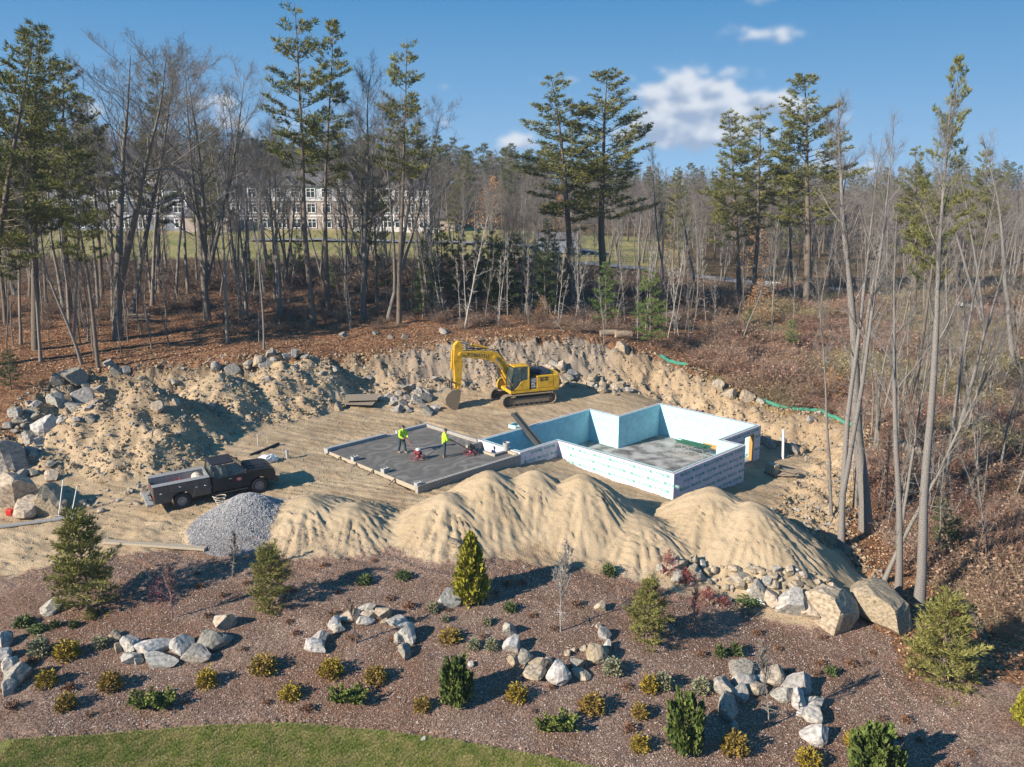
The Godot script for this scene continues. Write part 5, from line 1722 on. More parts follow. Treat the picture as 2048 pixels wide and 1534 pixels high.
# white pine: trunk, and a crown of whorled boughs tufted with needles
func pine_tree(sd: int, h: float, r0: float, low: float, reach: float, gap: float, dense: int, dark: Color, light: Color, tuft := 0.42, droop := 0.0) -> Array:
	rng.seed = sd
	var trunk := MB.new(); var crown := MB.new()
	trunk.col = Color(0.20, 0.165, 0.14)
	var p := wander(Vector3.ZERO, Vector3.UP, h, 10, 0.018, 0.02)
	p[0] = Vector3(0, -0.4, 0)
	trunk.tube(p, taper(r0, 0.02, 11), 9)
	var y := low
	var turn := rng.randf() * TAU
	while y < 0.985:
		var t := (y - low) / (1.0 - low)
		var prof := (0.55 + 0.45 * sin(clampf(t * 2.6, 0.0, 1.0) * PI * 0.5)) * pow(1.0 - t, 0.72) + 0.05
		var num := 3 + rng.randi() % 3
		turn += 1.1
		for k in num:
			if rng.randf() < 0.2: continue
			var az := turn + TAU * k / num + rng.randf_range(-0.35, 0.35)
			var len := h * reach * prof * rng.randf_range(0.45, 1.35)
			var a := along(p, y) + Vector3.UP * rng.randf_range(-0.2, 0.2)
			var dir := Vector3(cos(az), 0.12 + t * 0.5 - droop, sin(az))
			var bp := wander(a, dir, len, 5, 0.07, 0.05)
			crown.col = Color(0.14, 0.115, 0.095)
			crown.tube(bp, taper(clampf(len * 0.014, 0.015, 0.06), 0.008, 6), 3, false)
			var hue := rng.randf()
			var branchlets := maxi(3, int(len * 2.4 * dense / 10.0) + 2)
			for j in branchlets:
				var u := 0.28 + 0.72 * (j + rng.randf()) / branchlets
				var b0 := along(bp, u)
				var fwd: Vector3 = (along(bp, minf(u + 0.1, 1.0)) - along(bp, maxf(u - 0.1, 0.0))).normalized()
				var side := fwd.cross(Vector3.UP).normalized() * (1.0 if j % 2 else -1.0)
				var bl := len * 0.34 * (1.15 - u) + 0.25
				var bd := (fwd * 0.7 + side * rng.randf_range(0.3, 1.0) + Vector3.UP * rng.randf_range(0.0, 0.35)).normalized()
				var tn := maxi(2, int(bl / tuft * 2.6))
				for q in tn:
					var c := dark.lerp(light, clampf(hue * 0.55 + rng.randf() * 0.5 + 0.1 * t, 0.0, 1.0))
					needle_tuft(crown, b0 + bd * bl * (q + 0.5) / tn + Vector3(rng.randfn(), rng.randfn(), rng.randfn()) * tuft * 0.16, (bd + Vector3.UP * 0.35).normalized(), tuft * rng.randf_range(0.75, 1.2), c)
			needle_tuft(crown, bp[5], (bp[5] - bp[4]).normalized(), tuft, light)
		y += gap / h * rng.randf_range(0.7, 1.3)
	return [trunk.done(), crown.done()]

# leafy part for young oaks and beeches that keep their brown leaves
func brown_leaves(sd: int, h: float, count: int) -> ArrayMesh:
	rng.seed = sd
	var mb := MB.new()
	for k in count:
		var y := rng.randf_range(0.12, 1.0)
		var r := h * 0.30 * sin(clampf((1.06 - y) * 1.9, 0.0, PI)) * sqrt(rng.randf())
		var cl := floorf(rng.randf() * 16.0)
		var az := cl / 16.0 * TAU + rng.randfn(0, 0.16)
		var at := Vector3(cos(az) * r, y * h + sin(cl * 3.7) * 0.3, sin(az) * r)
		mb.col = Color(0.30, 0.15, 0.06).lerp(Color(0.42, 0.25, 0.12), rng.randf())
		leaf_face(mb, at, rng.randf_range(0.05, 0.09))
	return mb.done()

func leaf_face(mb: MB, at: Vector3, s: float) -> void:
	var b := Basis.from_euler(Vector3(rng.randf() * TAU, rng.randf() * TAU, rng.randf() * TAU))
	mb.quad(at - b.x * s, at + b.z * s * 0.55, at + b.x * s, at - b.z * s * 0.55)

func make_tree_kinds() -> void:
	var gb := Color(0.28, 0.26, 0.235); var db := Color(0.22, 0.20, 0.18); var pb := Color(0.46, 0.43, 0.39); var lg := Color(0.255, 0.24, 0.23)
	tree_kinds.oak = [bare_tree(11, 20, 0.26, 0.34, 0.36, 20, 10, 11, 0.55, db, 2, 0.006), bare_tree(12, 20, 0.23, 0.34, 0.32, 30, 10, 11, 0.6, db, 1, 0.006), bare_tree(13, 20, 0.22, 0.30, 0.34, 18, 9, 10, 0.62, db, 3, 0.006), bare_tree(14, 20, 0.20, 0.40, 0.30, 28, 9, 11, 0.55, gb, 1, 0.006)]
	tree_kinds.slim = [bare_tree(21, 20, 0.20, 0.40, 0.15, 24, 6, 6, 0.75, gb), bare_tree(22, 20, 0.17, 0.5, 0.16, 22, 6, 6, 0.7, lg), bare_tree(23, 20, 0.19, 0.35, 0.18, 26, 6, 6, 0.8, gb, 2)]
	tree_kinds.pale = [bare_tree(31, 20, 0.24, 0.50, 0.17, 18, 6, 7, 0.75, lg, 1, 0.0055), bare_tree(32, 20, 0.22, 0.42, 0.19, 15, 6, 7, 0.7, lg, 2, 0.0055), bare_tree(33, 20, 0.26, 0.55, 0.13, 20, 6, 7, 0.85, lg, 1, 0.0055)]
	tree_kinds.sapling = [bare_tree(41, 9, 0.055, 0.3, 0.16, 14, 4, 4, 0.8, gb, 1, 0.0055), bare_tree(42, 9, 0.05, 0.25, 0.2, 14, 4, 4, 0.7, db, 1, 0.0055), bare_tree(43, 9, 0.06, 0.4, 0.14, 12, 4, 4, 0.9, gb, 1, 0.0055)]
	tree_kinds.birch = [bare_tree(51, 9, 0.06, 0.35, 0.13, 13, 4, 4, 0.8, pb, 1, 0.008), bare_tree(52, 9, 0.05, 0.45, 0.13, 11, 4, 4, 0.9, pb, 1, 0.008)]
	var pd := Color(0.06, 0.075, 0.026); var plt := Color(0.21, 0.205, 0.062)
	tree_kinds.pine = [pine_tree(61, 25, 0.30, 0.32, 0.18, 0.62, 11, pd, plt, 0.45), pine_tree(62, 25, 0.28, 0.28, 0.17, 0.66, 11, pd, plt, 0.45), pine_tree(63, 25, 0.32, 0.38, 0.20, 0.66, 11, pd, plt, 0.45)]
	tree_kinds.highpine = [pine_tree(71, 25, 0.26, 0.52, 0.145, 0.7, 11, pd, plt, 0.45), pine_tree(72, 25, 0.24, 0.45, 0.125, 0.75, 11, pd, plt, 0.45)]
	tree_kinds.youngpine = [pine_tree(81, 7, 0.09, 0.16, 0.20, 0.42, 16, Color(0.06, 0.10, 0.03), Color(0.15, 0.21, 0.06), 0.30), pine_tree(82, 7, 0.09, 0.10, 0.22, 0.45, 15, Color(0.06, 0.10, 0.03), Color(0.15, 0.21, 0.06), 0.30)]
	tree_kinds.hemlock = [pine_tree(91, 7, 0.09, 0.08, 0.22, 0.38, 16, Color(0.032, 0.05, 0.022), Color(0.085, 0.115, 0.045), 0.28, 0.15), pine_tree(92, 7, 0.09, 0.12, 0.20, 0.42, 16, Color(0.032, 0.05, 0.022), Color(0.085, 0.115, 0.045), 0.28, 0.1)]
	var bt: Array = bare_tree(95, 6, 0.06, 0.15, 0.26, 16, 4, 4, 0.6, gb, 1, 0.008)
	tree_kinds.beech = [[bt[0], bt[1], brown_leaves(96, 6.0, 1500)]]
	tree_kinds.ref = {"oak": 20.0, "slim": 20.0, "pale": 20.0, "sapling": 9.0, "birch": 9.0, "pine": 25.0, "highpine": 25.0, "youngpine": 7.0, "hemlock": 7.0, "beech": 6.0}

const TREE_NAMES := {"oak": "bare_oak_tree", "slim": "slim_bare_tree", "pale": "pale_bare_tree", "sapling": "bare_sapling", "birch": "birch_sapling", "pine": "pine_tree", "highpine": "tall_pine_tree", "youngpine": "young_pine_tree", "hemlock": "hemlock_tree", "beech": "beech_sapling"}

func plant(kind: String, variant: int, x: float, z: float, h: float, lean: Vector2, turn: float, thick: float, label: String, group := "") -> void:
	var parts: Array = tree_kinds[kind][variant % tree_kinds[kind].size()]
	var t := thing(TREE_NAMES[kind], label, "sapling" if kind in ["sapling", "birch", "beech"] else "tree", on_ground(x, z, -0.05), 0.0, group)
	var up := Vector3(lean.x, 1.0, lean.y).normalized()
	var side := up.cross(Vector3(0, 0, 1)).normalized()
	var s: float = h / tree_kinds.ref[kind]
	t.basis = Basis(side, up, side.cross(up)) * Basis(Vector3.UP, turn) * Basis.from_scale(Vector3(s * thick, s, s * thick))
	obj("trunk", parts[0], M.bark_grey, t)
	obj("crown", parts[1], M.needle if kind in ["pine", "highpine", "youngpine", "hemlock"] else M.twig, t)
	if parts.size() > 2: obj("leaves", parts[2], M.leaf, t)

func build_woods() -> void:
	make_tree_kinds()
	for r in TREES: plant(r[0], r[1], r[2], r[3], r[4], Vector2(r[5], 0), r[6], r[7], r[8])
	for g in TREE_GROUPS:
		var a: Array = g[3]
		for k in range(0, a.size(), 7):
			var w := fposmod(a[k + 2] * 7.31 + a[k + 3] * 3.77, 1.0)
			plant(g[2][a[k]], a[k + 1], a[k + 2], a[k + 3], a[k + 4], Vector2(a[k + 5], a[k + 6]), w * TAU, 0.8 + 0.4 * w, g[0] + ", " + ordinal(k / 7) + " from the left", g[1])

# ================================================================ stones
var stone_meshes := []

func make_stones() -> void:
	for k in 12:
		rng.seed = 300 + k
		var sph := SphereMesh.new()
		sph.radial_segments = 18; sph.rings = 10; sph.radius = 0.5; sph.height = 1.0
		var a := sph.get_mesh_arrays()
		var v: PackedVector3Array = a[Mesh.ARRAY_VERTEX]
		var ix: PackedInt32Array = a[Mesh.ARRAY_INDEX]
		var cuts := []
		for q in 10:
			var d := Vector3(rng.randfn(), rng.randfn() * 0.8, rng.randfn()).normalized()
			cuts.append([d, rng.randf_range(0.22, 0.38)])
		cuts.append([Vector3(0, -1, 0), 0.40])
		for i in v.size():
			var p := v[i]
			p *= 1.0 + 0.16 * nz.get_noise_3d(p.x * 1.6 + k * 5.0, p.y * 1.6, p.z * 1.6)
			for c in cuts:
				var over: float = p.dot(c[0]) - c[1]
				if over > 0.0: p -= c[0] * over * 0.97
			p *= 1.0 + 0.07 * nz.get_noise_3d(p.x * 6.0 + k * 5.0, p.y * 6.0, p.z * 6.0)
			v[i] = p * 1.36
		var mb := MB.new()
		mb.col = Color.WHITE
		for i in range(0, ix.size(), 3):
			if (v[ix[i]] - v[ix[i + 1]]).cross(v[ix[i]] - v[ix[i + 2]]).length_squared() > 1e-10: mb.tri(v[ix[i]], v[ix[i + 1]], v[ix[i + 2]])
		stone_meshes.append(mb.done())

func stone(called: String, x: float, z: float, w: float, h: float, tone: int, label: String, group := "", seat := 0.32) -> void:
	var u := fposmod(x * 12.9898 + z * 78.233 + w * 3.1, 1.0)
	var k := int(u * 997.0) % stone_meshes.size()
	var o := obj(called, stone_meshes[k], M.stone_tones[tone][int(u * 7919.0) % 3])
	var s := Vector3(w, h, (w + h) * 0.52)
	o.basis = Basis(Vector3.UP, (u - 0.5) * 0.9) * Basis(Vector3(0, 0, 1), (fposmod(u * 31.0, 1.0) - 0.5) * 0.35) * Basis.from_scale(s)
	o.position = on_ground(x, z, h * (0.5 - seat))
	tag(o, label, "boulder" if w > 0.55 else "rock", group)

const ORDINALS := ["first", "second", "third", "fourth", "fifth", "sixth", "seventh", "eighth", "ninth", "tenth", "eleventh", "twelfth", "thirteenth", "fourteenth", "fifteenth", "sixteenth", "seventeenth", "eighteenth", "nineteenth"]
func ordinal(k: int) -> String:    # of a count that starts at nought
	if k < 19: return ORDINALS[k]
	var t := (k + 1) / 10; var u := (k + 1) % 10
	if u == 0: return ["twentieth", "thirtieth", "fortieth", "fiftieth", "sixtieth", "seventieth", "eightieth", "ninetieth", "hundredth"][t - 2]
	return ["twenty", "thirty", "forty", "fifty", "sixty", "seventy", "eighty", "ninety", "hundred"][t - 2] + "-" + ORDINALS[u - 1]

func build_boulders() -> void:
	make_stones()
	M.stone_tones = []
	for c in [[0.40, 0.375, 0.335], [0.51, 0.425, 0.32], [0.54, 0.515, 0.47]]:
		var set3 := []
		for q in 3:
			var f: float = [0.85, 1.0, 1.12][q]
			set3.append(grained(mat(lin(c[0] * f, c[1] * f, c[2] * f * (0.96 + 0.04 * q)), 0.92, 0.0, 0.2), M.rocky, 2.2 + 0.6 * q, M.fine_h, 1.2))
		M.stone_tones.append(set3)
	for w in STONE_WALLS:
		var a: Array = w[2]
		for k in range(0, a.size(), 5):
			stone("wall_stone", a[k], a[k + 1], a[k + 2] * 0.98, a[k + 3] * 0.9, a[k + 4], ordinal(k / 5) + " " + w[0], w[1], 0.25)
	for s in LONE_STONES: stone("boulder" if s[3] > 0.55 else "rock", s[1], s[2], s[3] * 1.0, s[4] * (0.95 if s[3] > 1.8 else 1.08), s[5], s[0], "", 0.2 if s[3] > 1.8 else 0.3)
	for w in RUBBLE:
		var a: Array = w[2]
		for k in range(0, a.size(), 5): stone("rubble_rock", a[k], a[k + 1], a[k + 2] * 1.15, a[k + 3] * 1.1, a[k + 4], w[0] + ", " + ordinal(k / 5) + " from the left", w[1], 0.28)

# ================================================================ garden
var shrub_meshes := {}

func leafy_shrub(sd: int, leaves: int, size: float, shape: String, a: Color, b: Color) -> Array:    # one metre wide and high
	rng.seed = sd
	var mb := MB.new(); var wood := MB.new()
	wood.col = Color(0.16, 0.11, 0.08)
	for k in 26:
		var az := rng.randf() * TAU
		var r := rng.randf_range(0.15, 0.45)
		twig(wood, Vector3(0, -0.05, 0), Vector3(cos(az) * r, rng.randf_range(0.4, 0.9) * (0.6 if shape == "low" else 1.0), sin(az) * r), 0.012)
	for k in leaves:
		var p: Vector3
		var up := 0.4
		var az := rng.randf() * TAU
		var t := rng.randf()
		match shape:
			"ball":
				var lump := 0.84 + 0.22 * sin(az * 5.0 + sd) * sin(t * 9.0 + az * 2.0)
				var d := Vector3(cos(az) * sqrt(1.0 - t * t), t, sin(az) * sqrt(1.0 - t * t))
				p = d * Vector3(0.5, 0.92, 0.5) * lump * rng.randf_range(0.62, 1.04) + Vector3(0, 0.03, 0)
			"cone":
				var r := 0.5 * pow(1.0 - t, 0.62) * (0.86 + 0.2 * sin(az * 6.0 + t * 14.0)) * rng.randf_range(0.66, 1.03)
				if t < 0.1: r *= 0.8
				p = Vector3(cos(az) * r, t, sin(az) * r); up = 0.9
			"plume":
				var cl := float(rng.randi() % 13)
				var ca := cl * 2.4; var cr := 0.33 * sqrt(cl / 13.0)
				var hh := 1.0 - 0.45 * cl / 13.0 + 0.1 * sin(cl * 5.0)
				var r := 0.15 * (1.0 - t * 0.75) * rng.randf_range(0.6, 1.0)
				p = Vector3(cos(ca) * cr * (1.0 + t * 0.35) + cos(az) * r, t * hh, sin(ca) * cr * (1.0 + t * 0.35) + sin(az) * r); up = 1.6
			"low":
				var cl := float(rng.randi() % 11)
				var ca := cl * 2.4; var cr := t * 0.5
				p = Vector3(cos(ca) * cr + rng.randfn(0, 0.05), 0.12 + 0.75 * t * (0.7 + 0.3 * sin(cl * 3.0)) + rng.randfn(0, 0.05), sin(ca) * cr + rng.randfn(0, 0.05)); up = 0.5
			_:
				var d := Vector3(cos(az), 0, sin(az)) * (rng.randf() * 0.5)
				p = d + Vector3(0, t * (0.9 - d.length()), 0); up = 1.4
		mb.col = a.lerp(b, clampf(rng.randf() * 0.9 + 0.1 * sin(az * 3.0), 0.0, 1.0))
		var out := (Vector3(p.x, 0, p.z).normalized() * 0.7 + Vector3.UP * up + Vector3(rng.randfn(), rng.randfn(), rng.randfn()) * 0.45).normalized()
		var s := out.cross(Vector3(rng.randfn(), rng.randfn(), rng.randfn())).normalized() * size * 0.3
		var e := out * size * rng.randf_range(0.7, 1.3)
		mb.quad(p - s * 0.4, p + e * 0.5 + s, p + e, p + e * 0.5 - s)
	return [wood.done(), mb.done()]

func build_garden() -> void:
	var kinds := {}
	kinds.gold = [leafy_shrub(1, 900, 0.12, "ball", Color(0.16, 0.11, 0.02), Color(0.40, 0.30, 0.04)), leafy_shrub(2, 800, 0.13, "ball", Color(0.13, 0.085, 0.03), Color(0.36, 0.26, 0.05))]
	kinds.juniper = [leafy_shrub(3, 800, 0.16, "low", Color(0.06, 0.085, 0.02), Color(0.22, 0.25, 0.06))]
	kinds.sage = [leafy_shrub(4, 700, 0.14, "ball", Color(0.14, 0.15, 0.09), Color(0.30, 0.30, 0.19))]
	kinds.holly = [leafy_shrub(5, 400, 0.2, "ball", Color(0.05, 0.07, 0.025), Color(0.14, 0.19, 0.07))]
	kinds.yew = [leafy_shrub(6, 2600, 0.13, "plume", Color(0.045, 0.075, 0.02), Color(0.17, 0.21, 0.055))]
	kinds.arborvitae = [leafy_shrub(7, 3600, 0.10, "cone", Color(0.14, 0.14, 0.02), Color(0.38, 0.35, 0.05))]
	kinds.cedar = []
	for k in 3: kinds.cedar.append(pine_tree(500 + k, 3.4, 0.05, 0.03, 0.30, 0.125, 17, Color(0.10, 0.10, 0.03), Color(0.29, 0.275, 0.09), 0.20, -0.2))
	var names := {"gold": "golden_shrub", "juniper": "low_juniper", "sage": "grey_green_shrub", "holly": "small_shrub", "yew": "upright_yew", "arborvitae": "arborvitae", "cedar": "cedar_tree"}
	for k in GARDEN.size():
		var g: Array = GARDEN[k]
		var parts: Array = kinds[g[0]][k % kinds[g[0]].size()]
		var t := thing(names[g[0]], g[5], "tree" if g[0] == "cedar" else "shrub", on_ground(g[1], g[2], -0.03), k * 1.7)
		if g[0] == "cedar":
			t.basis = Basis(Vector3.UP, k * 1.7) * Basis.from_scale(Vector3(g[3] / 2.1, g[4] / 3.3, g[3] / 2.1))
			obj("trunk", parts[0], M.bark_grey, t); obj("crown", parts[1], M.needle, t)
		else:
			t.basis = Basis(Vector3.UP, k * 1.7) * Basis.from_scale(Vector3(g[3] * 1.12, g[4] * 1.05, g[3] * 1.12))
			obj("stems", parts[0], M.twig, t); obj("foliage", parts[1], M.leaf, t)
	for k in SAPLINGS.size():
		var s: Array = SAPLINGS[k]
		var bark: Color = [Color(0.34, 0.24, 0.22), Color(0.25, 0.21, 0.18), Color(0.24, 0.18, 0.15), Color(0.42, 0.39, 0.36), Color(0.24, 0.16, 0.15), Color(0.30, 0.27, 0.24)][k]
		var parts := bare_tree(700 + k, s[2], 0.03, 0.36 if k != 3 else 0.30, s[4] * 0.62, 26 if k in [0, 3] else 16, 6, 8, 0.9, bark, 1, 0.008)
		var t := thing("garden_sapling", s[5], "sapling", on_ground(s[0], s[1]))
		t.basis = Basis(Vector3(0, 0, 1), -atan(s[3]))
		obj("trunk", parts[0], M.bark_grey, t); obj("crown", parts[1], M.twig, t)
		if k == 4 or k == 0:
			rng.seed = 800 + k
			var bb := MB.new()
			for q in 420:
				bb.col = Color(0.32, 0.03, 0.04).lerp(Color(0.45, 0.10, 0.12), rng.randf())
				var az := rng.randf() * TAU
				var r := rng.randf_range(0.15, 0.62)
				leaf_face(bb, Vector3(cos(az) * r - (0.35 if k == 0 else 0.0), s[2] * rng.randf_range(0.5, 0.95) - (0.65 if k == 0 else 0.0), sin(az) * r), 0.022)
			obj("berries", bb, M.leaf, t)
	# red-leaved barberries at the foot of the rubble
	rng.seed = 41
	var red := leafy_shrub(9, 420, 0.09, "wild", Color(0.20, 0.05, 0.05), Color(0.34, 0.12, 0.11))
	var red_count := -1
	for q in [[7.3, -35.6, 0.9, 1.3], [8.0, -35.1, 0.8, 0.9], [8.9, -34.4, 0.9, 0.7], [9.6, -34.3, 0.7, 0.5]]:
		red_count += 1
		var t := thing("red_barberry", "thin red-leaved shrub at the foot of the rubble, %s" % ["tallest, leftmost", "second from the left", "third from the left", "smallest, rightmost"][red_count], "shrub", on_ground(q[0], q[1]), q[0], "red shrubs at the foot of the rubble")
		t.basis = Basis(Vector3.UP, q[0] * 5.0) * Basis.from_scale(Vector3(q[2], q[3], q[2]))
		obj("stems", red[0], M.twig, t); obj("foliage", red[1], M.leaf, t)
	# withered perennials all over the bed
	var dry := [leafy_shrub(21, 150, 0.22, "wild", Color(0.15, 0.08, 0.05), Color(0.30, 0.17, 0.10)), leafy_shrub(22, 130, 0.22, "wild", Color(0.12, 0.07, 0.05), Color(0.24, 0.15, 0.10))]
	var made := 0
	var spots := []
	while spots.size() < 90:
		var x := rng.randf_range(-19, 17); var z := rng.randf_range(-36, -24.5)
		var d := in_dig(x, z)
		if d > -0.6 or z > lawn_edge(x) - 0.6: continue
		if zone_of(x, z, 0, -1, d) != MULCH: continue
		spots.append(Vector2(x, z))
	spots.sort_custom(func(a, b): return a.x / -a.y < b.x / -b.y)
	for p in spots:
		var x: float = p.x; var z: float = p.y
		var t := thing("withered_clump", "small withered brown plant in the mulch bed, %s from the left" % ordinal(made), "plant", on_ground(x, z, -0.02), 0.0, "withered plants in the mulch bed")
		var s := rng.randf_range(0.22, 0.5)
		t.basis = Basis(Vector3.UP, rng.randf() * TAU) * Basis.from_scale(Vector3(s, s * rng.randf_range(0.5, 0.8), s))
		var parts: Array = dry[made % 2]
		obj("stems", parts[0], M.twig, t); obj("foliage", parts[1], M.leaf, t)
		made += 1

# ================================================================ behind the wood
func build_backdrop() -> void:
	build_apartments()
	build_road()
	build_far_wood()

func build_apartments() -> void:
	var zf := -164.0
	var y0 := ground(-50, -165) - 0.3
	var b := thing("apartment_building", "long three-storey apartment building with gabled roofs behind the left wood", "building", Vector3(0, y0, zf))
	# x from, x to, forward, eaves, ridge, upper colour, lower colour, windows per floor
	var blocks := [[-92.0, -76.0, 0.0, 8.6, 11.4, 2, 2, 5], [-76.0, -62.0, 2.5, 8.2, 11.8, 2, 2, 4], [-62.0, -48.5, 0.0, 8.6, 11.2, 2, 2, 4], [-48.5, -28.3, 2.0, 8.5, 11.3, 1, 0, 7], [-28.3, -22.7, 0.5, 8.6, 11.6, 2, 2, 2], [-22.7, -15.8, 2.6, 8.2, 9.9, 1, 0, 3]]
	for q in blocks:
		var w := MB.new()
		var cx: float = (q[0] + q[1]) / 2; var wd: float = q[1] - q[0] - 0.02
		w.box(Vector3(cx, 2.9, q[2] - 6.0), Vector3(wd, 5.8, 12.0))
		obj("lower_wall", w, M.walls[q[6]], b)
		var u := MB.new()
		u.box(Vector3(cx, (5.8 + q[3]) / 2, q[2] - 6.02), Vector3(wd - 0.04, q[3] - 5.8, 12.0))
		obj("upper_wall", u, M.walls[q[5]], b)
		var tr := MB.new()
		for y in [2.9, 5.8, q[3] - 0.15]: tr.box(Vector3(cx, y, q[2] + 0.06), Vector3(wd + 0.1, 0.22, 0.14))
		for x in [q[0] + 0.12, q[1] - 0.12]: tr.box(Vector3(x, q[3] / 2, q[2] + 0.05), Vector3(0.22, q[3], 0.12))
		obj("trim", tr, M.trim, b)
		var r := MB.new()
		var x0: float = q[0] - 0.5; var x1: float = q[1] + 0.5; var za: float = q[2] + 0.6; var zb: float = q[2] - 12.6; var zm := (za + zb) / 2
		var e: float = q[3]; var rg: float = q[4]; var hip := minf(4.0, (x1 - x0) * 0.4)
		var A := Vector3(x0 + hip, rg, zm); var B := Vector3(x1 - hip, rg, zm)
		r.quad(Vector3(x0, e, za), A, B, Vector3(x1, e, za)); r.quad(Vector3(x1, e, zb), B, A, Vector3(x0, e, zb))
		r.tri(Vector3(x0, e, zb), A, Vector3(x0, e, za)); r.tri(Vector3(x1, e, za), B, Vector3(x1, e, zb))
		obj("roof", r, M.shingle, b)
		for fl in 3:
			for k in q[7]:
				var x: float = q[0] + (k + 0.5) * (q[1] - q[0]) / q[7]
				var y: float = [1.5, 4.35, 7.2][fl]
				var f := MB.new()
				var hw := 0.8; var hh := 0.85
				for s in [-1.0, 1.0]:
					f.box(Vector3(x + s * hw, y, q[2] + 0.05), Vector3(0.14, hh * 2 + 0.14, 0.14)); f.box(Vector3(x, y + s * hh, q[2] + 0.05), Vector3(hw * 2 - 0.14, 0.14, 0.14))
				f.box(Vector3(x, y, q[2] + 0.05), Vector3(0.12, hh * 2 - 0.14, 0.12)); f.box(Vector3(x, y + 0.25, q[2] + 0.052), Vector3(hw * 2 - 0.14, 0.07, 0.1))
				var fr := obj("window", f, M.trim, b)
				var p := MB.new()
				p.box(Vector3(x, y, q[2] + 0.02), Vector3(hw * 2 - 0.14, hh * 2 - 0.14, 0.03))
				obj("pane", p, M.dark_glass, fr)
	# gables and dormers over the fronts
	for g in [[-69.0, 2.6, 4.6, 1], [-33.0, 2.1, 4.0, 1], [-43.0, 2.1, 3.4, 1], [-84.0, 0.1, 4.0, 2], [-54.0, 0.1, 4.0, 2]]:
		var m := MB.new()
		m.xf = Transform3D(Basis.IDENTITY, Vector3(g[0], 8.3, g[1]))
		m.prism(poly2([-g[2] / 2, 0.0, g[2] / 2, 0.0, 0.0, g[2] * 0.55]), -5.0, 0.1)
		var gw := obj("gable", m, M.walls[g[3]], b)
		var rr := MB.new()
		rr.xf = m.xf
		for s in [-1.0, 1.0]: rr.bar(Vector3(s * (g[2] / 2 + 0.3), -0.1, -2.4), Vector3(0, g[2] * 0.55 + 0.12, -2.4), 5.4, 0.12, 0.0, Vector3(s, 1, 0).normalized())
		obj("gable_roof", rr, M.shingle, gw)
	# low garage left of centre and the porch at the right end
	var lg := MB.new()
	lg.box(Vector3(-57.5, 1.5, 4.0), Vector3(9.0, 3.0, 6.0)); lg.box(Vector3(-13.5, 1.2, -2.0), Vector3(5.0, 2.4, 7.0))
	obj("low_wing", lg, M.walls[0], b)
	var lr := MB.new()
	lr.prism(poly2([-18.5 + 5.0 - 3.0, 2.4, -10.6, 2.4, -13.5, 4.2]), -6.0, 2.0)
	lr.quad(Vector3(-62.4, 3.0, 7.4), Vector3(-61.0, 4.6, 4.0), Vector3(-54.0, 4.6, 4.0), Vector3(-52.6, 3.0, 7.4)); lr.quad(Vector3(-62.4, 3.0, 1.0), Vector3(-61.0, 4.6, 4.0), Vector3(-54.0, 4.6, 4.0), Vector3(-52.6, 3.0, 1.0))
	obj("low_roof", lr, M.shingle, b)
	# white picket fence before the right end
	var fe := thing("picket_fence", "low white fence in front of the apartment building's right end", "fence", Vector3(0, 0, -158.0))
	for k in 13:
		var x := -30.0 + k * 1.35
		var p := MB.new()
		p.box(Vector3(x, ground(x, -158) + 0.5, 0), Vector3(0.14, 1.1, 0.14))
		obj("post", p, M.trim, fe)
		if k < 12:
			for q in 8:
				var pk := MB.new()
				var xx := x + 0.15 + q * 0.15
				pk.box(Vector3(xx, ground(x, -158) + 0.48, 0.03), Vector3(0.09, 0.9, 0.03))
				obj("picket", pk, M.trim, fe)
	for y in [0.25, 0.8]:
		var rl := MB.new()
		rl.bar(Vector3(-30.0, ground(-30, -158) + y, 0), Vector3(-13.8, ground(-13.8, -158) + y, 0), 0.06, 0.09)
		obj("rail", rl, M.trim, fe)

func strip(mb: MB, line: Array, w: float, up: float) -> void:
	var c := Curve3D.new()
	for k in line.size():
		var d: Vector2 = (line[mini(k + 1, line.size() - 1)] - line[maxi(k - 1, 0)]) * 0.25
		c.add_point(Vector3(line[k].x, 0, line[k].y), Vector3(-d.x, 0, -d.y) * 0.6, Vector3(d.x, 0, d.y) * 0.6)
	var n := 60
	var last := -1
	for k in n + 1:
		var p := c.sample_baked(c.get_baked_length() * k / n)
		var q := c.sample_baked(minf(c.get_baked_length(), c.get_baked_length() * k / n + 0.3)) - c.sample_baked(maxf(0.0, c.get_baked_length() * k / n - 0.3))
		var s := Vector3(-q.z, 0, q.x).normalized() * w / 2
		var h := maxf(ground(p.x, p.z), maxf(ground(p.x + s.x, p.z + s.z), ground(p.x - s.x, p.z - s.z))) + up
		var i := mb.add(Vector3(p.x + s.x, h, p.z + s.z), Vector3.UP, Vector2(0, k)); mb.add(Vector3(p.x - s.x, h, p.z - s.z), Vector3.UP, Vector2(1, k))
		if last >= 0: mb.ix.append_array(PackedInt32Array([last, last + 1, i + 1, last, i + 1, i]))
		last = i

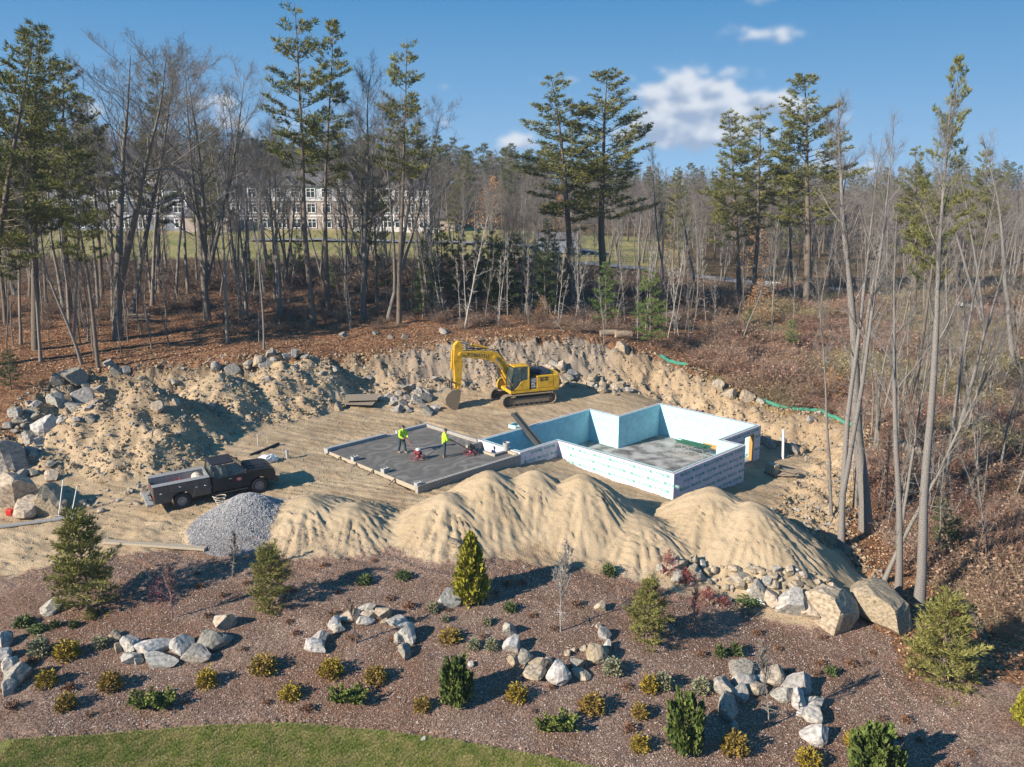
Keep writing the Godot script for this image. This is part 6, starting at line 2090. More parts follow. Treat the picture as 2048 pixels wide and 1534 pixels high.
func build_road() -> void:
	var r := MB.new()
	strip(r, [Vector2(-2, -126), Vector2(18, -126), Vector2(38, -121), Vector2(52, -110), Vector2(63, -97), Vector2(80, -72)], 5.5, 0.08)
	structure("road", r, M.asphalt)
	var r2 := MB.new()
	strip(r2, [Vector2(-44, -141), Vector2(-10, -144), Vector2(14, -142)], 5.0, 0.06)
	structure("lane", r2, M.asphalt)
	# guardrail along the near side of the road
	var g := thing("guardrail", "grey steel guardrail along the road beyond the brown slope", "guardrail")
	var line := [Vector2(36.2, -118.6), Vector2(43.0, -113.2), Vector2(49.8, -107.0), Vector2(56.0, -99.6), Vector2(60.6, -93.0), Vector2(66.0, -84.5)]
	var beam := MB.new()
	for k in line.size() - 1:
		var a: Vector2 = line[k]; var b: Vector2 = line[k + 1]
		var ha := ground(a.x, a.y) + 0.75; var hb := ground(b.x, b.y) + 0.75
		for y in [-0.14, 0.0, 0.14]: beam.bar(Vector3(a.x, ha + y, a.y), Vector3(b.x, hb + y, b.y), 0.05 + (0.04 if y == 0.0 else 0.0), 0.14)
		for q in 4:
			var p := a.lerp(b, q / 4.0)
			var h := ground(p.x, p.y)
			var po := MB.new()
			po.box(Vector3(p.x - 0.12, h + 0.4, p.y - 0.12), Vector3(0.16, 1.1, 0.16))
			obj("post", po, M.wood_old, g)
	obj("rail", beam, M.galvanised, g)
	# a low dark shed and a small wall seen through the trunks
	var sh := thing("shed", "small grey shed seen through the trunks in the middle distance", "shed", Vector3(7.4, ground(7, -138), -138))
	var w := MB.new()
	w.box(Vector3(0, 1.1, 0), Vector3(6.5, 2.2, 3.5))
	obj("wall", w, M.walls[2], sh)
	var rf := MB.new()
	rf.xf = Transform3D(Basis(Vector3.UP, PI / 2), Vector3.ZERO)
	rf.prism(poly2([-2.1, 2.2, 2.1, 2.2, 0, 3.3]), -3.5, 3.5)
	obj("roof", rf, M.shingle, sh)

func build_far_wood() -> void:
	var g := Color(0.235, 0.20, 0.18); var g2 := Color(0.26, 0.22, 0.20)
	var bare := [bare_tree(901, 15, 0.16, 0.3, 0.22, 16, 5, 5, 0.75, g, 1, 0.016), bare_tree(902, 15, 0.14, 0.35, 0.24, 15, 5, 5, 0.7, g2, 1, 0.016), bare_tree(903, 15, 0.15, 0.25, 0.2, 16, 5, 5, 0.8, g, 2, 0.016)]
	var pd := Color(0.055, 0.07, 0.03); var plt := Color(0.15, 0.155, 0.06)
	var pines := [pine_tree(911, 16, 0.2, 0.22, 0.20, 0.9, 7, pd, plt, 0.62), pine_tree(912, 16, 0.2, 0.35, 0.19, 0.9, 7, pd, plt, 0.62)]
	rng.seed = 99
	var places := [[], [], [], [], []]
	var trunks := []
	var tries := 0
	while tries < 2600:
		tries += 1
		var z := -rng.randf_range(128, 330)
		var x := rng.randf_range(-0.75, 0.75) * -z
		var field := x < 12.0 + (z + 128.0) * -0.1
		if field and z > -180.0: continue
		if x < 30.0 and z > -150.0: continue
		if not field and z > -145.0 and absf(z + 130.0) < 10.0: continue
		if z < -230.0 and rng.randf() < 0.3: continue
		var hill := exp(-pow((x + 150.0) / 110.0, 2.0))
		var h := rng.randf_range(0.75, 1.15) * (1.0 if x < 0.0 else 0.92)
		var evergreen := rng.randf() < (0.2 if z < -200.0 else 0.14)
		if x > 20.0: h *= 0.84
		if x > -70.0 and x < 10.0 and z < -190.0: evergreen = rng.randf() < 0.5
		elif x <= -70.0: evergreen = rng.randf() < 0.12
		if evergreen: h *= rng.randf_range(0.85, 1.1)
		var k := (3 + rng.randi() % 2) if evergreen else rng.randi() % 3
		var s := h * rng.randf_range(0.9, 1.2)
		places[k].append(Transform3D(Basis(Vector3.UP, rng.randf() * TAU) * Basis.from_scale(Vector3(s, h, s)), on_ground(x, z, -0.3)))
	for k in 5:
		var src: Array = bare[k] if k < 3 else pines[k - 3]
		stuff("distant_wood_trunks", src[0], M.bark_grey, places[k], [], "trunks of the distant %s wood behind the road and the building" % ["bare", "leafless", "grey", "pine", "evergreen"][k], "trees")
		stuff("distant_wood_crowns", src[1], M.twig if k < 3 else M.needle, places[k], [], "crowns of the distant %s wood behind the road and the building" % ["bare", "leafless", "grey", "pine", "evergreen"][k], "trees")

# ================================================================ things too many to count
func build_scatter() -> void:
	rng.seed = 1234
	# fallen leaves on the wood's floor
	var leaf := MB.new()
	leaf.quad(Vector3(-0.5, 0, 0), Vector3(0, 0.12, 0.33), Vector3(0.5, 0.05, 0), Vector3(0, 0.10, -0.33))
	var lm := leaf.done()
	var pl := []; var cl := []
	while pl.size() < 60000:
		var t := sqrt(rng.randf())
		var z: float; var x: float
		if rng.randf() < 0.72:
			z = -60.0 - rng.randf() * rng.randf() * 45.0; x = rng.randf_range(-0.66, 0.62) * -z
		else:
			z = rng.randf_range(-52, -26); x = rng.randf_range(14, 30)
		var d := in_dig(x, z)
		if d > 0.3: continue
		var zn := zone_of(x, z, 0, -1, d)
		if zn != LITTER and zn != BRUSH: continue
		var s := rng.randf_range(0.07, 0.17)
		pl.append(Transform3D(Basis.from_euler(Vector3(rng.randfn(0, 0.4), rng.randf() * TAU, rng.randfn(0, 0.4))) * Basis.from_scale(Vector3.ONE * s), on_ground(x, z, 0.03)))
		var v := rng.randf()
		cl.append(Color(0.25, 0.13, 0.07).lerp(Color(0.52, 0.33, 0.20), v * v) if rng.randf() < 0.85 else Color(0.42, 0.33, 0.24))
	stuff("fallen_leaves", lm, M.leaf, pl, cl, "brown fallen leaves covering the floor of the wood", "leaves")
	# pale and dark bark chips
	var chip := MB.new()
	chip.box(Vector3.ZERO, Vector3(1.0, 0.12, 0.38))
	var cm := chip.done()
	pl = []; cl = []
	while pl.size() < 80000:
		var z := rng.randf_range(-38.5, -23); var x := rng.randf_range(-0.64, 0.64) * -z
		if z > lawn_edge(x) - 0.05: continue
		var d := in_dig(x, z)
		if d > 0.1 or zone_of(x, z, 0, -1, d) != MULCH: continue
		var s := rng.randf_range(0.025, 0.065)
		pl.append(Transform3D(Basis.from_euler(Vector3(rng.randfn(0, 0.3), rng.randf() * TAU, rng.randfn(0, 0.3))) * Basis.from_scale(Vector3.ONE * s), on_ground(x, z, 0.012)))
		var v := rng.randf()
		cl.append(Color(0.17, 0.10, 0.07).lerp(Color(0.42, 0.30, 0.24), v) if v < 0.8 else Color(0.58, 0.51, 0.46))
	stuff("bark_chips", cm, M.leaf, pl, cl, "reddish bark chips covering the planted bed", "mulch")
	# crushed stone on the gravel heap
	pl = []; cl = []
	while pl.size() < 16000:
		var b: Array = HEAPS[SAND_HEAPS]
		var x: float = b[0] + rng.randfn(0, 1.5); var z: float = b[2] + rng.randfn(0, 1.5)
		var h := ground(x, z)
		if last_heap != SAND_HEAPS and rng.randf() < 0.96: continue
		var s := rng.randf_range(0.035, 0.075)
		pl.append(Transform3D(Basis.from_euler(Vector3(rng.randf() * TAU, rng.randf() * TAU, 0)) * Basis.from_scale(Vector3.ONE * s), Vector3(x, h + s * 0.2, z)))
		cl.append(grey(rng.randf_range(0.22, 0.50)) * Color(1.0, 1.0, 1.03))
	stuff("crushed_stone", pebble(7), M.leaf, pl, cl, "grey crushed stone of the heap beside the truck", "gravel")
	# clods and pebbles on dug earth
	pl = []; cl = []
	while pl.size() < 26000:
		var z := rng.randf_range(-68, -33); var x := rng.randf_range(-0.66, 0.5) * -z
		var d := in_dig(x, z)
		if d < -0.8: continue
		var h := ground(x, z)
		var bank := (d < 3.6 and z < -44.0) or last_heap > SAND_HEAPS or (d < 3.0 and x > 6.0)
		if last_heap >= 0 and last_heap <= SAND_HEAPS: continue
		if not bank and rng.randf() < 0.86: continue
		if on_slab(x, z) or in_basement(x, z): continue
		var p := x * E1.x + z * E1.y; var q := x * E2.x + z * E2.y
		if p > 25.8 and p < 51.0 and q > -44.0 and q < -24.8: continue
		var s := 0.05 + 0.26 * pow(rng.randf(), 4.0) if bank else 0.04 + 0.1 * pow(rng.randf(), 3.0)
		pl.append(Transform3D(Basis.from_euler(Vector3(rng.randf() * TAU, rng.randf() * TAU, 0)) * Basis.from_scale(Vector3(s, s * rng.randf_range(0.6, 1.0), s)), Vector3(x, h + s * 0.15, z)))
		var c := Color(0.42, 0.31, 0.19).lerp(Color(0.58, 0.46, 0.31), rng.randf())
		cl.append(c if rng.randf() < 0.8 else grey(rng.randf_range(0.28, 0.5)))
	stuff("earth_clods", pebble(3), M.stone, pl, cl, "clods and stones strewn over the dug banks and the yard", "soil")
	# blades of the lawn
	var bl := MB.new()
	for k in 7:
		var a := TAU * k / 7.0
		var o := Vector3(cos(a), 0, sin(a)) * 0.03
		bl.tri(o - Vector3(o.z, 0, -o.x) * 0.18, o * 1.8 + Vector3(0, 0.075, 0), o + Vector3(o.z, 0, -o.x) * 0.18)
	pl = []; cl = []
	while pl.size() < 42000:
		var x := rng.randf_range(-17, 4); var ze := lawn_edge(x)
		var z := rng.randf_range(ze + 0.03, -22.0)
		if z < ze: continue
		pl.append(Transform3D(Basis(Vector3.UP, rng.randf() * TAU) * Basis.from_scale(Vector3.ONE * rng.randf_range(0.7, 1.3)), on_ground(x, z)))
		var v := clampf(0.5 + nz.get_noise_2d(x * 1.2, z * 1.2) * 1.2 + rng.randfn(0, 0.25), 0, 1)
		cl.append(Color(0.20, 0.255, 0.055).lerp(Color(0.42, 0.37, 0.16), v))
	stuff("grass_blades", bl.done(), M.leaf, pl, cl, "short green and straw-coloured grass of the lawn", "grass")
	build_brush()

func pebble(k: int) -> ArrayMesh:
	var mb := MB.new()
	rng.seed = 60 + k
	var p := []
	for q in [Vector3(1, 0, 0), Vector3(-1, 0, 0), Vector3(0, 1, 0), Vector3(0, -1, 0), Vector3(0, 0, 1), Vector3(0, 0, -1)]:
		p.append(q * rng.randf_range(0.38, 0.6) + Vector3(rng.randfn(), rng.randfn(), rng.randfn()) * 0.1)
	for s in [[0, 2, 4], [2, 1, 4], [1, 3, 4], [3, 0, 4], [2, 0, 5], [1, 2, 5], [3, 1, 5], [0, 3, 5]]: mb.tri(p[s[0]], p[s[2]], p[s[1]])
	return mb.done()

func build_brush() -> void:
	rng.seed = 777
	var kinds := []
	for k in 3:
		var mb := MB.new()
		for s in 34:
			var az := rng.randf() * TAU
			var a := Vector3(cos(az), 0, sin(az)) * rng.randf() * 0.35
			var p := wander(a, Vector3(cos(az) * 0.5, 1.0, sin(az) * 0.5), rng.randf_range(0.6, 1.1), 3, 0.2, -0.06)
			mb.col = Color(0.9, 0.9, 0.9) * rng.randf_range(0.7, 1.1)
			mb.tube(p, [0.012, 0.01, 0.008, 0.004], 3, false)
			for q in 5:
				var b := along(p, rng.randf_range(0.3, 1.0))
				twig(mb, b, b + Vector3(rng.randfn(), rng.randfn() + 0.3, rng.randfn()).normalized() * rng.randf_range(0.15, 0.4), 0.007)
			if k < 2:
				for q in 5:
					mb.col = Color(1.0, 0.95, 0.9) * rng.randf_range(0.8, 1.5)
					leaf_face(mb, along(p, rng.randf_range(0.25, 1.0)) + Vector3(rng.randfn(), rng.randfn(), rng.randfn()) * 0.1, rng.randf_range(0.03, 0.06))
		kinds.append(mb.done())
	var places := [[], [], []]; var colors := [[], [], []]
	var count := 0
	while count < 4600:
		var z := -rng.randf_range(30, 128); var x := rng.randf_range(0.1, 0.66) * -z
		var d := in_dig(x, z)
		if d > -0.8: continue
		var zn := zone_of(x, z, 0, -1, d)
		if zn != BRUSH and not (zn == LITTER and z > -52.0 and x > 21.0): continue
		var patch := nz.get_noise_2d(x * 0.12 + 5.0, z * 0.12)
		if patch < -0.12 and rng.randf() < 0.75: continue
		var k := rng.randi() % 3
		var s := rng.randf_range(0.7, 1.6) * (1.0 + patch)
		places[k].append(Transform3D(Basis(Vector3.UP, rng.randf() * TAU) * Basis.from_scale(Vector3(s * 1.2, s, s * 1.2)), on_ground(x, z, -0.05)))
		var tan_share := clampf(nz.get_noise_2d(x * 0.07 + 9.0, z * 0.07) * 2.2 + smoothstep(20.0, 34.0, x) * 0.45 - 0.1, 0.0, 1.0)
		colors[k].append(Color(0.27, 0.155, 0.115).lerp(Color(0.36, 0.255, 0.19), clampf(0.5 + nz.get_noise_2d(x * 0.3, z * 0.3 + 50.0) * 1.5, 0, 1)).lerp(Color(0.31, 0.265, 0.15), tan_share))
		count += 1
	# a few thickets under the trees of the wood as well
	for q in 2000:
		var z := -rng.randf_range(70, 116); var x := rng.randf_range(-0.66, 0.3) * -z
		if q > 900: z = -rng.randf_range(92, 112)
		if zone_of(x, z, 0, -1, in_dig(x, z)) == BRUSH: continue
		var k := rng.randi() % 3
		var s := rng.randf_range(0.5, 1.3) * (1.9 if q > 900 and x > -25.0 else 1.3 if q > 900 else 1.0)
		places[k].append(Transform3D(Basis(Vector3.UP, rng.randf() * TAU) * Basis.from_scale(Vector3(s * 1.3, s, s * 1.3)), on_ground(x, z, -0.05)))
		colors[k].append(Color(0.20, 0.13, 0.10).lerp(Color(0.27, 0.20, 0.15), rng.randf()))
	for k in 3:
		stuff("brush", kinds[k], M.leaf, places[k], colors[k], ["russet leafy brush on the slope right of the basement", "brown leafy brush below the guardrail", "bare twiggy brush on the slope below the guardrail"][k], "brush")


# ================================================================ survey of the place, in metres
# thin-plate splines of the natural ground and of the levelled yard: x / 50, z / 50, weight
const NATURAL := [-0.6722, -1.12, -3.7029, -0.6413, -1.2, 4.219, -0.5456, -1.22, -4.054, -0.4618, -1.24, 0.5955, -0.3755, -1.26, 28.2441, -0.2575, -1.29, -41.8077, -0.141, -1.32, 14.8466, -0.0197, -1.34, -8.9345, 0.0883, -1.36, 31.2733, 0.1478, -1.37, -2.894, 0.2443, -1.34, -8.8561, 0.3025, -1.3, 19.1391, 0.3668, -1.25, -10.4335, 0.4056, -1.21, -46.687, 0.4589, -1.19, 17.3247, 0.4865, -1.12, 40.1907, -0.6799, -1.4, -1.6394, -0.4785, -1.36, -8.8333, -0.3489, -1.44, 3.172, -0.7459, -1.7, -1.4094, -0.4317, -1.68, -1.0843, -0.8727, -2, -2.0697, -0.1967, -1.44, 16.0292, -0.0815, -1.42, -1.2453, 0.0739, -1.6, 9.9566, -0.0219, -1.5, -18.2822, 0.175, -1.5, -14.099, 0.2404, -1.42, 7.6254, 0.385, -1.68, 3.7656, 0.6459, -1.84, -0.4355, 0.6058, -2.1, -2.3946, -0.7906, -1.4, 5.301, -1.1448, -2.06, -0.0394, -1.2929, -3, 0.8102, -0.7572, -3, 1.3802, -0.4003, -3, -1.5616, -1.0277, -3.3, -1.0004, -1.8121, -3.3, -1.4325, -0.3412, -3.3, 1.27, 0.1272, -2.8, 1.167, 0.7429, -2.36, -4.9495, 0.9164, -2.24, 5.4196, 1.0858, -2.04, -4.0301, 1.1858, -1.9, 7.337, 1.0993, -2.7, -2.3212, 1.4393, -2.44, -0.3774, 0.5616, -2.48, 1.0738, 0.6927, -1.44, -5.6967, 0.8275, -1.36, 2.9792, 0.6095, -1.1, -13.2303, 0.6732, -1.04, -0.096, 0.5067, -0.84, -13.1841, 0.4604, -0.68, 35.4242, 0.4005, -0.686, 17.4194, 0.3895, -0.72, -73.582, 0.3599, -0.83, -14.1878, 0.4034, -0.87, 4.7297, 0.3768, -0.74, 29.9865, -0.4577, -0.6934, -14.3457, -0.3856, -0.7161, 18.0378, -0.2774, -0.7429, -7.5678, -0.1572, -0.7464, -4.1597, -0.0347, -0.7182, 0.2933, 0.0817, -0.7075, -4.2055, 0.1499, -0.6974, 19.1194, 0.2152, -0.6805, -27.9998, 0.2793, -0.6684, 7.6191, 0.3293, -0.6806, 24.9414, -0.2995, -0.6206, 2.9047, -0.1292, -0.5949, 28.8825, 0.0399, -0.6233, 8.6908, 0.156, -0.6399, 12.7622, 0.1923, -0.5453, -6.8728, 0.3515, -0.5882, -23.9408, -0.3487, -0.4929, -0.9434, -0.2538, -0.5091, -18.5063, -0.1153, -0.5174, -36.6837, -0.0083, -0.5011, -2.1678, 0.0603, -0.4914, -7.8175, -0.3343, -0.4685, 10.9432, -0.1414, -0.4786, 15.6801, 0.3751, -0.5327, 1.1277, -1.2, -0.9, -0.0726, -0.9, -0.64, -3.5002, -0.9, -0.36, 0.9108, 0, -0.28, 9.2391, 0.9, -0.36, 0.6603, 1, -0.9, 0.3649, 1.4, -1.4, -3.2657, -1.4, -1.4, 1.9544, -2.4, -2.4, -0.082, -2.4, -3.3, 0.6568, 1.2, -3.3, 0.6853, 2.4, -2.4, 1.0026, 2.4, -3.3, -0.473]
const NATURAL3 := [-3.12833, -1.32631, -2.58377]
const SITE := [-0.23, -0.9843, -5.361, -0.2538, -0.9423, 2.3442, -0.1083, -0.8582, 2.1762, -0.2245, -1.1037, -2.7696, -0.1175, -1.1439, -11.8287, -0.0427, -1.0593, 12.0552, -0.0166, -1.1037, 3.4217, 0.0187, -1.1483, 6.096, -0.0545, -1.1789, -2.0612, 0.0578, -1.2193, -7.1468, 0.1346, -1.227, -21.5657, -0.0184, -1.2346, 2.3383, -0.0953, -1.2346, 0.3272, 0.1759, -1.2505, 17.9186, -0.1692, -1.2115, 5.0489, -0.2406, -1.1895, -4.2718, -0.292, -1.0968, 0.7636, -0.2981, -0.9943, 2.1435, -0.3315, -0.8264, 6.709, -0.2793, -0.866, -1.3397, -0.3976, -0.8315, 2.2092, -0.4541, -0.8048, -1.9946, -0.5009, -0.768, -0.0715, -0.3331, -0.762, 10.3034, -0.4447, -0.7376, -6.711, -0.2627, -0.7743, -11.8634, 0.3071, -1.0112, -20.6641, 0.3771, -1.0275, 16.017, 0.3237, -0.9409, 4.4533, 0.3634, -0.9164, 2.8061, 0.2317, -0.8867, -21.6439, 0.3109, -0.8309, -1.4652, 0.2206, -0.7959, -13.7487, 0.1814, -0.8743, 53.4661, 0.0729, -0.988, -24.1693, 0.1218, -0.9248, -15.4931, -0.0137, -0.8927, 15.6812, -0.0684, -0.8609, -7.9162, -0.1653, -0.7904, 3.6273, -0.0618, -0.7697, 0.3078, 0.063, -0.7711, 5.9729, 0.1381, -0.7694, -3.034, 0.308, -1.18, -17.9454, 0.24, -1.254, -6.7655, 0.18, -1.21, 39.3805, 0.36, -1.14, -18.2289, 0.4, -1.1, 13.2241, -0.8, -0.72, -3.3193, -0.6, -1, -1.7952, -0.8, -1, 5.3222, -0.5, -1.16, -0.9393]
const SITE3 := [-5.9932, -2.69491, -5.22856]
# edge of the dig
const DIG := [Vector2(-33.61, -56), Vector2(-32.07, -60), Vector2(-27.28, -61), Vector2(-23.09, -62), Vector2(-18.77, -63), Vector2(-12.87, -64.5), Vector2(-7.05, -66), Vector2(-0.99, -67), Vector2(4.41, -68), Vector2(7.39, -68.5), Vector2(12.22, -67), Vector2(15.12, -65), Vector2(18.34, -62.5), Vector2(20.28, -60.5), Vector2(22.94, -59.5), Vector2(24.32, -56), Vector2(22.95, -50.81), Vector2(20.21, -46.57), Vector2(18.23, -43.24), Vector2(17.76, -40.2), Vector2(18.6, -36.75), Vector2(14.21, -34.75), Vector2(10.92, -34.6), Vector2(7.57, -35.29), Vector2(4.11, -35.58), Vector2(-1.74, -35.99), Vector2(-7.88, -37.41), Vector2(-13.9, -37.23), Vector2(-19.38, -36.02), Vector2(-23.12, -35.08), Vector2(-48, -34), Vector2(-48, -41), Vector2(-33, -43.5), Vector2(-31.5, -50)]
# heaps: peak x, y, z and slope; nine of sand, one of gravel, the rest of dug earth
const HEAPS := [[-3.22, 1.11, -39, 0.7], [-1.18, 1.8, -40.4, 0.8], [1.14, 1.69, -40.8, 0.82], [3.63, 1.61, -40.4, 0.82], [10.34, 0.94, -40.3, 0.72], [12.05, 0.63, -39, 0.74], [-10.26, 0.74, -39.6, 0.5], [-8.04, 0.5, -39.2, 0.5], [6.36, -0.04, -38.8, 0.5], [-13.31, 0.9, -39.4, 0.62], [-23.69, 3.67, -52, 0.72], [-26.36, 2.87, -51, 0.7], [-23.27, 0.8, -46.6, 0.75], [-21.33, 1.62, -48.3, 0.72], [-27.65, 0.98, -48.5, 0.7], [-20.78, 3.1, -57.5, 0.6], [-17.32, 3.31, -60.5, 0.7], [-15.43, 3.38, -62, 0.8]]
const LAWN := [Vector2(-22.17, -24.16), Vector2(-17.42, -24.62), Vector2(-14.9, -25), Vector2(-12.19, -25.52), Vector2(-9.64, -25.78), Vector2(-7.54, -25.87), Vector2(-5.4, -25.81), Vector2(-2.89, -25.52), Vector2(-1.12, -25.24), Vector2(0.97, -24.88), Vector2(2.84, -24.55), Vector2(4.65, -24.09), Vector2(7.67, -22.72)]
const E1 := Vector2(0.71264, -0.70153)   # the foundation's own axes
const E2 := Vector2(0.70153, 0.71264)
const BASEMENT := [Vector2(34.15, -37.85), Vector2(45.25, -37.85), Vector2(45.25, -35.15), Vector2(50.2, -35.15), Vector2(50.2, -27.0), Vector2(45.4, -27.0), Vector2(45.4, -25.4), Vector2(37.9, -25.4), Vector2(37.9, -34.3), Vector2(34.15, -34.3)]
const CLOUDS := [[12.78, 5.91, 2.94, 1.45, 1], [10.44, 5.51, 1.9, 1.45, 1], [11.77, 4.26, 4.5, 1.31, 0.9], [14.72, 4.67, 2.08, 1.04, 0.7], [17.13, 5, 2.08, 0.83, 0.6], [9.42, 3.2, 3.11, 0.76, 0.75], [13.57, 3, 3.11, 0.55, 0.5], [0.37, 2.99, 1.18, 0.76, 0.95], [-1.73, 2.45, 0.9, 0.38, 0.7], [3.14, 6.88, 1.9, 0.48, 0.45], [16.23, 9.29, 2.59, 0.69, 0.55], [13.53, 9.12, 1.04, 0.42, 0.4], [-23.12, 10.28, 0.83, 0.9, 0.5], [-4.42, 4.4, 0.69, 0.45, 0.6], [-4.55, 6.2, 0.55, 0.35, 0.35], [-0.79, 4.04, 1.04, 0.24, 0.3], [19.61, 3.66, 2.08, 1.25, 0.4], [15.52, 10.98, 2.08, 0.48, 0.4], [-18.59, 4.57, 2.77, 2.08, 0.55], [-25.89, 4.62, 2.08, 1.38, 0.4], [18.64, 0.79, 4.84, 0.97, 0.5], [7.36, 6.47, 1.73, 0.9, 0.4], [22.12, 1.37, 2.77, 1.04, 0.4], [-15.01, 3.9, 2.08, 1.04, 0.4], [168.13, 17.78, 5.88, 1.6, 0.82], [-102.21, 29.36, 1.53, 0.95, 0.66], [100.58, 8.34, 5.38, 1.98, 0.5], [-176.77, 13.44, 1.7, 1.94, 0.66], [161.63, 24.23, 5.4, 0.84, 0.44], [36.27, 7.54, 4.8, 1.17, 0.72], [157.53, 17.09, 1.99, 0.82, 0.73], [49.54, 13.84, 4.42, 1.16, 0.77], [96.27, 7.83, 3.19, 1.3, 0.81], [-88.68, 17.98, 4.31, 1.85, 0.62], [49.52, 8.17, 3.74, 0.86, 0.95], [118.87, 14.25, 5.57, 1.17, 0.6], [124.36, 26.25, 4.18, 0.72, 0.76], [-91.64, 22.78, 5.53, 1.32, 0.76], [-156.58, 17.58, 2.08, 1.46, 0.62], [96.39, 4.31, 1.99, 1.56, 0.71], [123.73, 16.17, 5.15, 1.31, 0.96], [60.09, 7.02, 3.14, 1.81, 0.61], [-111.95, 15.76, 3.27, 1.47, 0.66], [-86.07, 14.14, 3.39, 1.86, 0.99], [44.48, 5.25, 4.8, 1.55, 0.9], [-54.92, 4.59, 4.25, 0.77, 0.86], [105.99, 14.03, 5.75, 0.84, 0.97], [94.68, 23.33, 5.92, 1.96, 0.42], [-174.25, 17.67, 1.65, 1.52, 0.72], [59.96, 14.92, 2.73, 1.93, 0.84], [-177.72, 5.68, 4.34, 1, 0.64], [101.35, 12.56, 5.67, 1.61, 0.73], [-114.85, 14.06, 4.93, 1.99, 0.44], [-131.49, 22.98, 5.25, 0.72, 0.9], [103.22, 21.58, 3.03, 1.22, 0.62], [122.57, 11.86, 2.95, 1.91, 0.95], [168.72, 24.8, 1.89, 0.73, 0.73], [128.23, 26.87, 4.37, 1.94, 0.49], [-100.23, 11.98, 2.66, 1.04, 0.47], [-44.88, 3.8, 3.92, 1.92, 0.67], [44.7, 19.52, 5.7, 1.63, 0.89], [-59.09, 27.5, 2.33, 1.17, 0.84], [-59.96, 26.93, 5.37, 0.83, 0.54], [-161.12, 26.19, 3.03, 1.15, 0.56]]
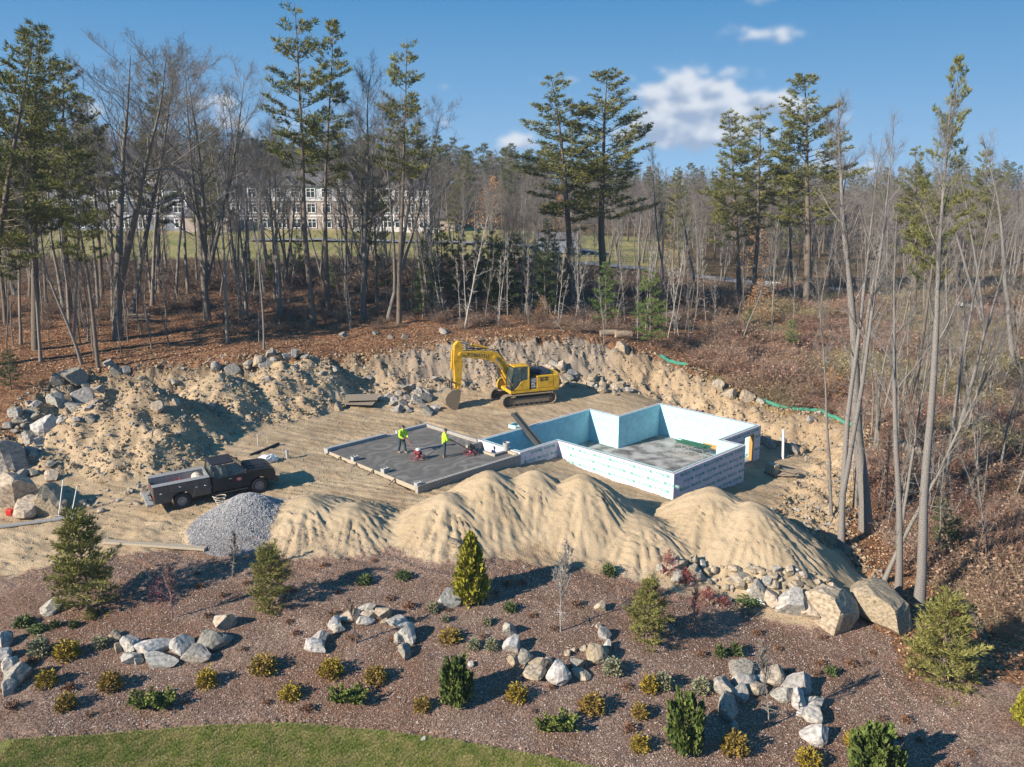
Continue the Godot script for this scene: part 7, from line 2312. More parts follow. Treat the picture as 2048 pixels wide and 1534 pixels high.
# kind, variant, x, z, height, lean x, turn, girth, label
const TREES := [
	["pine", 0, -37.85, -64.69, 24.77, 0.1, 5.77, 1.15, "huge dark pine near the left edge whose top is level with the tallest oaks"],
	["pine", 1, -39.57, -60.77, 24.92, 0.15, 4.03, 1.2, "huge pine cut by the left edge of the picture, boughs hanging into view"],
	["pine", 2, -39.74, -73.76, 21.99, 0.08, 4.73, 1, "dark pine behind the leftmost pines, its crown half hidden by bare branches"],
	["pine", 1, -44.11, -71.42, 18.26, 0.12, 0.87, 1, "shorter shaggy pine at the left edge with low yellowish boughs"],
	["highpine", 1, -31.03, -60.73, 17.52, 0.02, 0.55, 0.95, "pale grey leaning pine trunk at the edge of the dirt mound, left"],
	["pine", 0, -38.4, -90.18, 22.89, 0.03, 4.95, 0.9, "dark pine standing behind the bare oaks in front of the apartment building"],
	["highpine", 0, -17.37, -71.69, 26.05, -0.03, 2.05, 1.05, "tallest pine, its tip almost touching the top of the picture"],
	["highpine", 1, -16.91, -75.5, 25.24, 0.01, 3.4, 1, "tall pine just right of the tallest pine, slightly shorter"],
	["pine", 2, -13.04, -79.24, 16, 0.02, 1.51, 0.8, "dark pine with low green boughs right of the apartment gables"],
	["highpine", 0, -9.87, -71.56, 23.51, 0.01, 3.43, 0.95, "slender pine with a narrow pointed crown left of the open sky"],
	["pine", 0, 6.55, -87.21, 22.56, -0.1, 2.52, 1.5, "broad bushy pine, left one of the tall pair in the middle of the picture"],
	["pine", 2, 9.96, -89.36, 23.25, -0.06, 4.49, 1.6, "broad pine, right one of the tall pair, with a long bough reaching right"],
	["pine", 1, 28.91, -105.08, 23.4, -0.06, 5.25, 1.3, "bushy pine left of the two close pines above the guardrail"],
	["highpine", 0, 30.04, -102.33, 23.62, -0.07, 3.7, 1.35, "tall pine touching its left neighbour above the guardrail"],
	["pine", 2, 35.19, -98.43, 26.78, -0.02, 1.86, 1.35, "tallest pine right of centre with wide layered boughs"],
	["highpine", 1, 35.51, -104.37, 20.87, -0.09, 1.76, 1, "slim pine close left of the widest right-hand pine"],
	["pine", 1, 22.89, -118.3, 15.86, -0.04, 4.43, 1, "short dark pine behind bare trees, just right of the middle pair"],
	["pine", 0, 46.62, -94.9, 19.48, -0.13, 2.65, 1, "brownish green pine behind the bare trunks at the right"],
	["pine", 2, 62.89, -110.28, 19.32, -0.1, 0.36, 1, "dull green pine far right among grey bare crowns"],
	["highpine", 1, 26.58, -53.08, 25.24, 0, 4.69, 0.6, "thin leaning pine with a small tuft of needles at its tip, far right"],
	["pine", 1, -9.52, -133.8, 12.01, 0.02, 2.84, 1, "rounded green pine right of the apartment building"],
	["youngpine", 0, 8.56, -74.15, 5.98, -0.03, 1.1, 1.2, "bright green young pine above the rubble bank, left of a pair"],
	["youngpine", 1, 11.97, -70.18, 6.64, -0.06, 0.31, 1.2, "bright green young pine above the rubble bank, right of a pair"],
	["youngpine", 0, 23.8, -81.74, 2.51, -0.07, 1.84, 1.1, "small green pine bush on the brown slope, left of two"],
	["youngpine", 1, 26.23, -76.43, 3.55, -0.08, 0.42, 1, "small green pine bush on the brown slope, right of two"],
	["hemlock", 0, 23.19, -40.23, 4.05, -0.28, 4.72, 1.1, "dark green hemlock among the trunks at the far right"],
	["hemlock", 1, -35.39, -56.81, 2.88, 0.05, 0.4, 1.6, "low dark green evergreen at the left edge above the boulders"],
	["oak", 0, -32.88, -68.1, 24.6, 0.11, 2.71, 1.25, "thickest oak with a forked trunk, left of centre in the left wood"],
	["oak", 1, -35.59, -77.06, 24.78, 0.22, 2.29, 1, "oak leaning right behind the thickest forked oak"],
	["oak", 3, -35.5, -81.34, 21.54, 0.13, 0.95, 0.9, "straight dark oak between the leaning oak and the many-stemmed oak"],
	["oak", 2, -27.74, -74.87, 25.41, 0.1, 3.43, 1.1, "many-stemmed oak with an upright fan of bare branches"],
	["slim", 0, -23.38, -66.99, 17.14, 0.01, 2.78, 0.8, "pale crooked slim tree leaning left at the mound's edge"],
	["slim", 1, -19.68, -64.56, 14.2, 0.05, 0.23, 0.7, "thin straight trunk left of the tallest pine"],
	["oak", 3, -21.57, -75.87, 16.88, 0.03, 5.17, 0.85, "dark bare tree just left of the tallest pine"],
	["oak", 1, -13.47, -74.26, 22.26, -0.02, 1.72, 1, "bare oak with a pale trunk right of the two tallest pines"],
	["oak", 0, -11.07, -72.92, 19.97, 0.16, 1.06, 0.75, "bare spreading tree whose branches reach right over open sky"],
	["slim", 2, -32.74, -61.76, 14.67, 0, 4.05, 0.9, "thin grey trunk leaning left beside the pale pine trunk"],
	["slim", 0, -36.01, -61.98, 15.65, 0.08, 0.68, 0.8, "slim dark trunk near the left edge above the boulders"],
	["slim", 1, -38.34, -71.02, 16.42, 0.11, 2.22, 0.9, "slim grey trunk behind the leaning pale pine trunk"],
	["slim", 2, -39.64, -65.77, 15.9, 0.11, 2.42, 0.8, "slim grey trunk second from the left edge"],
	["pine", 2, -41.89, -84.4, 19.91, 0.08, 2.8, 0.9, "dull green pine behind the thickest oak"],
	["pine", 0, -48.57, -83.13, 20.51, 0.16, 6.14, 0.95, "dark pine in the back of the wood near the left edge"],
	["pine", 1, -35.87, -100.2, 18.74, -0.03, 4.58, 0.8, "dark pine behind the many-stemmed oak"],
	["slim", 0, -36.17, -74.27, 18.12, 0.08, 1.96, 0.8, "slim trunk behind the thickest oak"],
	["slim", 1, -34.76, -85.09, 21.46, 0.13, 5.62, 0.9, "slim grey tree right of the leaning oak"],
	["slim", 2, -27.01, -81.8, 18.68, 0.05, 4.92, 0.9, "slim grey tree between the fan-shaped oak and the tallest pine"],
	["slim", 0, -16.84, -83.17, 17.34, 0.05, 1.65, 0.8, "slim dark tree between the tall pines and the pale oak"],
	["pale", 0, 22.35, -99.38, 15.73, -0.16, 1.94, 0.8, "white-barked slender birch above the right end of the cut bank"],
	["slim", 1, 17.69, -95.39, 18.31, -0.06, 0.81, 0.9, "bare grey tree left of the white slender birch"],
	["slim", 0, -7.31, -73.16, 9.18, -0.12, 2.65, 0.8, "bent grey sapling tree left of the leaning white birch"],
	["pale", 2, 19.89, -43.37, 24.62, -0.11, 5.9, 1.05, "thickest grey trunk right of the basement, rising to a bare pointed top"],
	["pale", 1, 17.83, -41.5, 22.85, 0, 2.31, 0.7, "grey trunk left of the thickest trunk beside the sand heap"],
	["pale", 0, 18.85, -36.92, 20.96, -0.07, 2.73, 0.7, "straight grey trunk right of the thickest trunk behind the big boulders"],
	["pale", 2, 19.37, -35.89, 24.46, -0.02, 5.76, 0.75, "tall pale trunk beside the biggest boulders, leaning right"],
	["pale", 1, 26.25, -48.17, 19.13, 0.08, 5.95, 0.75, "pale lichen-covered tree leaning strongly right at the far right"],
	["slim", 1, 18.5, -44.83, 15.69, -0.09, 1.6, 0.7, "thin grey trunk left of the trunks beside the sand heap"],
	["slim", 0, 20.37, -46.07, 20.25, -0.03, 4.46, 0.75, "thin grey trunk close behind the thickest trunk"],
	["slim", 2, 18.59, -38.13, 15.15, 0.15, 0.31, 0.8, "dark trunk leaning far right among the right-hand trees"],
	["pale", 0, 46.09, -73.91, 25.2, -0.19, 0.85, 0.9, "pale bare tree at the right edge of the picture"],
	["pale", 1, 49.06, -83.06, 22.44, -0.33, 3.18, 0.8, "pale bare tree with crossing limbs near the right edge"],
	["slim", 0, 39.87, -73, 18.82, -0.19, 3.7, 0.8, "slim bare tree behind the tall pale trunk at the right"],
	["birch", 0, -4.07, -70.82, 10.61, 0.29, 2.05, 1.3, "white birch sapling leaning right at the top of the cut bank"],
	["birch", 1, 4.41, -69.37, 4.45, -0.61, 0.91, 1, "fallen-looking white sapling bent over the top of the bank"],
	["beech", 0, 39.88, -135.04, 8.37, -0.1, 1.62, 1.4, "young beech with orange-brown leaves behind the close pines"],
	["beech", 0, 26.4, -86.87, 4.66, -0.09, 5.38, 1.5, "orange-leaved beech bush on the slope above the green pine bushes"],
	["beech", 0, -3.68, -158.58, 10.54, 0.01, 4.3, 1.5, "russet-leaved tree on the distant wooded hill, centre"],
	["beech", 0, 9.46, -165.46, 7.68, -0.01, 6.27, 1.5, "russet-leaved young tree behind the middle of the wood"],
	["beech", 0, 3.03, -75.43, 2.3, -0.11, 2.01, 1.4, "low orange-leaved bush in the dark thicket at the bank top"],
	["beech", 0, 22.63, -122.89, 5.83, 0.02, 2.85, 1.4, "pale orange-leaved bush right of the middle pines"],
	["beech", 0, -16.58, -98.6, 2.36, 0.04, 5.45, 1.5, "small orange-leaved bush below the field, centre left"],
	["beech", 0, 25.59, -63.74, 2.64, -0.15, 4.01, 1.4, "orange-leaved bush on the brown slope left of the near trunks"],
]
# trees that nothing tells apart: label, group, kinds, then kind, variant, x, z, height, lean x, lean z of each
const TREE_GROUPS := [
	["thin bare sapling in the leaf litter of the left wood", "saplings in the left wood", ["sapling"], [0, 1, -39.9, -64.2, 10.9, 0.04, 0, 0, 3, -44.3, -72, 10.6, 0.06, 0.04, 0, 0, -39.9, -65.2, 8.4, 0, 0.02, 0, 0, -43.6, -75.7, 9.6, -0.02, 0.01, 0, 3, -42.1, -73.6, 8.9, -0.02, -0.07, 0, 1, -37.7, -66.4, 5.6, 0.03, 0, 0, 1, -41.8, -77.2, 6.8, -0.03, 0.05, 0, 1, -35.1, -66.3, 9.4, -0.06, 0.04, 0, 0, -37.3, -70.8, 6.7, -0.01, -0.02, 0, 2, -38.3, -73.3, 7, 0.01, -0.02, 0, 2, -34.9, -67.1, 9.6, 0.13, -0.02, 0, 1, -34.8, -67.1, 8.4, -0.06, 0.07, 0, 0, -34.4, -66.5, 6.6, -0.04, 0.05, 0, 3, -33.4, -64.8, 8.2, 0, -0.02, 0, 1, -32.6, -63.2, 8.8, 0.06, -0.01, 0, 1, -41.1, -80.4, 6.4, -0.09, 0.06, 0, 0, -37.8, -74.2, 10.7, -0.02, 0, 0, 1, -35.1, -69, 7.9, 0.11, 0, 0, 2, -41.4, -81.5, 5.4, 0, 0.02, 0, 1, -37.6, -77.7, 5.6, 0.05, 0.01, 0, 1, -30.6, -63.7, 7.4, -0.08, 0.06, 0, 0, -34.1, -71.5, 10.5, -0.06, -0.07, 0, 0, -34.4, -72.4, 6, -0.08, -0.05, 0, 3, -33.5, -70.9, 7.6, 0.03, 0, 0, 1, -31.6, -67.1, 10.5, 0.05, 0.01, 0, 3, -38, -81.4, 9.4, 0.02, 0.01, 0, 2, -34.7, -74.4, 8.2, -0.05, -0.04, 0, 2, -32, -70.2, 6.7, 0.01, 0.08, 0, 0, -31.6, -69.7, 7.5, -0.07, 0.03, 0, 1, -37.3, -82.7, 9.2, -0.02, -0.09, 0, 0, -32.6, -73.3, 8.1, 0.01, 0.03, 0, 2, -29, -65.5, 10.3, -0.05, 0.07, 0, 1, -30.8, -69.5, 10, 0.04, 0.06, 0, 0, -36.7, -84.9, 10.4, 0.01, -0.11, 0, 1, -29.8, -70.5, 6.4, 0, -0.03, 0, 3, -32.4, -76.8, 7.1, -0.01, -0.07, 0, 1, -28, -66.5, 10.4, -0.03, 0.1, 0, 3, -31.3, -74.4, 6.1, -0.1, -0.04, 0, 2, -33.3, -82.2, 8, -0.02, -0.04, 0, 1, -23.2, -69.2, 5.9, 0.11, 0.01, 0, 0, -25.3, -76.7, 8.1, -0.02, -0.05, 0, 3, -22.9, -69.9, 7.9, 0.04, -0.05, 0, 1, -23, -71.2, 10.8, 0.05, 0.1, 0, 3, -26.9, -83.4, 10.1, -0.01, 0.06, 0, 1, -28.2, -87.7, 5.7, 0.02, 0.04, 0, 2, -26.9, -86, 10.5, 0.09, -0.02, 0, 2, -20.7, -66.7, 7, 0.02, 0.02, 0, 1, -23, -74.3, 5.2, 0.03, 0.07, 0, 2, -25.2, -82.6, 8.5, -0.01, -0.02, 0, 2, -21.5, -78.2, 9.3, -0.06, -0.03, 0, 3, -20.6, -75.8, 9.1, 0.08, -0.02, 0, 1, -17.5, -69.9, 5.7, 0, -0.03, 0, 0, -17.4, -77.6, 9.5, 0.01, 0.07, 0, 0, -15, -72.5, 6.5, -0.02, -0.03, 0, 0, -16.4, -81.9, 6.9, 0.05, 0.03, 0, 1, -13.8, -69.9, 5.3, 0, 0.02, 0, 3, -14.1, -71.9, 10.8, -0.04, -0.02, 0, 3, -12.6, -77.6, 8.9, 0.02, -0.02, 0, 0, -11.6, -76.7, 10.8, 0.03, 0.05, 0, 0, -9.8, -79.5, 8.8, 0.05, 0.12, 0, 2, -9.4, -77, 5.5, 0.09, -0.09, 0, 1, -9.4, -77.6, 8.6, 0, -0.03]],
	["mid-sized bare tree deep in the left wood", "mid-sized trees in the left wood", ["oak", "slim"], [1, 2, -51.4, -85.6, 18.2, -0.01, -0.02, 1, 1, -52.1, -90, 14.4, -0.01, 0.03, 1, 1, -45.8, -79.9, 16.2, -0.01, 0.05, 0, 1, -44.9, -79.5, 16.4, -0.02, -0.01, 1, 0, -42.7, -78.5, 16.7, 0.02, 0.05, 0, 3, -40.3, -80.4, 18.5, 0, -0.01, 1, 0, -39.3, -90, 15.6, -0.01, 0.06, 1, 0, -35, -89.3, 18.7, 0, 0.03, 1, 2, -30.8, -87.2, 14.1, 0.01, -0.08, 1, 0, -24.5, -75.8, 16.4, 0.02, 0.01, 1, 1, -27.9, -87.2, 15.9, 0.03, -0.02, 1, 1, -27.1, -90.4, 17.3, -0.03, -0.01, 0, 1, -24.3, -84.7, 18.1, -0.03, 0.03, 0, 3, -20.9, -74.2, 16.5, -0.01, -0.01, 0, 0, -25.4, -92.6, 15.6, 0.01, -0.01, 0, 0, -15, -83.1, 18, 0, 0.03, 0, 1, -13.5, -75.3, 15.1, 0, -0.07, 0, 1, -15.1, -85.8, 19.3, -0.1, 0.01, 0, 0, -12.1, -87.6, 19.8, 0.05, 0.03, 1, 2, -8, -75.8, 14.7, 0.01, -0.04]],
	["bare tree at the back of the left wood", "trees at the back of the left wood", ["oak", "slim"], [1, 0, -53.8, -89, 13.1, 0.01, 0.04, 0, 1, -60.3, -100.3, 12.5, 0.02, -0.01, 0, 0, -54.2, -93.2, 11.4, -0.03, -0.02, 1, 3, -60.2, -109.5, 14.2, -0.02, 0, 1, 0, -54.3, -100.6, 14.8, 0.06, 0, 0, 3, -50.5, -104.2, 11.9, -0.02, -0.04, 0, 0, -44.2, -94.5, 13, 0.01, 0, 0, 2, -50.4, -108.9, 11.7, 0.02, -0.02, 1, 2, -49.4, -110.5, 15, 0.03, 0, 0, 2, -39, -92.2, 11.2, -0.01, -0.02, 0, 3, -43.6, -104.9, 16.5, 0.01, -0.02, 1, 0, -36.2, -95.2, 13.8, 0.02, 0.01, 1, 2, -39.6, -107, 11.4, 0, 0.01, 0, 2, -38, -105.2, 12.7, 0.01, -0.02, 0, 2, -38.5, -107.3, 15.6, 0.02, -0.03, 1, 0, -34.8, -103.6, 16.3, -0.03, -0.01, 0, 0, -36.6, -110.1, 11.2, 0.02, -0.04, 1, 1, -30.6, -95.4, 16.3, -0.01, 0.04, 1, 0, -34.3, -107.9, 15.6, -0.01, 0.03, 1, 0, -30.4, -96.3, 14.1, 0.04, 0.02, 1, 0, -30.5, -103.5, 15.8, -0.01, 0.01, 0, 1, -31.4, -107.1, 16.2, 0.06, -0.01, 0, 3, -30.5, -109.3, 11.6, -0.02, 0.01, 1, 0, -26.3, -96.5, 14, 0.06, 0.01, 1, 0, -29.5, -111.8, 12.3, 0.02, 0.01, 1, 0, -24.9, -95.2, 13.1, -0.02, 0.03, 1, 1, -25.9, -101.3, 14.3, -0.03, -0.06, 1, 3, -23.2, -94, 13.3, 0, 0.02, 1, 2, -20.7, -91.3, 14.1, -0.01, -0.03, 1, 3, -23, -112.9, 14.4, 0.01, 0, 0, 1, -18.6, -95, 12.3, 0, 0.01, 0, 2, -21.3, -109.9, 11.4, 0.01, 0.05, 1, 1, -18.6, -98.5, 12, 0.05, 0, 1, 0, -17.2, -97.4, 12.4, -0.04, 0.02, 1, 1, -18.6, -109.4, 12.3, 0, 0, 0, 0, -17.9, -108.9, 15.7, 0.02, 0.03, 1, 2, -14.2, -95.2, 16, -0.07, 0, 1, 2, -15.2, -104.6, 11.4, 0, 0.01, 0, 0, -9.6, -94.9, 15.4, -0.06, 0.05, 1, 2, -8.5, -95.1, 14.5, 0, 0]],
	["slender pale sapling in the thicket behind the excavator", "saplings behind the excavator", ["birch", "sapling"], [0, 0, -8.7, -80.4, 5.9, -0.04, -0.15, 0, 2, -8.2, -80.2, 8.8, -0.01, 0, 1, 1, -6.7, -73, 8.3, -0.01, -0.14, 1, 0, -6.8, -76.5, 8.2, -0.01, 0.03, 0, 3, -6.4, -75.4, 9.4, -0.13, -0.03, 0, 1, -6.1, -74.3, 7.7, -0.11, -0.14, 0, 3, -4.6, -72.9, 5.8, -0.1, -0.04, 0, 0, -4, -73.1, 9.1, 0.01, 0.11, 0, 3, -3.6, -82.2, 9, 0.01, 0.02, 1, 0, -3.3, -76.7, 7.1, -0.06, -0.02, 0, 2, -2.7, -79.1, 8.4, 0.1, -0.24, 1, 3, -2.4, -73, 7.1, 0.12, 0.06, 0, 0, -2.1, -81.4, 6.8, -0.06, -0.01, 0, 1, -1.9, -81.9, 7.1, 0.14, -0.01, 0, 2, -1.8, -80.4, 8.6, -0.11, 0.01, 0, 1, -1.3, -73.4, 6.3, 0.04, -0.03, 0, 1, -1.2, -72.5, 8.9, 0.13, 0.14, 0, 2, -1, -79.8, 5.1, 0.11, -0.13, 0, 2, -0.4, -75.3, 6.5, 0.05, -0.06, 0, 0, 1, -78.5, 5.3, 0.03, 0.02, 1, 2, 1, -81.4, 6.3, 0.03, 0.07, 0, 0, 1.2, -77.7, 6.2, 0, 0.18, 0, 0, 1.3, -74.9, 5.1, 0.08, 0.04, 0, 3, 1.4, -80.4, 9.2, 0, -0.16, 1, 2, 1.5, -73.2, 7.1, -0.09, 0.01, 1, 0, 1.7, -80.8, 5.4, -0.17, 0.07, 0, 0, 1.7, -79.8, 8.2, 0.02, -0.17, 1, 3, 1.7, -78.4, 6.7, 0.18, -0.02, 1, 2, 2.5, -80.3, 9.1, -0.01, 0.09, 1, 0, 2.9, -79.1, 8.9, -0.17, -0.12, 0, 2, 4.1, -82.4, 8.7, -0.04, 0.1, 0, 0, 4.1, -78.6, 7.9, 0, -0.04, 0, 3, 4.1, -73.5, 7.1, 0.09, 0.12, 0, 1, 4.2, -73.3, 5, 0.17, -0.09, 1, 2, 6, -83.1, 8.4, 0.07, -0.09, 0, 1, 6.1, -84.3, 6.7, -0.03, 0.04, 0, 3, 5.9, -76.7, 6.8, 0.22, 0.06, 0, 2, 6.4, -79.4, 8.8, -0.02, 0.1, 0, 3, 6.9, -85.2, 9.3, 0, 0.26, 1, 2, 6.7, -81.3, 8.1, -0.05, -0.01, 0, 0, 6.4, -76.6, 5.6, -0.13, 0, 1, 3, 7.2, -83.4, 8.6, -0.11, -0.12, 0, 1, 7, -76.4, 5.8, -0.11, -0.01, 0, 1, 8.6, -86.3, 8.8, -0.07, 0.01]],
	["dark evergreen in the thicket behind the excavator", "dark evergreens behind the excavator", ["hemlock"], [0, 2, -8, -73.6, 7.2, 0.06, 0.01, 0, 3, -9.2, -88.9, 6.3, 0.02, -0.01, 0, 3, -7.8, -76.2, 5.2, -0.01, 0.04, 0, 0, -9.6, -95.2, 4.9, -0.01, 0, 0, 2, -8.6, -86.3, 4.6, 0.01, 0, 0, 2, -8.2, -82.4, 7.8, 0, 0.02, 0, 2, -7.9, -86.9, 4.6, 0.01, -0.02, 0, 3, -7.2, -85.3, 7.4, 0, 0, 0, 0, -5, -80.3, 7.4, 0, 0, 0, 1, -4, -92.6, 6.2, 0.07, 0, 0, 3, -3.2, -82.7, 5, 0.04, 0.04, 0, 3, -3.2, -83.2, 5.5, -0.05, 0, 0, 0, -2.2, -90, 4.4, 0.02, -0.03, 0, 0, -1.8, -84, 4, 0.01, -0.04, 0, 1, -1.5, -79.4, 7.4, -0.05, 0.01, 0, 2, -1.2, -78.5, 6.7, 0.03, -0.01, 0, 2, -1, -79.5, 7, -0.02, 0.01, 0, 2, -0.6, -77.7, 6.4, -0.01, 0, 0, 1, -0.5, -88.6, 4.5, 0.01, 0.04, 0, 2, 0.4, -79.9, 7.4, -0.01, -0.03, 0, 3, 1, -87.1, 4.5, 0.03, -0.01, 0, 1, 2.6, -87.7, 5.8, -0.03, 0, 0, 0, 3.3, -86.3, 4.9, -0.02, 0, 0, 1, 3.2, -78.2, 7.1, -0.04, 0.04, 0, 2, 4.5, -102.3, 7.9, -0.02, 0.05, 0, 2, 3.7, -81.7, 5.1, -0.03, 0.01, 0, 0, 4.4, -85.1, 6.4, 0.02, -0.06, 0, 1, 4.9, -93.4, 5.3, 0, -0.03, 0, 1, 5.6, -85.9, 5.6, 0.07, 0, 0, 3, 6.9, -100.7, 5.3, 0.02, -0.07]],
	["small light green pine in the back of the left wood", "small pines in the left wood", ["youngpine"], [0, 3, -30, -94.4, 4.6, 0.02, 0.01, 0, 1, -27, -94.1, 4.2, 0.02, -0.01, 0, 1, -26.8, -94, 3.2, 0.04, 0.02, 0, 1, -24.8, -96.4, 5.5, 0.02, 0.02, 0, 1, -19.4, -89.2, 3.4, -0.03, -0.07, 0, 1, -14, -89.1, 4.6, 0.02, -0.02]],
	["thin sapling around the two bright young pines", "saplings around the young pines", ["birch", "sapling"], [1, 0, 7.7, -68.3, 6.3, -0.03, -0.07, 0, 0, 10.2, -83.3, 5.6, 0.05, 0.05, 1, 1, 9, -72.3, 7.8, 0.09, -0.05, 0, 0, 10.3, -81.8, 6.7, 0.09, -0.02, 0, 1, 10.8, -78.6, 6.4, -0.14, -0.14, 1, 0, 12.6, -83.6, 5.2, -0.05, -0.1, 1, 1, 11, -72.7, 6.6, -0.02, 0.05, 0, 1, 11.1, -72.1, 6.3, -0.03, -0.13, 0, 3, 12.1, -74.3, 8.6, 0.02, -0.01, 0, 3, 13.3, -81.3, 7.5, 0.06, 0.05, 1, 1, 13.3, -80.6, 7, 0.03, 0.02, 1, 2, 15.8, -89.2, 6.4, 0.05, -0.04, 0, 1, 16.3, -87.7, 6.2, -0.12, 0.03, 0, 3, 14.1, -73.9, 8.5, 0.12, -0.13, 1, 2, 14.7, -74, 8.8, 0.09, 0.09, 0, 0, 15.5, -78.1, 7.1, -0.09, -0.1, 0, 3, 15.4, -75.4, 8.6, -0.2, 0, 1, 2, 15.9, -75, 5.2, 0.09, -0.09, 0, 2, 19.1, -90.1, 5.6, -0.01, 0.09, 1, 3, 16.4, -75.8, 7.7, -0.02, 0, 1, 1, 18.7, -86.1, 8.8, -0.02, 0.04, 1, 3, 16.2, -74.2, 5.9, 0.17, -0.1, 0, 3, 20.1, -85.1, 8.4, -0.08, 0.08, 0, 2, 19.5, -78.7, 5.7, -0.1, 0.05, 1, 0, 21.4, -86.1, 5.2, -0.1, -0.04, 1, 1, 27, -102.2, 6.5, 0, 0.04]],
	["bare grey tree along the road behind the guardrail", "trees along the road", ["pale", "slim"], [1, 1, 13.8, -109.6, 9.1, -0.01, 0.04, 1, 1, 14.4, -108.5, 10.1, -0.02, -0.01, 0, 2, 15.2, -98.5, 12.7, -0.01, 0, 0, 3, 17, -99.6, 13.2, -0.03, 0.03, 0, 0, 17.6, -96.4, 11.5, 0.01, 0.02, 0, 0, 23.2, -114.9, 11.3, 0, 0.01, 1, 0, 22.2, -109.8, 11.8, 0.03, 0, 1, 0, 22.9, -110.5, 11.6, 0.03, 0.03, 1, 3, 24.9, -110.3, 9.7, 0, -0.03, 1, 0, 30.7, -121.9, 9, 0.04, 0.01, 0, 1, 29.3, -114, 11.1, 0.04, 0.05, 1, 2, 36.4, -115.2, 9.4, -0.04, -0.01, 0, 3, 39.1, -119.9, 12.9, 0.02, -0.03, 1, 2, 38.2, -116.1, 12.6, -0.04, 0.01, 1, 3, 36.2, -108.8, 13.3, -0.02, -0.05, 1, 1, 38.6, -113.4, 11.4, 0, 0.01, 0, 1, 40.1, -112, 11.3, -0.01, -0.02, 0, 3, 43.7, -113.6, 13.2, -0.05, 0.02, 0, 0, 44.7, -115.2, 12, 0, 0, 1, 2, 43.1, -109.7, 13, 0.03, -0.02, 0, 2, 45.6, -109.9, 9.7, -0.03, 0.02, 0, 2, 61.2, -135.4, 13.3, -0.03, -0.03, 0, 3, 67.1, -139.1, 9.6, -0.01, 0.05, 1, 1, 54.8, -109.2, 12.4, 0.02, 0.02, 1, 0, 58.1, -115.8, 9.6, 0.01, -0.01, 0, 0, 60.1, -115.9, 9.3, 0, 0.04, 0, 0, 63.6, -118.3, 12.1, -0.05, 0.06, 1, 0, 62, -110.2, 11.8, 0.02, -0.02, 1, 3, 76.2, -132.6, 12, -0.04, 0.01, 1, 3, 73, -126.9, 12.1, 0.02, 0.01, 0, 2, 73.6, -122.9, 10.5, 0.01, 0.02, 0, 1, 75, -123.3, 13, -0.02, -0.06, 1, 1, 79.6, -130.7, 9.5, 0.04, -0.01, 0, 0, 84, -136.5, 13.9, -0.01, -0.01]],
	["bare tree on the brown slope below the guardrail", "trees below the guardrail", ["sapling", "slim"], [0, 0, 14.3, -75.6, 10.5, -0.08, -0.03, 1, 0, 19.4, -86.4, 9.5, 0.02, -0.09, 0, 0, 22.5, -82, 7.4, 0.03, 0.01, 1, 0, 27.9, -100, 9.2, 0.01, 0.06, 0, 3, 25.9, -92.7, 8.9, 0.05, 0.07, 1, 1, 21.9, -77.6, 8.5, 0.23, -0.06, 1, 1, 29.1, -96.4, 8.5, 0.04, -0.06, 1, 1, 30.8, -96.8, 10.7, -0.09, 0.08, 0, 2, 26, -81.6, 12, -0.04, -0.02, 0, 1, 31.3, -96.8, 10.5, -0.04, -0.07, 1, 3, 27.3, -79.7, 8.4, 0.03, -0.06, 1, 3, 35.8, -99.2, 10, 0.01, 0, 0, 2, 33.3, -88.9, 11.7, 0.03, -0.09, 1, 1, 39.8, -100.6, 7.8, -0.11, 0.05, 0, 3, 38.1, -88.8, 11, 0.1, 0.03, 1, 1, 48.9, -107.2, 9.6, 0.05, 0.1, 1, 0, 42.2, -88.6, 9.9, 0.07, 0.02, 1, 0, 48.3, -96.4, 10.5, -0.06, -0.01, 0, 3, 46.2, -91.6, 7.9, 0.08, -0.09, 1, 0, 48.7, -96.1, 8.1, 0.01, 0.01, 0, 0, 49.3, -94.4, 10.2, -0.02, 0.02, 1, 3, 44.7, -84.9, 9.6, -0.02, 0.06, 1, 2, 55.5, -101.4, 8.5, -0.11, 0.14, 1, 0, 61, -109.8, 8.5, 0.05, -0.04, 0, 2, 58.9, -105.4, 11.4, 0.01, -0.03, 1, 3, 53, -85.6, 10.1, 0.01, 0.04]],
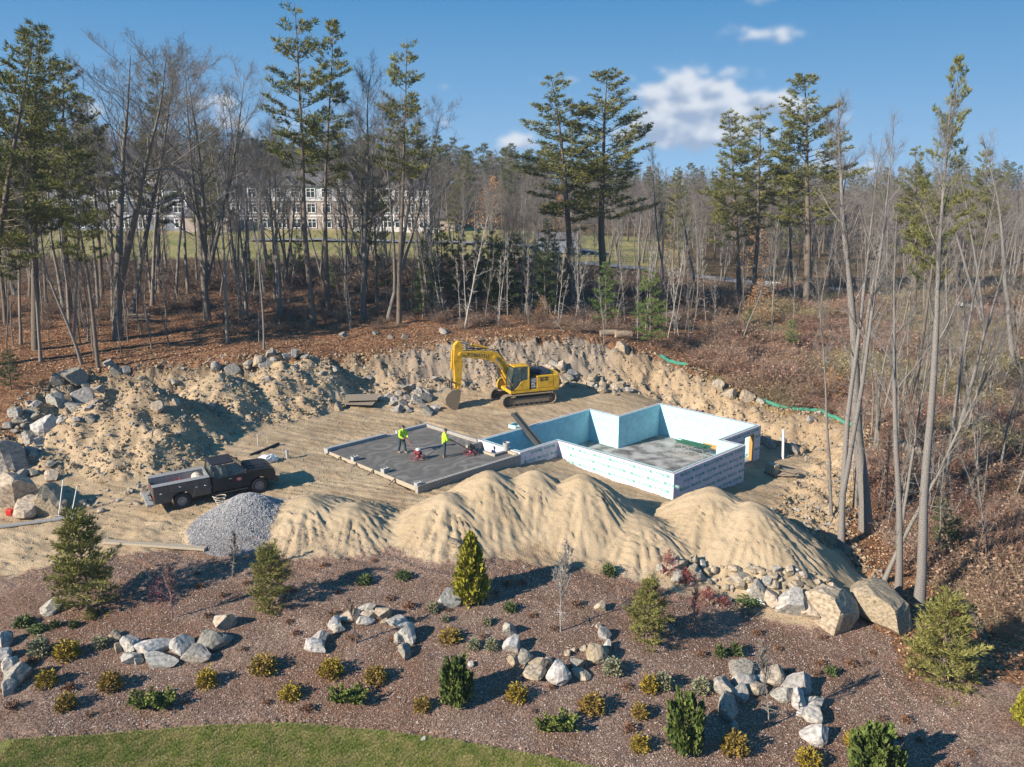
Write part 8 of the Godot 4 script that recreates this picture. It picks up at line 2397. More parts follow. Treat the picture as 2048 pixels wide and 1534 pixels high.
	["thin bare tree in the brush at the right edge", "thin trees in the right-hand brush", ["sapling", "slim"], [1, 3, 32.3, -72.6, 6.5, -0.12, 0.16, 0, 2, 24.9, -55, 9.2, -0.05, 0.11, 1, 0, 23.8, -51.8, 12, -0.06, 0.14, 1, 0, 27.3, -58.9, 8.8, 0.22, -0.2, 0, 2, 23.7, -51.1, 6.2, -0.13, 0.29, 0, 2, 23.8, -51.2, 6.6, -0.11, -0.06, 0, 1, 30, -64.1, 10.9, 0.24, 0.09, 0, 2, 26, -54.1, 11.5, 0.12, -0.03, 0, 2, 30.3, -62.3, 12, 0.11, -0.07, 1, 3, 24.4, -50.2, 8.2, -0.06, -0.02, 1, 0, 25.9, -53.1, 8.9, -0.05, -0.1, 1, 3, 32.5, -66.3, 10.6, 0.08, 0.28, 1, 0, 30.4, -61.3, 6, -0.2, -0.07, 0, 1, 31.3, -63.1, 10.2, -0.05, 0.11, 0, 0, 34.2, -68.3, 7.1, 0.17, -0.01, 1, 1, 36.5, -72.7, 8.7, 0.04, 0.14, 1, 0, 29.7, -58.7, 9.2, 0.09, 0.13, 0, 2, 37.4, -73.8, 8.6, -0.1, -0.12, 1, 2, 24.7, -48.2, 6.1, -0.13, 0.01, 1, 0, 28.9, -54.8, 10, -0.04, 0.02, 0, 1, 36.9, -69.9, 8.5, 0.03, 0.1, 1, 2, 35.6, -66.3, 9.7, -0.01, 0.19, 0, 3, 47.2, -86.3, 9.5, -0.04, -0.17, 0, 1, 37.2, -67.3, 9.9, -0.08, 0.05, 1, 1, 32.7, -58.1, 10, 0.03, -0.12, 1, 2, 31.5, -55.3, 11.1, 0.07, -0.16, 1, 1, 40.5, -70.1, 10.7, 0.08, 0.08, 0, 0, 30, -50.8, 10.8, -0.07, -0.07, 0, 1, 28.6, -48.3, 8.3, -0.08, -0.08, 0, 1, 44.5, -75.1, 10.7, 0.16, -0.06, 1, 0, 39, -65.6, 6.6, 0.06, -0.01, 0, 0, 41.6, -68.8, 11.2, 0.14, 0.17, 0, 3, 41.4, -68.1, 10.9, -0.17, -0.07, 0, 1, 46.1, -75.5, 7.7, -0.04, -0.18, 1, 3, 31.4, -50.6, 8.2, 0.03, 0.07, 0, 3, 50.8, -81.6, 9.7, -0.01, -0.2, 1, 3, 35.2, -56.5, 6.7, 0.13, 0, 0, 1, 33.6, -53.6, 11.1, -0.03, -0.24, 0, 0, 49.6, -77.7, 8.3, 0, 0.09, 0, 2, 34, -53, 10.1, 0.15, -0.01, 0, 2, 31.2, -48.4, 8, 0.24, 0.01, 0, 2, 37.1, -56.9, 10.9, -0.03, -0.14, 1, 2, 43.2, -65.6, 8.6, 0.05, 0.14, 0, 1, 42.7, -64.7, 8.2, -0.07, 0.05]],
	["thin arching sapling in the brush behind the big boulders", "saplings behind the big boulders", ["sapling"], [0, 1, 23.8, -44.3, 6.7, 0, 0.03, 0, 2, 23.7, -43.9, 6.1, -0.17, -0.2, 0, 3, 23.9, -44.1, 6.3, -0.03, -0.34, 0, 2, 22, -39.8, 6.8, 0.04, 0.06, 0, 0, 24.9, -44.2, 4.3, 0.29, -0.06, 0, 2, 24.6, -42.5, 4, 0, -0.25, 0, 0, 24.6, -41.8, 6.3, -0.41, -0.2, 0, 2, 28, -46.6, 7.2, -0.04, -0.3, 0, 3, 27.9, -46.4, 7.1, -0.39, 0.1, 0, 2, 23.7, -39, 5.1, -0.25, 0.31, 0, 3, 28.7, -47.4, 6.5, 0.18, -0.33, 0, 3, 24.3, -38.7, 6.6, -0.13, -0.09, 0, 0, 27.3, -41.5, 6.9, 0.24, -0.03, 0, 2, 25.8, -39.1, 5.2, 0.08, 0.04]],
	["thin stem among the grey trunks beside the basement", "stems among the grey trunks", ["birch", "sapling"], [1, 0, 18.2, -44.3, 5.1, -0.04, -0.05, 1, 0, 19.4, -46.3, 6, 0.04, 0.07, 0, 2, 21.6, -50.9, 7.2, 0, -0.03, 0, 0, 18.8, -44, 6.7, -0.05, -0.07, 0, 0, 21.2, -48.7, 6.9, -0.12, 0.2, 0, 3, 21.4, -48.6, 4.2, 0, 0.05, 1, 1, 23.1, -52.4, 6.3, -0.03, -0.04, 0, 1, 19.9, -43.9, 4.8, 0.03, -0.07, 1, 0, 23.7, -51.6, 7.9, 0.03, 0.05, 1, 0, 21.6, -45.8, 6.6, -0.04, 0.14, 1, 0, 21.4, -44.5, 5.8, 0.01, -0.09, 1, 3, 23.7, -49, 4.9, -0.11, 0.11, 1, 0, 21.1, -43.5, 6.4, 0.13, -0.07, 1, 1, 23.3, -47, 8, 0.01, -0.09, 0, 2, 20.5, -41, 5.3, 0.02, 0.1, 1, 1, 20.9, -41.9, 6.3, 0, 0.05]],
	["bare tree in the middle distance behind the thicket", "trees behind the thicket", ["oak", "slim"], [0, 0, -6.5, -99.2, 13.9, -0.02, -0.02, 0, 2, -8, -132.7, 11.1, -0.03, 0, 1, 0, -7.2, -129.8, 10.5, -0.01, 0.01, 1, 1, -5.3, -121.3, 11.8, 0.03, 0.04, 0, 3, -3.5, -118.9, 10.2, -0.02, 0.02, 1, 2, -3.6, -133.3, 13.5, -0.01, 0, 1, 3, -3.1, -126, 13.2, -0.03, 0.01, 0, 3, -3.3, -134.6, 11.9, -0.01, -0.02, 1, 3, -1.5, -129.7, 12.6, 0.01, 0.03, 0, 2, -0.8, -95.5, 11.1, 0.03, 0.01, 0, 2, -0.3, -104.7, 11.4, 0, 0.03, 0, 0, 0.5, -118.6, 11.9, -0.03, 0, 0, 0, 1.1, -100, 9.2, 0.01, 0.03, 0, 1, 1.3, -103.3, 9.7, -0.01, 0.04, 1, 0, 1.6, -113.2, 13.7, 0.05, 0, 0, 3, 2.3, -123.7, 11.4, 0.04, 0.01, 0, 1, 2.7, -110.3, 10, 0.04, 0.05, 1, 1, 2.8, -101.8, 11.8, -0.04, -0.04, 0, 1, 3.4, -112.2, 13.6, -0.06, 0, 0, 1, 5.4, -138.5, 12.6, 0.02, 0, 1, 1, 4.9, -118.9, 10.6, 0.01, 0, 0, 0, 5.4, -115.9, 11.1, -0.03, 0.01, 1, 0, 7.5, -117.9, 11.1, -0.01, -0.01, 1, 0, 9, -133.2, 12.2, 0.02, 0.04, 0, 3, 7.2, -98.6, 9, 0.02, 0.02, 0, 0, 11.1, -135.9, 10.5, 0, 0.06, 1, 2, 14.5, -124.9, 12.1, -0.02, -0.07, 1, 2, 11.9, -101.7, 11.1, -0.01, 0.01, 1, 1, 17, -137.5, 9.1, -0.01, 0.03, 0, 0, 17, -134.9, 11.4, 0.01, -0.01, 1, 3, 15.7, -123.7, 9.1, -0.02, 0.03, 1, 3, 17.3, -133.5, 10.1, 0, 0.01, 1, 3, 18.3, -123.6, 10.3, -0.03, 0.01, 1, 1, 20.9, -136.3, 12.1, -0.02, -0.01, 0, 0, 20.9, -133.9, 13.1, -0.04, 0.02, 1, 2, 17.2, -104.4, 9.9, -0.05, 0.02, 1, 3, 22, -130.4, 11.1, -0.01, -0.01, 0, 0, 19.7, -110.8, 9.1, -0.03, -0.01, 1, 0, 29.8, -154.3, 11, -0.03, 0.04, 1, 3, 27.8, -138.9, 12.2, -0.03, -0.02, 0, 0, 28.2, -137.1, 9.3, -0.02, -0.06, 0, 3, 32, -154, 12.8, -0.02, 0.03, 0, 2, 29.5, -132.4, 13.1, 0.06, 0.02, 1, 0, 29.1, -129.9, 12.9, -0.06, -0.01]],
]
# stones: x, z, width, height, tone (0 grey, 1 tan, 2 pale)
const STONE_WALLS := [
	["stone counted from the left in the curved wall below the pink-twigged sapling", "stones of the curved wall by the pink-twigged sapling", [-16.13, -30.24, 0.58, 0.38, 1, -15.56, -29.47, 0.37, 0.41, 1, -15.2, -29.61, 0.8, 0.76, 2, -14.73, -28.88, 0.78, 0.53, 2, -14.48, -28.74, 0.36, 0.38, 2, -14.17, -29.45, 1.3, 0.6, 2, -13.67, -28.74, 1.39, 0.52, 2, -13.09, -29.47, 1.09, 0.74, 2, -12.48, -29.16, 1.25, 0.59, 0, -12.11, -29.96, 1.22, 0.7, 0, -11.61, -29.91, 0.78, 0.53, 0, -11.79, -30.98, 0.86, 0.82, 1]],
	["stone counted from the left in the arched wall left of the yellow arborvitae", "stones of the arched wall left of the yellow arborvitae", [-7.78, -29.47, 0.94, 0.51, 2, -7.67, -29.99, 0.69, 0.65, 0, -7.29, -30.78, 0.61, 0.62, 2, -7.05, -30.5, 0.48, 0.37, 2, -6.73, -31.45, 0.84, 0.46, 1, -6.15, -31.11, 0.77, 0.27, 2, -6.09, -32.02, 0.71, 0.34, 2, -5.98, -31.46, 0.7, 0.33, 1, -5.33, -31.55, 0.79, 0.59, 1, -5.25, -31.04, 0.35, 0.29, 1, -4.78, -31.06, 0.76, 0.45, 2, -4.55, -30.02, 0.4, 0.5, 2, -4.32, -30.3, 0.88, 0.83, 2, -4.21, -29.37, 0.63, 0.56, 0]],
	["stone counted from the left in the bowl-shaped wall right of the centre", "stones of the bowl-shaped wall right of the centre", [-0.06, -30.84, 0.54, 0.74, 2, 0.02, -29.97, 0.68, 0.76, 2, 0.12, -29.16, 0.46, 0.55, 1, 0.46, -29.42, 0.63, 0.6, 0, 0.91, -28.64, 0.97, 0.43, 1, 1.08, -29.13, 0.67, 0.53, 1, 1.44, -29.32, 0.29, 0.4, 1, 1.77, -28.68, 0.91, 0.86, 2, 2.25, -29.87, 0.3, 0.22, 1, 2.48, -30.07, 0.26, 0.2, 1, 2.6, -29.22, 0.67, 0.64, 0, 2.62, -28.84, 0.79, 0.43, 1, 2.93, -30.26, 0.34, 0.24, 1, 3.31, -29.82, 0.87, 0.77, 1, 3.62, -31.54, 0.31, 0.21, 1, 3.61, -29.62, 0.53, 0.56, 2, 3.79, -30.95, 0.61, 0.58, 0, 3.92, -30.41, 0.34, 0.45, 2]],
	["stone counted from the left in the arched wall nearest the lower right corner", "stones of the arched wall nearest the lower right corner", [8.28, -28.63, 1.01, 0.77, 0, 8.06, -27.53, 0.86, 1.07, 0, 8.85, -28.55, 0.54, 0.71, 0, 9.1, -29.34, 0.96, 0.52, 0, 9.37, -29.91, 1.11, 0.67, 0, 9.6, -28.92, 0.83, 0.52, 1, 10.06, -29.62, 0.78, 0.34, 2, 10.51, -29.95, 1.12, 0.75, 1, 10.63, -28.89, 0.77, 0.59, 2, 11.43, -29.52, 1.12, 0.94, 0, 11.08, -28.43, 0.61, 0.92, 2, 11.11, -27.94, 0.35, 0.45, 2, 11.71, -28.63, 0.91, 0.46, 0, 11.51, -27.86, 0.83, 0.56, 2, 11.25, -26.89, 0.94, 0.77, 2]],
	["stone counted from the top in the cluster at the lower left edge", "stones at the lower left edge", [-20.27, -29.9, 0.68, 0.65, 0, -19.83, -28.98, 0.71, 0.54, 2, -19.1, -28.19, 0.56, 0.75, 2, -18.5, -27.84, 0.8, 1.02, 0, -18.54, -27.12, 0.63, 0.54, 0]],
]
const LONE_STONES := [
	["pale slab stone lying left of the yellow arborvitae", -2.76, -32.52, 0.89, 0.72, 2],
	["small lone stone above the bowl-shaped wall", 3.88, -32.84, 0.5, 0.41, 1],
	["pale stone left of the large cedar in the mulch bed", -19.52, -32.2, 0.88, 0.67, 2],
	["small round stone beside the upright yew", 8.2, -26.83, 0.35, 0.39, 0],
	["small white stone above the middle yew", -1.59, -29.02, 0.25, 0.18, 2],
	["white stone lying on the lawn below the mulch edge", -3.09, -25.38, 0.21, 0.13, 2],
	["tan stone half buried in the sand above the arborvitae", -2.77, -36.38, 0.63, 0.46, 1],
	["biggest tan boulder with a pale vein, left of the two giants at the corner", 14.48, -33.72, 2.1, 2.09, 1],
	["biggest tan boulder touching the tall pale trunk, right of the two giants", 16.92, -34.55, 2.81, 1.98, 1],
	["flat round boulder left of the giant tan boulders", 12.72, -34.19, 1.34, 1.1, 2],
	["low tan boulder wedged left of the giant boulders", 13.42, -34.01, 1.34, 0.85, 1],
	["grey pointed boulder in the rubble slope above the white pipes", 11.22, -34.86, 0.89, 0.84, 0],
	["pointed tan rock just right of the white pipes", 11.77, -34.47, 0.69, 0.75, 1],
	["long tan rock at the foot of the sand by the red shrub", 7.73, -35.89, 1.32, 0.68, 1],
	["upright tan rock right of the long rock below the sand", 8.64, -36.52, 0.45, 0.47, 1],
	["grey egg-shaped rock below the long tan rock", 7.67, -35.26, 0.49, 0.51, 0],
	["grey rock left of the long tan rock", 7.01, -35.63, 0.39, 0.46, 0],
	["tall grey boulder at the left edge of the dirt mound", -29.37, -46.41, 1.73, 2.23, 0],
	["largest boulder left of the truck", -26.49, -42.06, 2.53, 2.17, 1],
	["golden tan boulder behind the leaning poles", -24.59, -41.33, 1.72, 1.64, 1],
	["low tan boulder in front of the largest left boulder", -25.48, -40.96, 1.36, 1.05, 1],
	["small tan boulder on top of the golden boulder", -26.43, -44.97, 0.86, 0.63, 1],
	["large flat grey boulder at the wood's edge, left", -32.03, -58.69, 1.85, 1.17, 0],
	["grey boulder left of the large flat one", -32.86, -58.01, 0.99, 0.82, 0],
	["grey boulder on the left shoulder of the dirt mound", -30.34, -56.71, 1.28, 1.25, 0],
	["pale boulder among rubble left of the mound", -31.37, -55.36, 1.42, 0.9, 2],
	["flat pale rock below the mound's left shoulder", -30.34, -55.3, 1.41, 0.67, 2],
	["square pale boulder high on the left rubble", -29.18, -50.04, 1.37, 1.24, 2],
	["pale boulder near the left edge above the log", -32.6, -52.45, 0.92, 0.76, 2],
	["grey boulder above the tall boulder at the left edge", -30, -49.25, 0.97, 0.92, 0],
	["narrow grey rock right of the boulder near the left edge", -28.83, -48.29, 0.56, 0.8, 0],
	["small rock below the flat grey boulder", -32.32, -56.9, 0.73, 0.69, 1],
	["grey rock right of the tall left boulder", -28.87, -47.46, 0.91, 0.86, 0],
	["grey rock beside the leaning pale pine trunk", -30.59, -61.4, 0.67, 0.64, 0],
	["rock just below the leaning pale pine trunk", -29.62, -60.22, 0.87, 0.71, 0],
	["rock at the wood's edge right of the pale pine trunk", -28.92, -60.5, 0.74, 0.55, 0],
	["pale tan boulder at the bank top, left end of the stone row", -19.54, -62.36, 1.09, 0.8, 1],
	["grey upright boulder in the stone row at the bank top", -18.67, -63.04, 0.73, 0.65, 0],
	["grey boulder below the stone row at the bank top", -18.79, -62.08, 1.08, 0.91, 0],
	["grey rock on the bank top left of the stone row", -22.55, -61.44, 0.73, 0.69, 0],
	["dark boulder on the bank top left of the stone row", -21.29, -61.52, 0.96, 0.76, 0],
	["flat grey stone in the middle of the bank-top row", -17.63, -63.36, 0.81, 0.62, 0],
	["grey stone right of middle in the bank-top row", -16.97, -63.5, 0.73, 0.54, 0],
	["smaller grey stone at the right end of the bank-top row", -16.21, -63.55, 0.65, 0.46, 0],
	["small rock on the ledge of the mound, left of three", -21.52, -51.26, 0.55, 0.39, 1],
	["small rock on the ledge of the mound, right of three", -20.43, -54.32, 0.54, 0.41, 1],
	["small rock on the ledge of the mound, middle of three", -21.04, -53.15, 0.5, 0.37, 1],
	["tan rock on the crest of the dirt mound", -22.32, -50.3, 0.72, 0.59, 1],
	["dark stone on the leaf litter right of the tallest pines", -14.3, -68.91, 0.65, 0.45, 0],
	["small dark stone in the leaves above the bank", -11.58, -69.07, 0.56, 0.37, 0],
	["grey stone in the leaves above the bank", -8.99, -67.98, 0.59, 0.4, 0],
	["flat stone in the leaves above the bank", -10.2, -68.27, 0.55, 0.32, 0],
	["dark square stone at the foot of the leaning white birch", -5.82, -68.98, 0.81, 0.6, 0],
	["pale yellow boulder below the logs at the bank top", 9.22, -67.54, 1.17, 0.88, 1],
	["rounded tan boulder on the rim above the basement, first of four", 16.22, -63.49, 0.81, 0.66, 1],
	["rounded tan boulder on the rim above the basement, second of four", 17.06, -62.83, 0.97, 0.77, 1],
	["long tan boulder on the rim above the basement, third of four", 18.12, -62.4, 1.21, 0.77, 1],
	["grey boulder where the green netting begins, fourth of four", 19.12, -61.77, 0.72, 0.54, 0],
	["shaded boulder right of the doorway corner", 18.63, -57.1, 0.91, 0.86, 0],
	["shaded boulder right of the white pipe", 19.98, -56.16, 0.9, 0.72, 0],
	["shaded rock behind the white pipe", 19.81, -58.15, 0.62, 0.51, 0],
	["big pale boulder behind the grey trunks at the right", 26.32, -53.36, 1.65, 0.99, 0],
	["tan boulder behind the thickest grey trunk", 26.28, -54.75, 1.37, 0.8, 1],
	["grey rock on the bank below the green netting", 22.08, -58.94, 0.71, 0.49, 0],
	["tan rock right of the big pale boulder behind the trunks", 26.61, -52.05, 1.11, 0.91, 1],
	["grey boulder on the ledge right of the excavator, top left", 3.42, -66.05, 1.06, 0.7, 0],
	["tan boulder on the ledge right of the excavator, lower left", 3.01, -65.72, 0.89, 0.62, 1],
	["pale boulder on the ledge right of the excavator, right", 3.99, -65.98, 0.82, 0.78, 1],
	["rock beside the plywood sheets", -12.69, -58.33, 0.67, 0.6, 1],
]
# label, group, stones
const RUBBLE := [
	["broken rock in the rubble left of the excavator bucket", "rubble left of the bucket", [-9.77, -60.52, 0.66, 0.39, 0, -9.42, -60.87, 0.71, 0.52, 0, -8.73, -59.4, 0.63, 0.37, 0, -8.77, -59.94, 0.62, 0.51, 0, -8.48, -58.21, 0.35, 0.31, 0, -8.31, -58.34, 0.69, 0.61, 0, -8.68, -62, 0.53, 0.44, 0, -8.74, -62.71, 0.41, 0.25, 0, -8.32, -59.91, 0.5, 0.39, 0, -8.15, -59.44, 0.51, 0.46, 0, -8.29, -62.67, 0.68, 0.46, 0, -7.97, -60.72, 0.57, 0.38, 0, -7.62, -58.54, 0.48, 0.39, 0, -7.52, -58.12, 0.38, 0.23, 0, -7.92, -63.03, 0.75, 0.5, 0, -7.46, -59.52, 0.39, 0.27, 1, -7.29, -59.89, 0.77, 0.68, 0, -7.35, -62.85, 0.36, 0.24, 0, -7.22, -61.75, 0.75, 0.54, 0, -6.98, -59.73, 0.6, 0.46, 0, -6.96, -61.14, 0.56, 0.36, 0, -6.91, -61.88, 0.65, 0.5, 0, -6.58, -59.01, 0.46, 0.31, 0, -6.6, -60.35, 0.8, 0.66, 0, -6.7, -61.93, 0.71, 0.55, 0, -6.19, -57.65, 0.77, 0.63, 0, -6.14, -60.9, 0.55, 0.41, 0, -5.6, -58.07, 0.56, 0.49, 2, -6.01, -63.76, 0.53, 0.37, 2, -5.49, -58.51, 0.5, 0.43, 0, -5.65, -62.29, 0.36, 0.25, 0, -5.37, -62.83, 0.53, 0.36, 0, -4.81, -59.74, 0.66, 0.5, 0, -4.86, -60.43, 0.39, 0.33, 0]],
	["rock in the stone facing right of the excavator", "stone facing right of the excavator", [2.42, -65.2, 0.32, 0.2, 1, 2.66, -64.9, 0.32, 0.21, 1, 2.78, -64.66, 0.7, 0.5, 1, 2.82, -65.4, 0.34, 0.23, 1, 2.85, -65.18, 0.34, 0.2, 1, 2.86, -64.83, 0.59, 0.52, 2, 2.92, -65.45, 0.63, 0.52, 1, 2.97, -64.98, 0.6, 0.36, 1, 2.99, -64.7, 0.56, 0.46, 1, 3.02, -64.76, 0.49, 0.4, 1, 3.23, -64.94, 0.32, 0.19, 1, 3.48, -64.68, 0.77, 0.44, 1, 3.66, -64.89, 0.67, 0.49, 1, 4.03, -65.8, 0.54, 0.35, 1, 4.15, -64.97, 0.71, 0.6, 1, 4.11, -64.32, 0.34, 0.22, 1, 4.32, -64.45, 0.51, 0.42, 1, 4.61, -65.68, 0.33, 0.22, 1, 4.58, -65.1, 0.64, 0.56, 0, 4.77, -65.66, 0.79, 0.6, 0, 4.87, -64.16, 0.53, 0.39, 1, 5.17, -65.57, 0.35, 0.29, 1, 5.19, -65.74, 0.65, 0.41, 1, 5.1, -63.92, 0.32, 0.24, 1, 5.5, -65.83, 0.33, 0.22, 1, 6.25, -64.51, 0.71, 0.42, 1, 6.37, -65.3, 0.37, 0.23, 1, 6.46, -65.67, 0.44, 0.29, 2, 6.31, -64.08, 0.62, 0.4, 1, 6.47, -65.63, 0.35, 0.23, 2, 6.56, -65.43, 0.75, 0.63, 1, 6.62, -65.04, 0.6, 0.37, 1, 6.66, -63.89, 0.34, 0.3, 2, 6.99, -62.98, 0.75, 0.51, 1, 7.24, -64.62, 0.62, 0.49, 1, 7.19, -64.01, 0.42, 0.26, 1, 7.84, -65.17, 0.43, 0.25, 1, 7.96, -63.11, 0.33, 0.25, 1, 8.16, -64.57, 0.45, 0.37, 1, 8.2, -64.14, 0.35, 0.21, 2, 7.96, -62.23, 0.33, 0.28, 1, 8.27, -63.53, 0.52, 0.43, 1, 8.29, -63.5, 0.45, 0.37, 0, 8.75, -64.47, 0.64, 0.5, 1, 8.71, -63.77, 0.35, 0.27, 1, 9.26, -63.81, 0.6, 0.37, 0]],
	["rock in the rubble slope left of the giant boulders", "rubble slope left of the giant boulders", [7.36, -35.48, 0.45, 0.34, 1, 7.46, -35.96, 0.22, 0.12, 1, 7.5, -35.53, 0.15, 0.1, 1, 7.66, -36.13, 0.49, 0.37, 1, 7.48, -35.26, 0.27, 0.23, 1, 7.7, -35.99, 0.52, 0.35, 1, 7.67, -35.82, 0.32, 0.28, 1, 7.75, -35.73, 0.23, 0.15, 1, 8.47, -35.82, 0.46, 0.41, 1, 8.33, -35.15, 0.2, 0.12, 2, 8.63, -36.41, 0.25, 0.15, 1, 8.72, -35.74, 0.47, 0.36, 2, 8.71, -35.47, 0.43, 0.35, 1, 9.08, -36.38, 0.35, 0.29, 2, 8.86, -35.03, 0.21, 0.18, 1, 9.3, -35.98, 0.47, 0.36, 1, 9.16, -35.42, 0.23, 0.21, 1, 9.3, -35.88, 0.2, 0.12, 1, 9.3, -35.67, 0.21, 0.13, 2, 9.5, -36.15, 0.36, 0.3, 1, 9.54, -35.66, 0.3, 0.23, 1, 9.54, -35.24, 0.2, 0.14, 1, 9.92, -36.26, 0.2, 0.12, 1, 9.76, -35.66, 0.18, 0.13, 1, 10, -36.15, 0.18, 0.13, 1, 10.04, -35.71, 0.17, 0.13, 1, 9.92, -35.23, 0.29, 0.24, 1, 10.18, -36.07, 0.15, 0.11, 1, 10.15, -35.23, 0.26, 0.16, 1, 10.17, -35.25, 0.29, 0.19, 1, 10.19, -35.12, 0.2, 0.14, 1, 10.35, -35.46, 0.52, 0.33, 1, 10.51, -35.85, 0.48, 0.27, 1, 10.54, -35.65, 0.18, 0.12, 1, 10.59, -35.52, 0.15, 0.09, 1, 10.63, -35.35, 0.22, 0.15, 1, 10.62, -35.19, 0.42, 0.34, 1, 10.76, -35.54, 0.5, 0.41, 0, 10.78, -35.41, 0.22, 0.2, 0, 10.85, -35.54, 0.16, 0.1, 1, 10.91, -35.43, 0.15, 0.1, 0, 11.03, -35.39, 0.5, 0.29, 1, 11.23, -35.87, 0.26, 0.16, 0, 11.06, -35.32, 0.34, 0.24, 1, 11.03, -34.81, 0.26, 0.17, 1, 11.36, -35.82, 0.5, 0.3, 1, 11.38, -35.88, 0.36, 0.23, 2, 11.12, -35.01, 0.3, 0.25, 1, 11.24, -35.31, 0.15, 0.14, 1, 11.47, -35.66, 0.22, 0.15, 1, 11.6, -35.65, 0.49, 0.32, 1, 11.66, -35.63, 0.35, 0.28, 1, 11.5, -34.99, 0.23, 0.17, 1, 11.55, -34.72, 0.15, 0.11, 1, 11.62, -34.91, 0.22, 0.15, 1, 11.89, -35.57, 0.28, 0.16, 1, 11.67, -34.89, 0.27, 0.17, 1, 11.8, -35.15, 0.47, 0.38, 2, 12.02, -35.63, 0.21, 0.13, 1, 11.91, -35.12, 0.27, 0.16, 1, 12.06, -35.51, 0.37, 0.23, 1, 11.97, -35.05, 0.45, 0.31, 1, 12.16, -35.41, 0.43, 0.34, 1, 12.05, -35.06, 0.47, 0.31, 1, 12.22, -35.53, 0.4, 0.26, 1, 11.92, -34.66, 0.16, 0.1, 0, 12.04, -34.95, 0.16, 0.13, 1, 12.24, -35.41, 0.15, 0.12, 1, 12.39, -35.65, 0.48, 0.36, 0, 12.22, -34.72, 0.2, 0.13, 1, 12.44, -35.29, 0.21, 0.18, 1, 12.51, -35.47, 0.15, 0.1, 1, 12.75, -35.7, 0.31, 0.19, 1, 12.55, -35.01, 0.16, 0.13, 1, 12.89, -35.57, 0.41, 0.35, 1, 12.96, -35.65, 0.42, 0.35, 1, 12.97, -35.12, 0.29, 0.17, 1, 13.36, -35.69, 0.25, 0.17, 2, 13.27, -35.39, 0.16, 0.14, 1, 13.29, -35.34, 0.17, 0.1, 1, 13.21, -35.11, 0.41, 0.3, 1, 13.52, -35.63, 0.23, 0.19, 0, 13.22, -34.75, 0.37, 0.31, 0, 13.23, -34.67, 0.31, 0.26, 1, 13.31, -34.78, 0.24, 0.21, 2, 13.66, -35.63, 0.34, 0.24, 1, 13.69, -35.68, 0.26, 0.22, 1, 13.62, -35.11, 0.31, 0.18, 1, 14.07, -35.8, 0.16, 0.12, 1, 14.25, -36.04, 0.15, 0.12, 1, 13.88, -34.69, 0.28, 0.25, 2, 14.07, -35.04, 0.28, 0.22, 1, 13.98, -34.81, 0.52, 0.34, 2, 14.32, -35.6, 0.21, 0.18, 1, 14.19, -35.19, 0.15, 0.14, 1, 14.43, -35.72, 0.2, 0.16, 1, 14.63, -35.83, 0.16, 0.1, 1, 14.52, -35.38, 0.35, 0.26, 0, 14.33, -34.87, 0.33, 0.24, 2, 14.81, -35.94, 0.36, 0.22, 1, 15.02, -35.77, 0.2, 0.16, 1, 15.17, -36.07, 0.18, 0.14, 1, 15.02, -35.6, 0.47, 0.37, 1, 15.09, -35.62, 0.26, 0.23, 1, 15.13, -35.67, 0.17, 0.15, 1]],
	["rock in the rubble at the left edge of the mound", "rubble on the mound's left side", [-29.22, -45.09, 0.53, 0.43, 0, -29.74, -45.92, 0.28, 0.22, 0, -29.85, -46.26, 0.32, 0.24, 0, -30.98, -48.4, 0.33, 0.23, 0, -28.55, -44.97, 0.66, 0.43, 0, -32.18, -50.82, 0.56, 0.43, 0, -31.31, -50.02, 0.3, 0.2, 0, -28.26, -45.23, 0.54, 0.46, 0, -28.32, -45.37, 0.39, 0.29, 0, -30.55, -49, 0.31, 0.21, 0, -28.22, -45.45, 0.46, 0.34, 2, -32.08, -51.89, 0.64, 0.45, 2, -28.53, -46.5, 0.41, 0.25, 0, -31.37, -51.14, 0.31, 0.26, 0, -31.17, -50.91, 0.38, 0.22, 0, -27.87, -45.58, 0.59, 0.42, 0, -31.7, -51.86, 0.31, 0.23, 0, -28.82, -47.43, 0.33, 0.27, 0, -28.64, -47.16, 0.67, 0.59, 1, -32.86, -54.51, 0.35, 0.29, 0, -32.03, -53.26, 0.64, 0.4, 1, -32.43, -54.29, 0.32, 0.25, 0, -30.39, -50.91, 0.39, 0.25, 1, -28.73, -48.18, 0.41, 0.24, 0, -30.87, -51.81, 0.46, 0.37, 0, -28.23, -47.53, 0.35, 0.25, 0, -32.28, -54.35, 0.7, 0.57, 0, -31.31, -52.82, 0.73, 0.53, 0, -27.04, -46.23, 0.56, 0.37, 0, -28.26, -50.05, 0.48, 0.37, 2, -30.29, -53.77, 0.38, 0.27, 0, -27.12, -48.15, 0.3, 0.25, 0, -31.08, -55.87, 0.45, 0.32, 0, -31.49, -57.41, 0.33, 0.21, 2, -26.77, -48.81, 0.29, 0.21, 1, -31.33, -57.21, 0.32, 0.21, 0, -26.78, -49.06, 0.39, 0.3, 0, -26.77, -49.29, 0.28, 0.24, 0, -30.33, -56.42, 0.34, 0.24, 0, -30.47, -56.71, 0.32, 0.27, 0, -30.57, -57.2, 0.67, 0.53, 0, -31.04, -58.47, 0.59, 0.39, 0, -26.11, -49.37, 0.54, 0.49, 0, -26.48, -50.17, 0.5, 0.36, 0, -30.05, -58.3, 0.76, 0.44, 0, -25.86, -51.08, 0.36, 0.28, 0]],
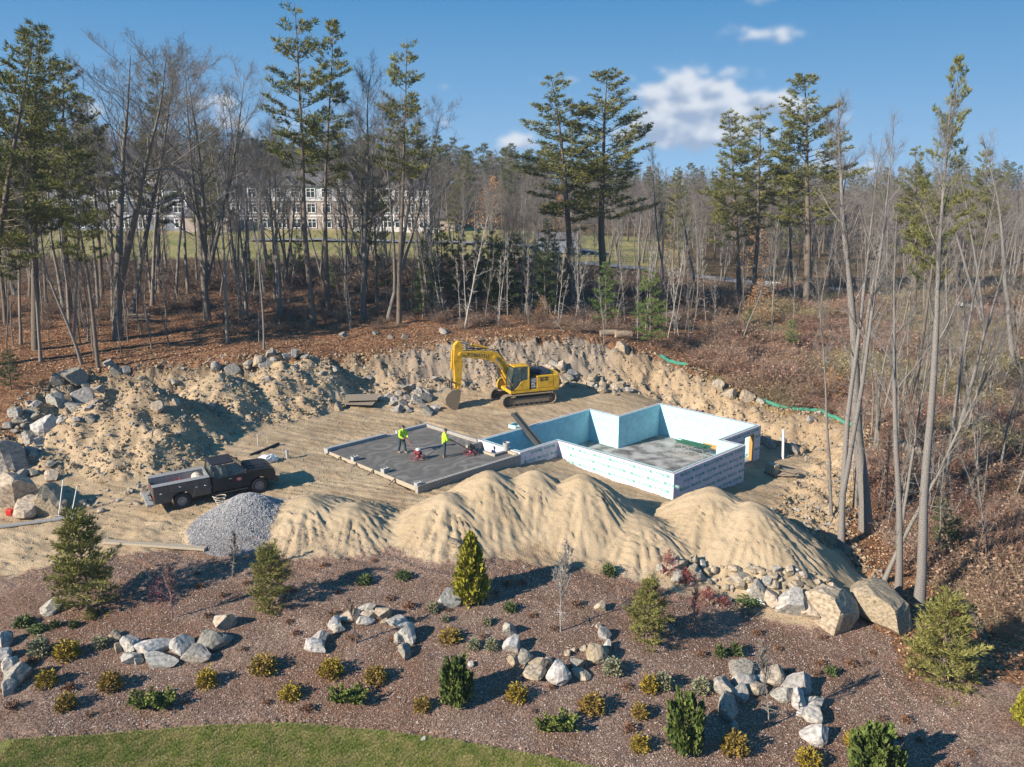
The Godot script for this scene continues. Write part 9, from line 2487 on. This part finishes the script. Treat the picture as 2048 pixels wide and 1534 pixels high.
	["rock scattered along the bank top left of the excavator", "rocks along the bank top", [-27.68, -59.57, 0.24, 0.18, 0, -27.51, -59.91, 0.41, 0.32, 0, -25.2, -59.99, 0.52, 0.44, 0, -24.84, -60.39, 0.44, 0.29, 1, -24.88, -61.07, 0.27, 0.17, 0, -24.33, -60.46, 0.34, 0.2, 2, -22.57, -61.36, 0.37, 0.3, 0, -20.5, -56.62, 0.35, 0.27, 0, -20.54, -56.96, 0.48, 0.41, 1, -20.19, -57.33, 0.25, 0.19, 0, -21.81, -61.97, 0.24, 0.17, 1, -21.47, -61.54, 0.33, 0.24, 0, -19.5, -57.37, 0.41, 0.3, 0, -20.74, -61.67, 0.27, 0.17, 2, -20.18, -61.83, 0.24, 0.2, 0, -20.18, -62.13, 0.58, 0.4, 0, -19.8, -61.52, 0.35, 0.26, 0, -19.47, -61.53, 0.26, 0.15, 0, -18.01, -58.61, 0.3, 0.23, 0, -18.12, -59.57, 0.26, 0.19, 0, -17.64, -58.64, 0.52, 0.37, 0, -18.34, -62.46, 0.47, 0.3, 0, -16.54, -58.79, 0.31, 0.26, 0, -16.36, -58.63, 0.28, 0.23, 0, -15.86, -59.39, 0.24, 0.17, 0, -16.31, -61.12, 0.39, 0.23, 0, -15.92, -59.73, 0.23, 0.2, 0, -16.14, -60.94, 0.23, 0.19, 0, -15.19, -59.35, 0.35, 0.3, 1, -15.64, -61.78, 0.43, 0.29, 0, -15.2, -61.4, 0.24, 0.19, 0, -14.31, -60.89, 0.43, 0.32, 0, -13.73, -60.36, 0.23, 0.17, 0, -13.55, -60.86, 0.27, 0.17, 0, -13.53, -61.66, 0.56, 0.49, 0, -12.47, -62.08, 0.29, 0.17, 0, -11.8, -62.77, 0.27, 0.21, 0, -11.53, -63.8, 0.38, 0.26, 1, -11.26, -63.28, 0.39, 0.29, 0, -10.71, -63.02, 0.24, 0.18, 0]],
	["small rock at the foot of the mound behind the truck", "rocks at the foot of the mound", [-23.08, -41.63, 0.39, 0.34, 1, -23.11, -41.99, 0.35, 0.3, 2, -22.86, -41.71, 0.34, 0.26, 2, -22.65, -41.61, 0.17, 0.13, 1, -22.89, -42.28, 0.28, 0.2, 1, -22.38, -41.53, 0.21, 0.14, 1, -22.34, -41.58, 0.17, 0.14, 1, -22.36, -41.99, 0.18, 0.13, 1, -22.61, -42.58, 0.17, 0.1, 1, -21.74, -41.02, 0.36, 0.22, 1, -22.48, -43.41, 0.24, 0.15, 1, -21.3, -42.1, 0.25, 0.16, 0, -21.14, -42.87, 0.28, 0.24, 1, -20.42, -41.66, 0.23, 0.13, 1, -21.05, -43.02, 0.3, 0.21, 1, -21.28, -43.52, 0.23, 0.2, 1, -20.07, -41.59, 0.38, 0.27, 1, -20.84, -43.21, 0.27, 0.19, 1, -21.29, -44.16, 0.17, 0.1, 1, -21.26, -44.53, 0.16, 0.11, 1, -20.83, -43.74, 0.22, 0.19, 2, -20.45, -43.3, 0.28, 0.2, 1, -20.11, -42.71, 0.38, 0.22, 0, -19.79, -42.11, 0.36, 0.3, 1, -19.94, -42.57, 0.15, 0.09, 1, -19.74, -42.18, 0.3, 0.27, 1]],
]
# garden plants: kind, x, z, width, height, label
const GARDEN := [
	["cedar", -18.02, -32.21, 3.21, 4.19, "largest cedar, olive green and loose, at the upper left of the mulch bed"],
	["cedar", -10.23, -32.22, 2.18, 2.64, "olive green cedar above the arched wall, left of centre"],
	["cedar", 5.57, -30.92, 2.02, 2.81, "olive green cedar between the bowl-shaped wall and the rubble"],
	["cedar", 17.68, -30.24, 3.4, 3.89, "olive green cedar at the right end of the mulch bed"],
	["arborvitae", -1.78, -32.91, 1.53, 2.79, "bright yellow-green arborvitae below the sand heaps"],
	["arborvitae", 19.73, -28.12, 0.82, 1.44, "yellow-green shrub cut by the right edge of the picture"],
	["yew", -2.08, -27.2, 1.16, 1.67, "upright dark green yew above the middle of the lawn edge"],
	["yew", 6.21, -25.8, 1.39, 1.99, "upright dark green yew left of the lower right stone wall"],
	["yew", 12.66, -25.13, 1.75, 1.88, "upright green yew cut by the bottom edge of the picture"],
	["cedar", -17.71, -31.56, 0.68, 0.44, "tiny yellow shrub at the foot of the largest cedar"],
	["gold", -17.41, -29.11, 0.93, 0.79, "golden shrub above the lower left stones"],
	["gold", -14.93, -27.4, 0.78, 0.78, "golden shrub second from the left in the front row"],
	["gold", -11.46, -27.72, 0.72, 0.76, "golden shrub below the right end of the left wall"],
	["gold", -9.54, -28.41, 0.97, 0.72, "golden shrub left of the arched wall's lower end"],
	["gold", -6.92, -28.25, 0.87, 0.74, "golden shrub below the arched wall, left of two"],
	["gold", -5.19, -28.07, 0.82, 0.65, "golden shrub below the arched wall, right of two"],
	["gold", -8.18, -27.15, 0.77, 0.53, "brownish golden shrub in the front row left of the low junipers"],
	["gold", -2.52, -30.35, 0.85, 0.51, "golden low shrub right of the arched wall"],
	["gold", 0.17, -27.47, 0.76, 0.68, "golden shrub right of the middle yew"],
	["gold", 2.99, -27.15, 0.88, 0.76, "golden shrub below the bowl-shaped wall"],
	["gold", 5.29, -28.38, 0.67, 0.71, "golden shrub beside grey-green shrubs"],
	["gold", 4.75, -27.06, 0.61, 0.57, "brownish shrub above the lawn's right end, upper of two"],
	["gold", 4.53, -25.52, 0.66, 0.62, "brownish green shrub above the lawn's right end, lower of two"],
	["gold", 7.94, -25.79, 0.93, 0.85, "golden shrub right of the upright yew"],
	["gold", 10.53, -25.5, 0.86, 0.66, "golden shrub at the bottom edge, lower right"],
	["gold", -3.28, -26.81, 0.63, 0.55, "dark brownish shrub left of the middle yew"],
	["gold", -17.36, -27.49, 0.72, 0.72, "brownish shrub right of the lower left stones"],
	["gold", -16.06, -26.37, 0.69, 0.65, "brownish shrub nearest the lawn at the left"],
	["gold", 12.63, -26.62, 0.77, 0.6, "brown shrub above the bottom-edge yew"],
	["juniper", -13.4, -26.56, 0.76, 0.63, "low green juniper, left of the left pair"],
	["juniper", -12.7, -26.54, 0.75, 0.63, "low green juniper, right of the left pair"],
	["juniper", -6.35, -26.97, 0.64, 0.64, "low green juniper, left of the middle pair"],
	["juniper", -5.73, -27, 0.72, 0.64, "low green juniper, right of the middle pair"],
	["juniper", 1.22, -26.05, 0.62, 0.58, "low green juniper, left of the right pair"],
	["juniper", 1.91, -26.13, 0.74, 0.66, "low green juniper, right of the right pair"],
	["sage", 3.98, -29.11, 0.76, 0.67, "grey-green shrub at the right foot of the bowl-shaped wall"],
	["sage", 5.87, -28.61, 0.71, 0.71, "grey-green shrub beside a golden one"],
	["sage", 7.37, -28.66, 0.72, 0.6, "grey-green shrub left of the lower right stone wall"],
	["sage", -3.33, -31.96, 0.44, 0.53, "grey tuft left of the pale slab stone"],
	["sage", -18.58, -29.27, 0.8, 0.8, "grey-green shrub near the lower left stones, upper"],
	["sage", -16.4, -29.75, 0.65, 0.46, "grey-green shrub left of the curved wall"],
	["sage", -1.53, -29.94, 0.51, 0.46, "grey-green tuft right of the golden low shrub"],
	["sage", -0.82, -29.94, 0.55, 0.51, "grey-green tuft left of the bowl-shaped wall"],
	["sage", -2.8, -31.39, 0.31, 0.35, "small green tuft below the pale slab stone"],
	["sage", -1.02, -31.36, 0.39, 0.35, "small green tuft above the bowl-shaped wall's left end"],
	["holly", -4.9, -34.23, 0.61, 0.37, "small dark green shrub left of the arborvitae"],
	["holly", -6.55, -33.85, 0.6, 0.51, "small dark shrub further left of the arborvitae"],
	["holly", 9.31, -31.04, 0.54, 0.54, "small dark green shrub above the lower right wall"],
	["holly", 4.51, -35.41, 0.58, 0.62, "small bright green shrub at the foot of the sand"],
	["holly", 13.18, -30.52, 0.47, 0.42, "small bright green plant right of the lower right wall"],
	["holly", 10.85, -34.59, 1.08, 0.29, "low green weeds beside the white pipes"],
	["holly", 8.62, -30.8, 0.45, 0.54, "olive tuft above the lower right wall"],
	["holly", -0.09, -32.29, 0.49, 0.44, "dark green tuft right of the arborvitae"],
	["holly", -20.3, -31.21, 0.7, 0.45, "dark green tuft left of the pale stone, upper left"],
	["holly", -19.49, -30.73, 0.64, 0.29, "dark green tuft below the pale stone, upper left"],
	["holly", -18.88, -30.97, 0.39, 0.34, "olive tuft beside the pale stone, upper left"],
	["holly", -18.09, -30.98, 0.39, 0.34, "green tuft left of the largest cedar's foot"],
]
# planted saplings: x, z, height, lean, spread, label
const SAPLINGS := [
	[-14.21, -31.46, 2.6, 0.04, 0.5, "pink-twigged sapling inside the curved wall on the left"],
	[-12.6, -34.31, 2.3, 0.06, 0.3, "thin sapling at the top of the mulch bed near the gravel"],
	[-6.24, -29.87, 2.1, -0.02, 0.35, "thin brown sapling in front of the arched wall"],
	[2.02, -31.14, 3.98, -0.02, 0.5, "silvery upright sapling inside the bowl-shaped wall"],
	[7.79, -31.96, 2.24, -0.05, 0.4, "small sapling with red berries right of the middle cedar"],
	[9.58, -27.16, 3.97, -0.01, 0.4, "thin grey sapling inside the lower right stone wall"],
]
